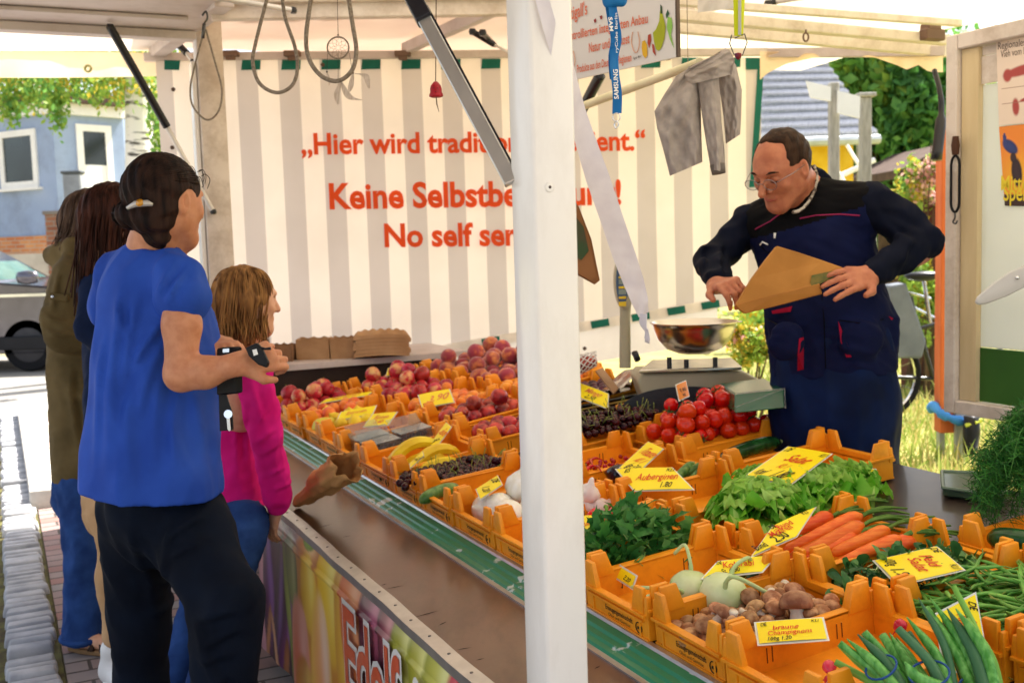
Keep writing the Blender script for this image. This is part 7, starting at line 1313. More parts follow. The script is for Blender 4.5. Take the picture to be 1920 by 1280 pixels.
drape('body_panel', [(1268, 142), (1246, 176), (1227, 208), (1232, 240), (1244, 282), (1256, 330)], [(1318, 112), (1318, 150), (1314, 200), (1315, 246), (1317, 304)], 1.25, .016, -.02, .036, .4)
drape('body_panel', [(1338, 104), (1348, 160), (1356, 215), (1361, 270)], [(1360, 90), (1380, 122), (1391, 168), (1390, 214), (1388, 252)], 1.1, .012, .015, .03, 1.9)
drape('sleeve', [(1300, 122), (1310, 170), (1318, 230), (1326, 280), (1333, 318)], [(1346, 106), (1350, 170), (1353, 230), (1358, 280), (1360, 322)], 1.2, .006, -.045, .028, 2.6)
drape('hood', [(1290, 126), (1284, 140), (1288, 160)], [(1366, 92), (1378, 112), (1372, 140)], 1.6, .007, -.05, .03, .9)
m = MB(); m.tube([P(1345, 308, D_ - .05), P(1348, 326, D_ - .05)], [.0205, .0185], 14); m.build('cuff', M('grey rib knit', '6a625d', rough=.95, scale=30, stretch=(30, 30, 1)), t, base=True, smooth=180)
# white cloth tape at the post
mTape = M('white cotton tape', 'd9d3dc', 'e4dfe6', rough=.75, scale=30, lucent=.25, bump=.15, bscale=400); t = thing('cotton_tape', 'long white cotton tape trailing from the post with a frayed end', 'tape', P(1214, 640, 1.72)); cpx = [(1012, -60, 20, 1.425), (1024, 0, 19, 1.43), (1035, 45, 18, 1.435), (1058, 125, 17, 1.46), (1079, 205, 17, 1.5), (1098, 265, 19, 1.53), (1121, 335, 22, 1.56), (1147, 410, 21, 1.6), (1170, 478, 21, 1.64), (1188, 528, 19, 1.67), (1200, 565, 15, 1.69), (1207, 590, 9, 1.71)]
cp_ = np.array(cpx, float); tt = np.linspace(0, 1, len(cpx))
def tp_(u, v):
    x, y, w_, d = [np.interp(v, tt, cp_[:, i]) for i in range(4)]; tw = .35 * math.sin(v * 7) ; return P(x + w_ * (2 * u - 1), y - (2 * u - 1) * 5, d + .012 * (2 * u - 1) * math.sin(v * 5 + .5) + .002 * math.sin(v * 40 + u * 6) * sm(v, .6, 1))
m = MB(); m.grid(tp_, 8, 70); m.build('band', mTape, t, base=True, smooth=180); m = MB()
for k in range(9): m.tube(bez([P(1203 + k, 588, 1.71), P(1201 + k * 1.2, 605 + k, 1.712), P(1210 + k * .6, 620, 1.715), P(1209 + k * 1.1, 634 + (k * 7) % 13, 1.72)], 4), [.0022] * 8 + [.0012] * 5, 5)
m.build('frayed_end', mTape, t, base=True, smooth=180)
# ================================================================== people
mSkin = M('skin', 'b97a58', 'c98c68', rough=.5, scale=40, sss=.18, bump=.1, bscale=350, bdist=.0006); mSkinF = M('fair skin', 'c99272', 'd8a585', rough=.5, scale=40, sss=.18, bump=.08, bscale=350, bdist=.0006); mSkinR = M('ruddy skin', 'a8644a', 'bb7858', rough=.45, scale=35, sss=.18, bump=.12, bscale=350, bdist=.0006)
def cloth(name, c, c2=None, **k): return M(name, c, c2, rough=k.get('rough', .85), var=.1, scale=k.get('scale', 9), bump=k.get('bump', .25), bscale=k.get('bscale', 380), bdist=.0008, spec=.12)
def Mhair(name, c, c2): return M(name, c, c2, rough=.6, scale=55, stretch=(1, 1, .12), bump=.6, bscale=150, bdist=.003, spec=.12)
mNavyT = cloth('navy trousers', '080d18', '0c1422'); mJean = cloth('blue denim', '1f3768', '2c4a82', scale=14); mBlueS = cloth('royal blue jersey', '24449a', '2c50ac', rough=.7)
def fold(a, f, zs, sd, g=0.0): return lambda x, y, z: 1.8 * a * (np.abs(vnoise(x, y, z * zs, f * .8, sd)) - .4) + 1.5 * g * (np.abs(vnoise(x, y, z, f * 2, sd + 1)) - .4)
def ridges(lines, d):                                              # cloth folds: raised (or sunk) creases running between two places
    L_ = [(P(*a, d), P(*b, d), w_, am) for a, b, w_, am in lines]
    def fn(x, y, z):
        o = 0
        for a, b, w_, am in L_:
            e = np.array([b[0] - a[0], b[2] - a[2]]); n_ = np.hypot(*e); e = e / n_; t = (x - a[0]) * e[0] + (z - a[2]) * e[1]; q = (x - a[0]) * -e[1] + (z - a[2]) * e[0] + .02 * n_ * np.sin(t / n_ * 5); k = np.clip(t / n_ * 4, 0, 1) * np.clip((1 - t / n_) * 3, 0, 1)
            o = o - am * k * (np.exp(-(q / w_) ** 2) - .55 * np.exp(-((q - 1.5 * w_) / w_) ** 2))
        return o
    return fn
def hand(S_, w_, d, n, side=1, curl=(.35, .5, .4), sc=1.0, spread=.12, thumb=(.5, .6), tk=.5):
    """palm and five separate fingers; d towards the knuckles, n out of the back of the hand, side = +1 when the thumb lies on cross(d, n)"""
    d = nrm(d); n = nrm(np.asarray(n) - d * np.dot(n, d)); s_ = np.cross(d, n) * side; k = sc
    for i in range(4): S_.cone(w_ + s_ * (.012 - .008 * i) * k, w_ + d * (.082 - .004 * abs(i - 1)) * k + s_ * (.030 - .0195 * i) * k, .015 * k, .0115 * k, .012)
    S_.cone(w_ - d * .02 * k, w_ + d * .03 * k, .024 * k, .020 * k, .015, flat=(n, 1.3))
    for i, ln in enumerate((.9, 1.0, .94, .74)):
        p = w_ + d * (.082 - .004 * abs(i - 1)) * k + s_ * (.030 - .0195 * i) * k; a = 0; dd = nrm(d + s_ * spread * (1.2 - i) * .5); r = .0098 * k * (1 if i < 3 else .88)
        for j, (l_, c_) in enumerate(zip((.044, .028, .022), curl)):
            a += c_ * (1 + .12 * (i - 1)); q = p + (dd * math.cos(a) - n * math.sin(a)) * l_ * ln * k; S_.cone(p, q, r * (1 - .1 * j), r * (.9 - .12 * j), .004); p = q
    p = w_ + d * .022 * k + s_ * .028 * k; e = nrm(d * .7 + s_ * .75 - n * thumb[0]); q = p + e * .034 * k; S_.cone(w_ + d * .01 * k + s_ * .012 * k, p, .016 * k, .0145 * k, .01); S_.cone(p, q, .0135 * k, .0115 * k, .006); e2 = nrm(e - s_ * tk - n * thumb[1] * .4 + d * .3); S_.cone(q, q + e2 * .028 * k, .0112 * k, .0085 * k, .004)
def axes(f, tilt_=0.0, roll=0.0):                                   # head axes from where the face points
    f = nrm(f); u = nrm(Z3 - f * np.dot(Z3, f)); s_ = np.cross(f, u); return f, nrm(u * math.cos(roll) + s_ * math.sin(roll)), nrm(s_ * math.cos(roll) - u * math.sin(roll))
def head(S_, c, f, u, s_, k=1.0, nose=1.0, jaw=1.0, chin=1.0):
    A = np.array([s_, f, u]); L = lambda a, b, z: np.asarray(c) + (s_ * a + f * b + u * z) * k
    S_.ell(L(0, -.012, .025), np.array([.075, .096, .092]) * k, A, .02); S_.ell(L(0, .022, -.005), np.array([.066, .070, .085]) * k, A, .03)
    S_.cone(L(0, .030, -.045), L(0, .058, -.088 * jaw), .052 * k, .026 * k * chin, .03); S_.cone(L(.045, .0, -.045), L(.014, .062, -.088), .022 * k, .020 * k, .03); S_.cone(L(-.045, .0, -.045), L(-.014, .062, -.088), .022 * k, .020 * k, .03)
    S_.cone(L(.028, .082, .028), L(-.028, .082, .028), .012 * k, None, .014)
    S_.cone(L(0, .088, .018), L(0, .108 * nose, -.022), .008 * k, .0115 * k, .008); S_.ell(L(.011, .096, -.026), np.array([.007] * 3) * k, None, .006); S_.ell(L(-.011, .096, -.026), np.array([.007] * 3) * k, None, .006)
    for sg in (1, -1):
        S_.ell(L(.031 * sg, .086, .012), np.array([.017, .014, .010]) * k, A, .012, 'sub'); S_.ell(L(.031 * sg, .076, .009), np.array([.013, .012, .010]) * k, A, .003)
        S_.ell(L(.04 * sg, .062, -.018), np.array([.02, .016, .016]) * k, A, .02)
        S_.ell(L(.076 * sg, -.008, -.002), np.array([.009, .020, .032]) * k, A, .006); S_.ell(L(.082 * sg, -.002, .002), np.array([.006, .010, .018]) * k, A, .005, 'sub')
    S_.cone(L(.018, .084, -.052), L(-.018, .084, -.052), .0065 * k, None, .006); S_.cone(L(.014, .083, -.062), L(-.014, .083, -.062), .0072 * k, None, .006); S_.cone(L(.02, .094, -.0565), L(-.02, .094, -.0565), .0022 * k, None, .003, op='sub')
    return L
# ------------------------------------------------------------------ woman in blue
D_ = 2.64; F_ = nrm([.78, .62, 0]); RS = np.array([F_[1], -F_[0], 0])
W1 = thing('person', 'woman in a royal blue sleeveless top with black hair in a bun, holding a purse', 'person', P(300, 1545, D_))
sR, sL = P(338, 520, 2.51), P(224, 514, 2.75); nb = P(290, 462, 2.63)
hf, hu, hs = axes(nrm([.56, .83, -.08])); hc = P(312, 382, 2.59)
S_ = SDF(P(200, 290, 2.5) - .22, P(520, 720, 2.9) + .12, .0045); L = head(S_, hc, hf, hu, hs, .93)
S_.cone(L(0, -.03, -.05), nb + [0, 0, -.02], .05, .058, .02); S_.cone(nb, (sL + sR) / 2 - [0, 0, .05], .058, .1, .04); S_.cone(sL - [0, 0, .02], sR - [0, 0, .02], .05, .05, .03)
S_.cone((sL + sR) / 2 - [0, 0, .06], P(290, 720, D_), .10, .09, .03)
eR, wR = P(340, 702, 2.46), P(448, 682, 2.45); S_.cone(sR, P(341, 610, 2.47), .040, .042, .02).cone(P(341, 610, 2.47), eR, .042, .036, .02).cone(eR, P(385, 698, 2.455), .038, .035, .02).cone(P(385, 698, 2.455), wR, .035, .024, .02)
hd_ = P(486, 672, 2.47) - wR; hand(S_, wR, hd_, nrm(RS * .8 + Z3 * .45 - FW * .3), 1, (.75, 1.15, .8), .96, .04, thumb=(.1, .3))
wl = P(404, 644, 2.72); S_.cone(sL, P(300, 690, 2.95), .045, .04, .02).cone(P(300, 690, 2.95), wl, .036, .025, .02); hand(S_, wl, P(440, 655, 2.60) - wl, nrm(-F_ * .1 + Z3 * .9 + RS * .2), -1, (.5, .8, .5), .95)
S_.build('body', mSkin, W1, True)
S_ = SDF(P(140, 440, D_) - .1, P(420, 930, D_) + .15, .007); T0 = lambda x, y, d=D_: P(x, y, d)
S_.cone(T0(280, 575), T0(280, 700), .150, .148, .05, flat=(F_, 1.25)).cone(T0(280, 700), T0(284, 905, 2.60), .148, .172, .05, flat=(F_, 1.08)).cone(sL, nb + [0, 0, -.035], .058, .062, .03).cone(sR, nb + [0, 0, -.035], .052, .06, .03)
S_.cone(sR, P(340, 556, 2.485), .050, .062, .02).cone(sL, P(208, 575, 2.78), .052, .058, .02).cone((sR + sL) / 2 + F_ * .07 - [0, 0, .12], T0(318, 700) + F_ * .05, .08, .088, .05)
S_.ell(L(0, -.03, -.13) + [0, 0, .055], (.068, .068, .05), None, .012, 'sub')
S_.warp(lambda x, y, z: .026 * (np.abs(vnoise(x + z * .15, y, z * .14, 15, 44)) - .42) * np.clip((1.6 - z) * 2.2, .12, 1) + .008 * (np.abs(vnoise(x - z * .35, y, z * .25, 32, 42)) - .4)); S_.warp(ridges([((232, 500), (200, 900), .016, .012), ((262, 540), (222, 760), .012, .010), ((318, 590), (240, 700), .010, .011), ((316, 625), (255, 800), .011, .011), ((312, 660), (290, 900), .014, .010), ((330, 720), (340, 905), .012, .010), ((196, 600), (176, 880), .012, .010), ((352, 700), (392, 890), .014, .010), ((345, 480), (305, 560), .010, .009), ((362, 500), (330, 570), .008, .008), ((250, 720), (262, 915), .013, .009), ((215, 560), (235, 640), .010, .008)], 2.5)); S_.half(T0(290, 912), nrm([-.10, 0, -1.0]))
S_.build('blue_top', mBlueS, W1, True)
m = MB(); rim_ = [P(x, y, 2.487) for x, y in ()]
S_ = SDF(P(190, 900, D_) - .15, P(480, 1530, D_) + .15, .008); gz = lambda p, z: np.array([p[0], p[1], z])
hipL, hipR = P(256, 955, 2.70), P(340, 965, 2.61); kL, kR = P(262, 1130, 2.74), P(424, 1128, 2.47); aL, aR = gz(P(272, 1480, 2.76), .06), gz(P(418, 1480, 2.50), .06)
S_.cone(T0(290, 895), T0(294, 950), .146, .150, .04, flat=(F_, 1.2)).cone(hipL, kL, .100, .078, .03).cone(kL, aL, .076, .066, .02).cone(hipR, kR, .106, .084, .03).cone(kR, aR, .082, .072, .02)
S_.warp(lambda x, y, z: .010 * (np.abs(vnoise(x, y, z * .5, 24, 51)) - .4) + .006 * (np.abs(vnoise(x * .5, y * .5, z, 46, 52)) - .4)); S_.warp(ridges([((390, 960), (300, 1010), .012, .012), ((400, 1000), (310, 1040), .010, .010), ((330, 980), (300, 1100), .012, .010), ((470, 1110), (390, 1130), .010, .010), ((470, 1150), (400, 1180), .009, .010), ((460, 1195), (390, 1210), .009, .009), ((390, 1130), (440, 1290), .012, .010), ((230, 1000), (290, 1060), .011, .010), ((235, 1130), (290, 1150), .010, .010), ((230, 1190), (300, 1205), .010, .009), ((250, 960), (240, 1280), .014, .008), ((450, 1230), (400, 1280), .01, .009)], 2.5)); S_.build('trousers', mNavyT, W1, True)
for a in (aL, aR): S_ = SDF(a - .2, a + .2, .008); S_.cone(a + F_ * -.03 - [0, 0, .02], a + F_ * .14 - [0, 0, .03], .038, .032, .02).half((0, 0, .002), (0, 0, -1)); S_.build('shoe', M('black leather', '141414', rough=.4), W1, True)
mHairD = Mhair('dark brown hair', '140d0c', '35231c')
S_ = SDF(hc - .2, hc + .2, .004); S_.ell(L(0, -.018, .028), (.079, .100, .095), np.array([hs, hf, hu]), .02)
S_.ell(P(244, 403, 2.53), (.040, .036, .034), None, .006).ell(P(275, 410, 2.52), (.040, .034, .034), None, .012).cone(L(.02, -.045, -.04), L(.015, -.04, -.085), .045, .032, .02); S_.ell(L(.02, .092, -.078), (.11, .080, .105), np.array([hs, hf, hu]), .012, 'sub'); S_.ell(L(.085, .012, -.012), (.03, .028, .042), np.array([hs, hf, hu]), .008, 'sub')
S_.warp(lambda x, y, z: .0022 * np.sin((x * hs[0] + y * hs[1]) * 260 + z * 90 + 3 * vnoise(x, y, z, 14, 3)) + .0015 * vnoise(x, y, z, 90, 8)); hr_ = S_.build('hair', mHairD, W1, True)
m = MB(); q = random.Random(23)
for k in range(150):                                                # combed strands running back into the bun
    a0, e0 = q.uniform(-.3, 1.9), q.uniform(.15, 1.5); el_ = lambda a, e, r=1.02: L(.084 * r * math.sin(a) * math.cos(e), -.018 + .107 * r * math.cos(a) * math.cos(e), .028 + .101 * r * math.sin(e))
    a1 = a0 + (2.75 - a0) * .5; path = [el_(a0, e0), el_(a0 + (2.75 - a0) * .3, e0 * .85 + .06), el_(a1, e0 * .7 + .05), el_(a0 + (2.75 - a0) * .8, e0 * .4 - .02), P(252 + q.uniform(-12, 14), 398 + q.uniform(-10, 14), 2.50)]; m.tube(bez(path, 4), [.0009] + [.0016] * 15 + [.0008], 4)
for k in range(40):
    a = q.uniform(0, 6.28); c_ = P(246, 403, 2.53); m.tube(bez([c_ + RT * .041 * math.cos(a + b_) + UP * .034 * math.sin(a + b_) - FW * .02 * math.cos(b_ * 2) for b_ in (0, .7, 1.4, 2.1)], 4), .0014, 4)
m.build('strands', mHairD, hr_, base=True, smooth=180)['kind'] = 'stuff'
m = MB(); q = random.Random(3)
for k in range(7): a = L(q.uniform(.02, .07), q.uniform(.04, .07), q.uniform(.06, .10)); m.tube(bez([a, a + hf * .012 + hu * .006, a + hf * .02 + RT * q.uniform(0, .006) - UP * q.uniform(.0, .014), a + hf * .018 - UP * q.uniform(.01, .03)], 4), .001, 4)
m.build('curl', mHairD, hr_, base=True)['kind'] = 'stuff'
m = MB(); c_ = P(262, 384, 2.475); m.tube([c_ - RT * .03 - UP * .008, c_ - RT * .01 + UP * .002, c_ + RT * .018 + UP * .004, c_ + RT * .03], [.004, .008, .008, .004], 8); cl_ = m.build('hair_clip', M('clear silver clip', 'b9b2aa', rough=.15, metal=.3, coat=.6), W1, smooth=180, base=True)
m = MB(); m.lathe([(.0005, -.004), (.008, -.003), (.0095, 0), (.0005, .004)], 14, Matrix.Translation(c_ + UP * .004 + RT * .002 - FW * .007) @ Matrix.Rotation(1.2, 4, 'X')); m.build('amber_stone', M('amber', 'c98a1e', rough=.1, coat=.8), cl_, smooth=180, base=True)
# purse, phone and keys she holds
mBlkL = M('black wallet leather', '0c0c10', rough=.45, bump=.2, bscale=200); t = thing('purse', 'black purse held by the woman in blue', 'purse', P(425, 738, 2.50)); m = MB(); m.prism([P(x, y, 2.53) for x, y in ((405, 652), (440, 650), (442, 738), (405, 742))], F_ * .02); m.build('case', mBlkL, t, base=True, bevel=.004, seg=2)
m = MB(); m.prism([P(x, y, 2.505) for x, y in ((418, 654), (430, 653), (430, 660), (418, 661))], -FW * .002); m.build('clasp', mChrome, t, base=True)
t = thing('key_pouch', 'black pouch with a white tag in the hand of the woman in blue', 'pouch', P(485, 690, 2.40)); m = MB(); m.prism([P(x, y, 2.425) for x, y in ((459, 652), (482, 642), (492, 655), (504, 680), (500, 690), (484, 684), (466, 668))], nrm(FW) * .016); m.build('pouch', mBlkL, t, base=True, bevel=.004, seg=2)
m = MB(); m.prism([P(x, y, 2.4235) for x, y in ((473, 656), (481, 654), (484, 664), (476, 667))], -FW * .0008); m.build('white_tag', mWhite, t, base=True); m = MB(); m.tube([P(488, 652, 2.43), P(498, 654, 2.43), P(508, 653, 2.43)], [.004, .003, .004], 6); m.build('toggle', mStrut, t, base=True)
t = thing('key_ring', 'silver key on a black strap dangling below the purse', 'keys', P(426, 808, 2.49)); m = MB(); m.prism([P(x, y, 2.515) for x, y in ((410, 740), (424, 740), (435, 772), (437, 806), (412, 808))], FW * .006); m.build('strap', mBlkL, t, base=True)
m = MB(); m.lathe([(.010, 0), (.010, .002), (.003, .002)], 16, Matrix.Translation(P(428, 776, 2.50)) @ Matrix.Rotation(1.4, 4, 'X')); m.prism([P(x, y, 2.502) for x, y in ((425, 782), (431, 782), (433, 806), (430, 808), (427, 804))], -FW * .002); m.build('key', mChrome, t, base=True)
# ------------------------------------------------------------------ girl in pink
D_ = 3.2; F_ = nrm([.86, .5, 0]); RS = np.array([F_[1], -F_[0], 0]); W2 = thing('person', 'girl in a pink sweatshirt with long light brown hair, hand on the counter edge', 'person', P(330, 1365, D_))
mPink = cloth('pink sweatshirt', 'c81470', 'dc2486', rough=.9); hf, hu, hs = axes(nrm([.84, .54, -.08])); hc = P(462, 566, 3.18); sR, sL = P(474, 692, 3.10), P(432, 690, 3.32); nb = P(455, 662, 3.22)
S_ = SDF(P(380, 480, 3.1) - .15, P(560, 1010, 3.35) + .1, .0045); L = head(S_, hc, hf, hu, hs, .90); S_.cone(L(0, -.02, -.05), nb, .042, .046, .02).cone(nb, P(452, 760, D_), .06, .08, .03).cone(sR, sL, .035, None, .02)
wR = P(519, 950, 3.235); S_.cone(sR, P(503, 820, 3.14), .034, .03, .02).cone(P(503, 820, 3.14), wR, .03, .021, .02); hand(S_, wR, P(508, 985, 3.255) - wR, nrm(RT * -.55 - FW * .75 + Z3 * .35), 1, (.2, .35, .3), .80, .2, thumb=(.9, .5)); S_.build('body', mSkinF, W2, True)
S_ = SDF(P(400, 640, D_) - .15, P(550, 970, D_) + .15, .006); T0 = lambda x, y, d=D_: P(x, y, d)
S_.cone(T0(436, 720, 3.28), T0(432, 930, 3.28), .095, .108, .04, flat=(F_, 1.2)).cone(sR, nb - [0, 0, .02], .048, .05, .03).cone(sL, nb - [0, 0, .02], .048, .05, .03).cone(sR, P(500, 815, 3.12), .054, .05, .02).cone(P(500, 815, 3.12), P(521, 930, 3.2), .05, .042, .02).cone(P(521, 928, 3.2), P(521, 944, 3.21), .038, .034, .008).cone(sL, P(435, 850, 3.42), .052, .045, .02)
S_.ell(nb + [0, 0, .05], (.055, .055, .045), None, .01, 'sub'); S_.warp(lambda x, y, z: .009 * (np.abs(vnoise(x + z * .2, y, z * .5, 30, 61)) - .4) + .004 * (np.abs(vnoise(x, y, z, 70, 62)) - .4)); S_.warp(ridges([((480, 700), (500, 800), .008, .007), ((520, 800), (485, 830), .007, .008), ((525, 830), (490, 855), .007, .007), ((530, 880), (500, 895), .006, .007), ((540, 915), (505, 925), .006, .006), ((470, 740), (440, 900), .010, .008), ((440, 720), (425, 930), .010, .007), ((510, 760), (490, 790), .006, .006)], 3.1)); S_.build('sweatshirt', mPink, W2, True)
m = MB(); hb = T0(432, 945, 3.28); m.tube([hb + RS * .106 * math.cos(a) + F_ * .09 * math.sin(a) for a in np.linspace(0, 6.283, 28, endpoint=False)], .014, 8, flat=(1, 1), closed=True); m.build('hem_rib', mPink, W2, base=True, smooth=180)
S_ = SDF(P(290, 930, D_) - .15, P(500, 1365, D_) + .12, .007); hipR, hipL = P(455, 985, 3.2), P(430, 985, 3.34); kR, kL = P(420, 1130, 3.1), P(378, 1120, 3.3); aR, aL = P(372, 1325, 3.12), P(318, 1310, 3.28)
S_.cone(T0(434, 935, 3.28), T0(440, 985, 3.26), .095, .1, .03, flat=(F_, 1.15)).cone(hipR, kR, .082, .06, .02).cone(kR, aR, .06, .052, .02).cone(hipL, kL, .082, .06, .02).cone(kL, aL, .06, .05, .02); S_.warp(fold(.004, 40, .9, 65, .002)); S_.build('jeans', mJean, W2, True)
for a in (aR, aL): S_ = SDF(a - .2, a + .2, .007); b = gz(a, .035); S_.cone(b - F_ * .04, b + F_ * .12, .034, .03, .02).half((0, 0, .002), (0, 0, -1)); S_.build('shoe', mWhite, W2, True)
mHairL = Mhair('light brown hair', '5c3c22', 'a87a48')
def longhair(name, c, L, A, k, length, seed, mat, parent, n=170, fringe=True, r0=(.082, .100, .096), back=0.0, lo=-.18):
    S_ = SDF(c - .3, c + .2, .005); S_.ell(L(0, -.014, .026), np.array(r0) * k, np.array(A), .02); hs_, hf_, hu_ = A
    for sg in (1, -1): S_.cone(L(.058 * sg, -.02, .0), L(.06 * sg, -.012 - back, lo), .034 * k, .020 * k, .03)
    S_.cone(L(0, -.075, .0), L(0, -.06 - back, lo * 1.05), .05 * k, .036 * k, .03); S_.ell(L(0, .098, -.06), (.062, .055, .105), np.array(A), .01, 'sub')
    S_.warp(lambda x, y, z: .003 * np.sin((x * hf_[0] + y * hf_[1]) * 210 + (x * hs_[0] + y * hs_[1]) * 170 + 4 * vnoise(x, y, z * .3, 16, seed)) + .002 * vnoise(x, y, z * .3, 70, seed)); o = S_.build(name, mat, parent, True)
    m = MB(); q = np.random.RandomState(seed)
    for i in range(n):
        a = q.uniform(-2.75, 2.75); a = a if abs(a) > .75 or (fringe and i % 3 == 0) else math.copysign(q.uniform(.75, 2.4), a); fr_ = abs(a) < .6; ra = q.uniform(1.0, 1.07)
        # a = 0 is the forehead
        path = [L(.005 * math.sin(a), -.01, .122)]
        for el in (.9, .45, 0.05): path.append(L(r0[0] * ra * math.sin(a) * math.cos(el), -.014 + r0[1] * ra * math.cos(a) * math.cos(el), .026 + r0[2] * ra * math.sin(el)))
        if fr_: path[-1] = L(r0[0] * ra * math.sin(a), -.012 + r0[1] * 1.04 * math.cos(a), .026 + q.uniform(-.01, .015))
        else:
            e = path[-1]; path.append(e - hu_ * .07 - hf_ * (.008 + back * .4) + hs_ * q.normal() * .006); path.append(e - hu_ * (length * q.uniform(.75, 1.05)) - hf_ * (.012 + back) + hs_ * q.normal() * .014 + hf_ * q.normal() * .012)
        m.tube(bez(path, 4), q.uniform(.0012, .0026), 4)
    s2 = m.build('strands', mat, o, base=True, smooth=180); s2['kind'] = 'stuff'; return o
longhair('hair', hc, L, (hs, hf, hu), .92, .15, 5, mHairL, W2, 230, True, (.080, .098, .094), lo=-.13)
# ------------------------------------------------------------------ woman in the olive parka
D_ = 3.95; F_ = nrm([.94, .34, 0]); RS = np.array([F_[1], -F_[0], 0]); W3 = thing('person', 'person in an olive parka, rolled jeans and sandals standing leftmost', 'person', P(160, 1215, D_)); mOl = cloth('olive parka', '54462b', '6a5939', rough=.8, scale=7); T0 = lambda x, y, d=D_: P(x, y, d)
hf, hu, hs = axes(nrm([.94, .3, -.05])); hc = P(176, 418, D_); S_ = SDF(P(100, 350, D_) - .12, P(230, 640, D_) + .15, .006); L = head(S_, hc, hf, hu, hs, .98); S_.cone(L(0, -.03, -.05), P(160, 490, D_), .05, .058, .02).cone(P(160, 490, D_), P(160, 700, D_), .09, .1, .04)
wR = P(172, 640, 3.82); S_.cone(P(160, 610, 3.85), wR, .03, .025, .02); hand(S_, wR, P(215, 640, 3.85) - wR, nrm(RS + Z3 * .5), 1, (.5, .7, .5), .95); S_.build('body', mSkinF, W3, True)
S_ = SDF(P(75, 440, D_) - .15, P(230, 925, D_) + .15, .007); sR, sL = P(138, 520, 3.80), P(170, 515, 4.12)
S_.cone(T0(162, 560), T0(160, 690), .165, .15, .05, flat=(F_, 1.2)).cone(T0(160, 690), T0(162, 900), .15, .135, .05, flat=(F_, 1.15)).cone(sR, P(155, 480, D_), .07, .06, .03).cone(sL, P(155, 480, D_), .07, .06, .03).cone(sR, P(112, 600, 3.78), .072, .062, .02).cone(P(112, 600, 3.78), P(120, 628, 3.76), .062, .06, .02).cone(P(120, 628, 3.76), P(166, 642, 3.80), .058, .046, .02)
S_.cone(P(100, 478, 3.95), P(140, 462, 3.85), .032, .04, .03).cone(P(96, 482, 4.0), P(128, 500, 3.9), .03, .04, .03); S_.warp(lambda x, y, z: .010 * (np.abs(vnoise(x, y, z * .6, 26, 71)) - .4) + .004 * (np.abs(vnoise(x, y, z, 60, 72)) - .4)); S_.half(T0(160, 914), (0, 0, -1)); S_.warp(ridges([((90, 590), (140, 610), .010, .010), ((95, 620), (150, 630), .010, .010), ((120, 500), (100, 590), .012, .010), ((125, 680), (135, 900), .014, .011), ((150, 660), (150, 905), .012, .010), ((130, 740), (165, 760), .010, .009)], 3.75)); S_.build('parka', mOl, W3, True)
m = MB(); c_ = P(108, 556, 3.705); m.prism([P(x, y, 3.715) for x, y in ((90, 548), (128, 552), (126, 566), (92, 562))], FW * .02); m.build('sleeve_tab', mOl, W3, base=True, bevel=.004); m = MB(); m.lathe([(.0005, -.003), (.005, -.001), (.005, .001), (.0005, .003)], 12, Matrix.Translation(P(98, 556, 3.708)) @ Matrix.Rotation(1.57, 4, 'X')); m.build('stud', mChrome, W3, base=True)
S_ = SDF(P(110, 890, D_) - .15, P(240, 1205, D_) + .12, .007); S_.cone(P(160, 900, D_), P(160, 925, D_), .12, None, .03).cone(P(158, 915, 3.9), P(160, 1060, 3.86), .088, .074, .02).cone(P(160, 1060, 3.86), P(158, 1192, 3.86), .074, .075, .02).cone(P(190, 915, 4.05), P(200, 1060, 4.06), .085, .07, .02).cone(P(200, 1060, 4.06), P(198, 1180, 4.06), .07, .07, .02)
S_.warp(fold(.005, 36, .9, 75, .002)); S_.half(P(158, 1202, 3.86), (0, 0, -1)); S_.build('jeans', mJean, W3, True); m = MB(); c_ = P(158, 1192, 3.86); m.tube([c_ + RT * .077 * math.cos(a) + np.array([0, .074, 0]) * math.sin(a) for a in np.linspace(0, 6.283, 26, endpoint=False)], .011, 8, closed=True); m.build('rolled_cuff', mJean, W3, base=True, smooth=180)
for c0, dd in ((P(160, 1205, 3.84), nrm([.9, -.3, 0])), (P(195, 1195, 4.05), nrm([.95, .2, 0]))):
    S_ = SDF(c0 - .2, c0 + .25, .004); b = gz(c0, .04); S_.cone(b - dd * .03, b + dd * .09, .034, .026, .02).cone(b + [0, 0, .02], b + [0, 0, .07], .032, .030, .02)
    sd = np.array([-dd[1], dd[0], 0])
    for i, (l_, r_) in enumerate(((.055, .012), (.05, .0095), (.044, .009), (.036, .0085), (.028, .008))): a = b + dd * .088 + sd * (.022 - .0115 * i) - [0, 0, .012]; S_.cone(a, a + dd * l_ * .7, r_, r_ * .9, .003)
    S_.half((0, 0, .02), (0, 0, -1)); ft_ = S_.build('foot', mSkinF, W3, True); m = MB(); out = [b + dd * x + sd * y for x, y in ((-.065, -.02), (-.06, .025), (0, .038), (.09, .04), (.14, .02), (.14, -.015), (.1, -.036), (0, -.036))]; m.prism([gz(p, .002) for p in out], (0, 0, .018)); m.build('sole', M('tan sole', '8a6a48', rough=.8), ft_, base=True, bevel=.004)
    m = MB()
    for x, tw in ((.03, .03), (.07, -.03), (.07, .03)): m.tube(bez([gz(b + dd * (x - tw) + sd * .038, .02), gz(b + dd * x, .076 - x * .2), gz(b + dd * (x + tw) - sd * .038, .02)], 6), .008, 6, flat=(1, .4))
    m.build('strap', M('brown strap', '3a2418', rough=.6), ft_, base=True, smooth=180)
longhair('hair', hc, L, (hs, hf, hu), 1.0, .13, 9, Mhair('greyish brown hair', '33261f', '6b5547'), W3, 120, False, (.086, .104, .1), .02, -.10)
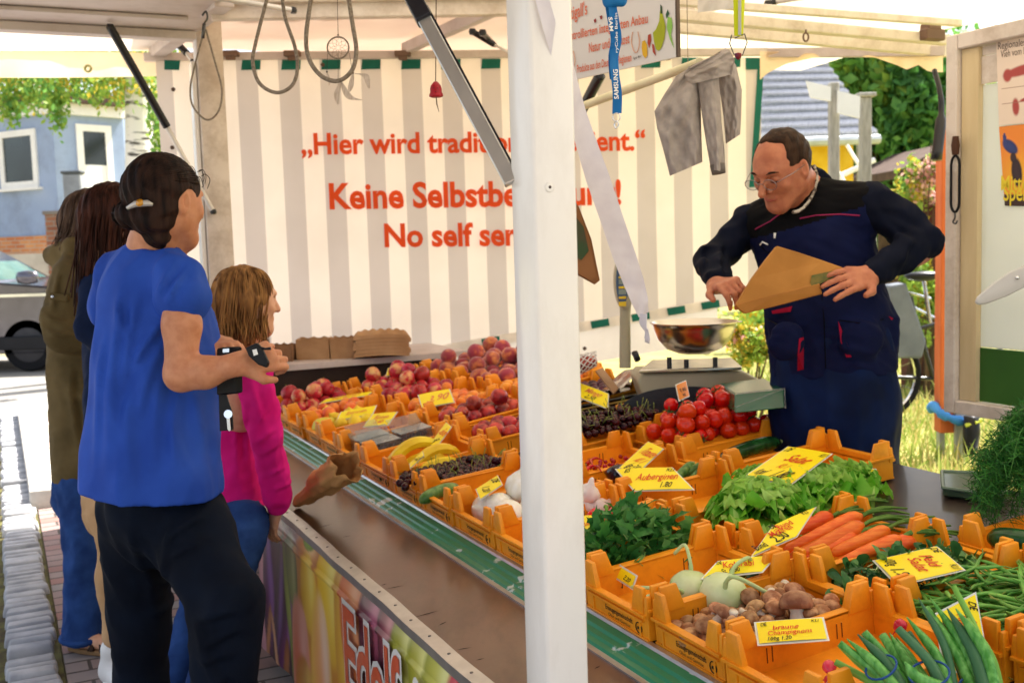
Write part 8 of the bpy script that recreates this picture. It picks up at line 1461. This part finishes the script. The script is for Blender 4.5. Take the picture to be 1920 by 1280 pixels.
# ------------------------------------------------------------------ woman with long hair between them
D_ = 3.58; F_ = nrm([.85, .52, 0]); RS = np.array([F_[1], -F_[0], 0]); W4 = thing('person', 'person with long straight dark brown hair and tan trousers behind the woman in blue', 'person', P(215, 1265, D_)); T0 = lambda x, y, d=D_: P(x, y, d); mNv = cloth('dark navy top', '0c1730', '12203e')
hf, hu, hs = axes(nrm([.85, .5, -.05])); hc = P(218, 412, D_); S_ = SDF(P(140, 350, D_) - .12, P(300, 700, D_) + .15, .006); L = head(S_, hc, hf, hu, hs, .96); S_.cone(L(0, -.03, -.05), P(215, 500, D_), .045, .05, .02).cone(P(215, 500, D_), P(220, 700, D_), .08, .09, .04); wR = P(240, 665, 3.5); S_.cone(P(190, 650, 3.5), wR, .028, .024, .02); hand(S_, wR, P(275, 660, 3.55) - wR, nrm(RS + Z3 * .5), 1, (.5, .7, .5), .9); S_.build('body', mSkinF, W4, True)
S_ = SDF(P(130, 480, D_) - .12, P(310, 940, D_) + .12, .007); S_.cone(T0(222, 560), T0(225, 900), .13, .13, .05, flat=(F_, 1.15)).cone(P(185, 545, 3.52), P(215, 510, D_), .055, .05, .03).cone(P(245, 545, 3.75), P(215, 510, D_), .055, .05, .03).cone(P(178, 548, 3.5), P(172, 615, 3.46), .056, .05, .02).cone(P(172, 615, 3.46), P(205, 655, 3.46), .048, .04, .02); S_.warp(fold(.005, 36, .6, 85, .002)); S_.half(T0(225, 935), (0, 0, -1)); S_.build('navy_top', mNv, W4, True)
mTan = cloth('tan trousers', 'b08a62', 'c29c74', rough=.8); S_ = SDF(P(170, 900, D_) - .12, P(320, 1200, D_) + .12, .007); S_.cone(T0(228, 920), T0(228, 950), .125, None, .03).cone(P(222, 950, 3.52), P(216, 1080, 3.5), .078, .06, .02).cone(P(216, 1080, 3.5), P(219, 1190, 3.5), .06, .045, .02).cone(P(255, 950, 3.66), P(258, 1190, 3.68), .075, .048, .02); S_.warp(fold(.005, 40, 1.0, 87, .002)); S_.build('trousers', mTan, W4, True)
for c0 in (P(214, 1225, 3.52), P(260, 1225, 3.68)):
    S_ = SDF(c0 - .2, c0 + .25, .005); b = gz(c0, .045); d_ = nrm([.55, -.8, 0]) if c0[0] < -1.3 else F_; S_.cone(b - d_ * .03, b + d_ * .11, .042, .034, .02).cone(b - d_ * .02, b + [0, 0, .08], .04, .042, .03).half((0, 0, .018), (0, 0, -1)); sh = S_.build('sneaker', M('white sneaker', 'dedcd8', 'eae8e4', rough=.5), W4, True); m = MB(); sd = np.array([-d_[1], d_[0], 0]); m.prism([gz(b + d_ * x + sd * y, .001) for x, y in ((-.07, -.025), (-.07, .025), (0, .042), (.1, .04), (.145, .015), (.145, -.015), (.1, -.04), (0, -.042))], (0, 0, .026)); m.build('sole', mWhite, sh, base=True, bevel=.006)
    m = MB(); [m.tube([b + d_ * (.03 + .018 * i) + sd * .02 + [0, 0, .045 - .006 * i], b + d_ * (.03 + .018 * i) - sd * .02 + [0, 0, .045 - .006 * i]], .003, 5) for i in range(4)]; m.build('laces', M('grey lace', 'b8b6b2', rough=.8), sh, base=True)
longhair('hair', hc, L, (hs, hf, hu), 1.0, .34, 15, Mhair('long dark brown hair', '1e100c', '4a2a20'), W4, 200, False, (.086, .104, .1), .015, -.26)
# ------------------------------------------------------------------ the seller
D_ = 3.4; F_ = nrm([-.40, -.92, 0]); RS = np.array([F_[1], -F_[0], 0]); W5 = thing('person', 'seller with glasses and short hair in a navy work vest, filling a paper bag', 'person', gz(P(1560, 640, D_), 0)); T0 = lambda x, y, d=D_: P(x, y, d)
hf = nrm(RT * -.70 + UP * -.56 + FW * -.50); hu = nrm(UP * 1 + RT * -.18 + FW * -.28); hu = nrm(hu - hf * np.dot(hu, hf)); hs = np.cross(hf, hu); hc = P(1466, 318, 3.28); nb = P(1520, 362, 3.38); sR, sL = P(1408, 420, 3.50), P(1632, 385, 3.30)
S_ = SDF(P(1300, 230, 3.2) - .15, P(1760, 640, 3.4) + .2, .0042); L = head(S_, hc, hf, hu, hs, 1.0, 1.12, .96, 1.1); S_.cone(L(0, -.035, -.04), nb, .056, .056, .03).cone(L(0, .0, -.07), nb - [0, 0, .06], .045, .05, .03).cone(nb - [0, 0, .05], T0(1530, 480), .06, .12, .03).cone(sR - [0, 0, .03], sL - [0, 0, .03], .045, None, .02)
wR, wL = P(1345, 535, 3.22), P(1632, 516, 3.10); S_.cone(P(1338, 505, 3.38), wR, .028, .027, .02).cone(P(1720, 470, 3.22), wL, .045, .031, .02)
hand(S_, wR, P(1388, 528, 3.06) - wR, nrm(-FW * .5 + UP * .75 - RT * .2), 1, (.75, 1.0, .7), 1.04, .05, thumb=(.4, .5)); hand(S_, wL, P(1572, 527, 3.02) - wL, nrm(-FW * .85 + UP * .45), -1, (.2, .28, .22), 1.06, .16, thumb=(-.1, .5)); S_.build('body', mSkinR, W5, True)
mPull = cloth('dark navy pullover', '080c1a', '0c1122'); mVest = cloth('navy work vest', '0b1030', '10173c', rough=.8); mBlackC = cloth('black yoke cloth', '060608', '0a090c'); mApr = cloth('navy apron', '071330', '0b1d46', rough=.7)
S_ = SDF(P(1290, 330, D_) - .2, P(1770, 700, D_) + .25, .0065); eR, eL = P(1336, 492, 3.44), P(1732, 452, 3.22)
S_.cone(sR, nb - [0, 0, .04], .066, .07, .04).cone(sL, nb - [0, 0, .04], .068, .07, .04).cone(nb - [0, 0, .03], nb + [.012, .015, .028], .074, .062, .01).cone(T0(1522, 460), T0(1545, 600), .172, .165, .06, flat=(F_, 1.35)).cone(sR, eR, .064, .056, .02).cone(eR, P(1346, 526, 3.26), .056, .046, .02).cone(sL, P(1690, 415, 3.26), .07, .064, .02).cone(P(1690, 415, 3.26), eL, .064, .058, .015).cone(eL, P(1640, 512, 3.11), .058, .043, .015)
S_.warp(lambda x, y, z: .008 * np.abs(vnoise(x, y, z * 1.1, 38, 91)) + .003 * vnoise(x, y, z, 80, 92)); S_.warp(ridges([((1660, 400), (1730, 450), .012, .010), ((1700, 440), (1660, 500), .011, .010), ((1735, 470), (1680, 520), .010, .010), ((1350, 450), (1325, 510), .010, .010), ((1385, 450), (1345, 520), .010, .009), ((1640, 380), (1700, 470), .012, .008)], 3.2)); S_.build('pullover', mPull, W5, True)
S_ = SDF(P(1380, 330, D_) - .15, P(1710, 720, D_) + .25, .0065)
S_.cone(sR * .8 + nb * .2 - [0, 0, .01], nb - [0, 0, .045], .072, .076, .04).cone(sL * .85 + nb * .15 - [0, 0, .01], nb - [0, 0, .045], .075, .076, .04).cone(T0(1524, 455), T0(1550, 590), .186, .182, .06, flat=(F_, 1.32)).cone(T0(1550, 590), T0(1562, 690), .184, .196, .05, flat=(F_, 1.22))
vn = P(1505, 420, 3.2); S_.cone(P(1520, 330, 3.2), P(1500, 455, 3.18), .055, .012, .01, op='sub', flat=(F_, .5))
for c_, r_ in ((P(1474, 640, 3.22), (.055, .035, .06)), (P(1615, 640, 3.22), (.07, .035, .06)), (P(1670, 620, 3.36), (.02, .05, .05))): S_.ell(c_, r_, None, .045)
S_.warp(lambda x, y, z: .010 * (np.abs(vnoise(x, y, z * .5, 26, 95)) - .4) + .004 * (np.abs(vnoise(x, y, z, 60, 96)) - .4)); S_.half(T0(1562, 698), nrm([.05, 0, -1]))
zY = P(1560, 408, 3.2)[2]; zY2 = P(1440, 440, 3.35)[2]
S_.build('vest', [mVest, mBlackC], W5, True, mi=lambda c: ((c[:, 2] > zY + (zY2 - zY) * np.clip((c[:, 0] - P(1560, 408, 3.2)[0]) / (P(1440, 440, 3.35)[0] - P(1560, 408, 3.2)[0]), -1, 1.5))).astype(np.int32))
mMag = M('magenta piping', '8a1a4a', rough=.7); mRedP = cloth('crimson pocket lining', '8a0f2c', 'a0163a')
def onto(px, py, ob_d): return P(px, py, ob_d)
dgx = bpy.context.evaluated_depsgraph_get(); dgx.update()
from mathutils.bvhtree import BVHTree
def bvh(o): mw = o.matrix_parent_inverse; pm = Matrix.Translation(o.parent.location); return BVHTree.FromPolygons([pm @ mw @ v.co for v in o.data.vertices], [tuple(p.vertices) for p in o.data.polygons])
vst = [c_ for c_ in W5.children if c_.name.startswith('vest')][0]; BV = bvh(vst)
def hit(px, py, off=.002):
    r = ray(px, py); h = BV.ray_cast(Vector(CAM), Vector(nrm(r))); return (np.array(h[0]) + np.array(h[1]) * off * (1 if np.dot(h[1], r) < 0 else -1)) if h[0] is not None else P(px, py, 3.15)
for pts in ([(1500, 410), (1530, 404), (1575, 402), (1612, 404)], [(1396, 442), (1420, 428), (1444, 416), (1462, 402)]): m = MB(); m.tube([hit(*q_) for q_ in pts], .0024, 6); m.build('piping', mMag, vst, base=True)
for pts in ([(1572, 602), (1580, 618), (1590, 648), (1597, 668), (1588, 668), (1578, 640)], [(1497, 634), (1505, 632), (1508, 664), (1508, 692), (1496, 695), (1494, 664)], [(1448, 582), (1486, 574), (1484, 584), (1450, 588)], [(1664, 592), (1673, 597), (1670, 600)]):
    m = MB(); q_ = [hit(*p, .004) for p in pts]; m.add(q_, [tuple(range(len(q_)))]); m.build('pocket_lining', mRedP, vst, base=True)
for pts in ([(1574, 600), (1610, 606), (1655, 598)], [(1440, 598), (1470, 615), (1505, 618)], [(1425, 460), (1440, 474), (1462, 466)], [(1538, 520), (1545, 600), (1548, 690)]): m = MB(); m.tube([hit(*q_) for q_ in pts], .0018, 5); m.build('seam', mBlackC, vst, base=True)
m = MB(); a, b = hit(1455, 438, .006), hit(1454, 447, .006); m.tube([a, b], [.004, .003], 8); m.build('zip_pull', mWhite, vst, base=True, smooth=180); m = MB(); m.tube([hit(1427, 459, .004), hit(1432, 453, .005), hit(1441, 458, .004)], .0024, 6); m.build('logo', mWhite, vst, base=True)
S_ = SDF(gz(P(1440, 640, D_), .0) - .2, P(1690, 640, D_) + .3, .008); S_.cone(T0(1562, 665), T0(1564, 760), .186, .192, .05, flat=(F_, 1.2)).cone(T0(1564, 760), gz(T0(1566, 900), .42), .192, .185, .05, flat=(F_, 1.2)).warp(lambda x, y, z: .014 * (np.abs(vnoise(x, y, z * .2, 18, 101)) - .4) + .004 * vnoise(x, y, z * .5, 50, 102)); S_.half((0, 0, .42), (0, 0, -1)); S_.build('apron', mApr, W5, True)
S_ = SDF(gz(P(1450, 640, D_), .0) - .2, gz(P(1680, 640, D_), .6) + .2, .01); c_ = T0(1564, 700); [S_.cone(gz(c_ + RS * .1 * sg, .6), gz(c_ + RS * .11 * sg, .06), .085, .065, .02).cone(gz(c_ + RS * .11 * sg - F_ * .04, .045), gz(c_ + RS * .12 * sg + F_ * .16, .04), .045, .038, .03) for sg in (1, -1)]; S_.half((0, 0, .003), (0, 0, -1)); S_.build('trousers', mNavyT, W5, True)
mHairS = Mhair('short brown hair', '24160e', '3e2a1c'); S_ = SDF(hc - .2, hc + .2, .0042); A = np.array([hs, hf, hu]); S_.ell(L(0, -.014, .026), np.array([.0785, .0995, .0955]) * 1.02, A, .01); S_.half(L(0, .048, .052), nrm(hf * .85 + hu * .28)); S_.ell(L(0, .045, -.072), (.12, .085, .085), A, .01, 'sub')
for sg in (1, -1): S_.ell(L(.08 * sg, -.004, -.01), (.02, .026, .036), A, .006, 'sub'); S_.ell(L(.05 * sg, .075, .095), (.034, .05, .05), A, .02, 'sub')
S_.ell(L(0, -.05, -.08), (.1, .1, .035), A, .02, 'sub').warp(lambda x, y, z: .0022 * vnoise(x, y, z, 130, 8)); S_.build('hair', mHairS, W5, True)
gl_ = MB()
for sg in (1, -1): c_ = L(.034 * sg, .112, .006); gl_.tube([c_ + hs * .024 * math.cos(a) + hu * .017 * math.sin(a) for a in np.linspace(0, 6.283, 20, endpoint=False)], .0011, 6, closed=True); gl_.tube([L(.06 * sg, .108, .012), L(.082 * sg, .05, .014), L(.082 * sg, -.008, .01)], .0011, 6)
gl_.tube([L(.010, .113, .008), L(0, .115, .011), L(-.010, .113, .008)], .0011, 6); go = gl_.build('glasses', M('thin steel frame', '8a8a90', metal=.9, rough=.25), W5, base=True, smooth=180)
for sg in (1, -1): m = MB(); c_ = L(.034 * sg, .112, .006); m.add([c_ + hs * .023 * math.cos(a) + hu * .016 * math.sin(a) for a in np.linspace(0, 6.283, 18, endpoint=False)], [tuple(range(18))]); m.build('lens', M('spectacle glass', 'f2f2f6', rough=.02, trans=1.0, ior=1.002, spec=.4, var=.01), go, base=True)
for sg in (1, -1): m = MB(); m.tube(bez([L(.016 * sg, .094, .030), L(.034 * sg, .092, .036), L(.052 * sg, .078, .030)], 5), [.002] * 3 + [.0035] * 5 + [.0018] * 3, 6); m.build('eyebrow', mHairS, W5, base=True, smooth=180); m = MB(); m.tube(bez([L(.020 * sg, .0885, .004), L(.031 * sg, .0905, .0015), L(.043 * sg, .084, .004)], 5), .0014, 5); m.build('eyelid_line', M('dark lash', '2a1812', rough=.8), W5, base=True)
m = MB(); m.tube(bez([L(.022, .086, -.056), L(0, .093, -.0575), L(-.022, .086, -.056)], 6), [.0012] + [.0042] * 11 + [.0012], 6); m.build('lips', M('lips', '96493c', 'a85a4a', rough=.45, sss=.1), W5, base=True, smooth=180)
m = MB(); pts = bez([P(1527, 312, 3.36), P(1532, 335, 3.30), P(1524, 365, 3.255), P(1508, 388, 3.23), P(1496, 396, 3.225), P(1487, 398, 3.222)], 7)
for i, p in enumerate(pts): m.lathe(sphere_prof(.0048 if i % 4 else .006, 5, 0, 0), 8, Matrix.Translation(p))
m.build('necklace', M('shell beads', '5a4a40', 'b8aea0', rough=.4, scale=60, lo=.45, hi=.55), W5, base=True, smooth=180)['kind'] = 'stuff'
mKr = M('kraft paper bag', 'a8702f', 'b87e3a', rough=.6, scale=10, bump=.2, bscale=10, bdist=.004)
t = thing('seller_paper_bag', 'flat brown paper bag held open by the seller', 'paper bag', P(1470, 588, 3.03)); tri = [(1380, 571), (1410, 522), (1440, 482), (1457, 461), (1500, 474), (1545, 489), (1582, 502), (1560, 525), (1538, 546), (1534, 531), (1460, 552)]; dB = lambda x, y: 3.04 - .0009 * (1480 - x) * .3 + .02 * math.sin(x * .02) * .3
m = MB(); m.prism([P(x, y, dB(x, y)) for x, y in ((1380, 572), (1410, 522), (1440, 482), (1457, 461), (1500, 474), (1545, 489), (1582, 502), (1560, 522), (1536, 533), (1460, 552))], FW * .022); bg_ = m.build('bag', mKr, t, base=True, bevel=.002); m = MB(); m.prism([P(x, y, dB(x, y) - .004) for x, y in ((1379, 571), (1460, 551), (1537, 531), (1542, 551), (1470, 570), (1398, 588), (1386, 580))], FW * .02); m.build('gusset', M('kraft gusset', '9a6326', 'a66e2e', rough=.6, scale=10), t, base=True, bevel=.002)
m = MB(); m.add([P(x, y, dB(x, y) - .0015) for x, y in ((1522, 516), (1560, 508), (1578, 504), (1560, 522), (1537, 532), (1524, 540), (1519, 530))], [tuple(range(7))]); m.build('green_print', M('dark green bag print', '4a5a30', '7a6a34', rough=.6, scale=40), t, base=True)
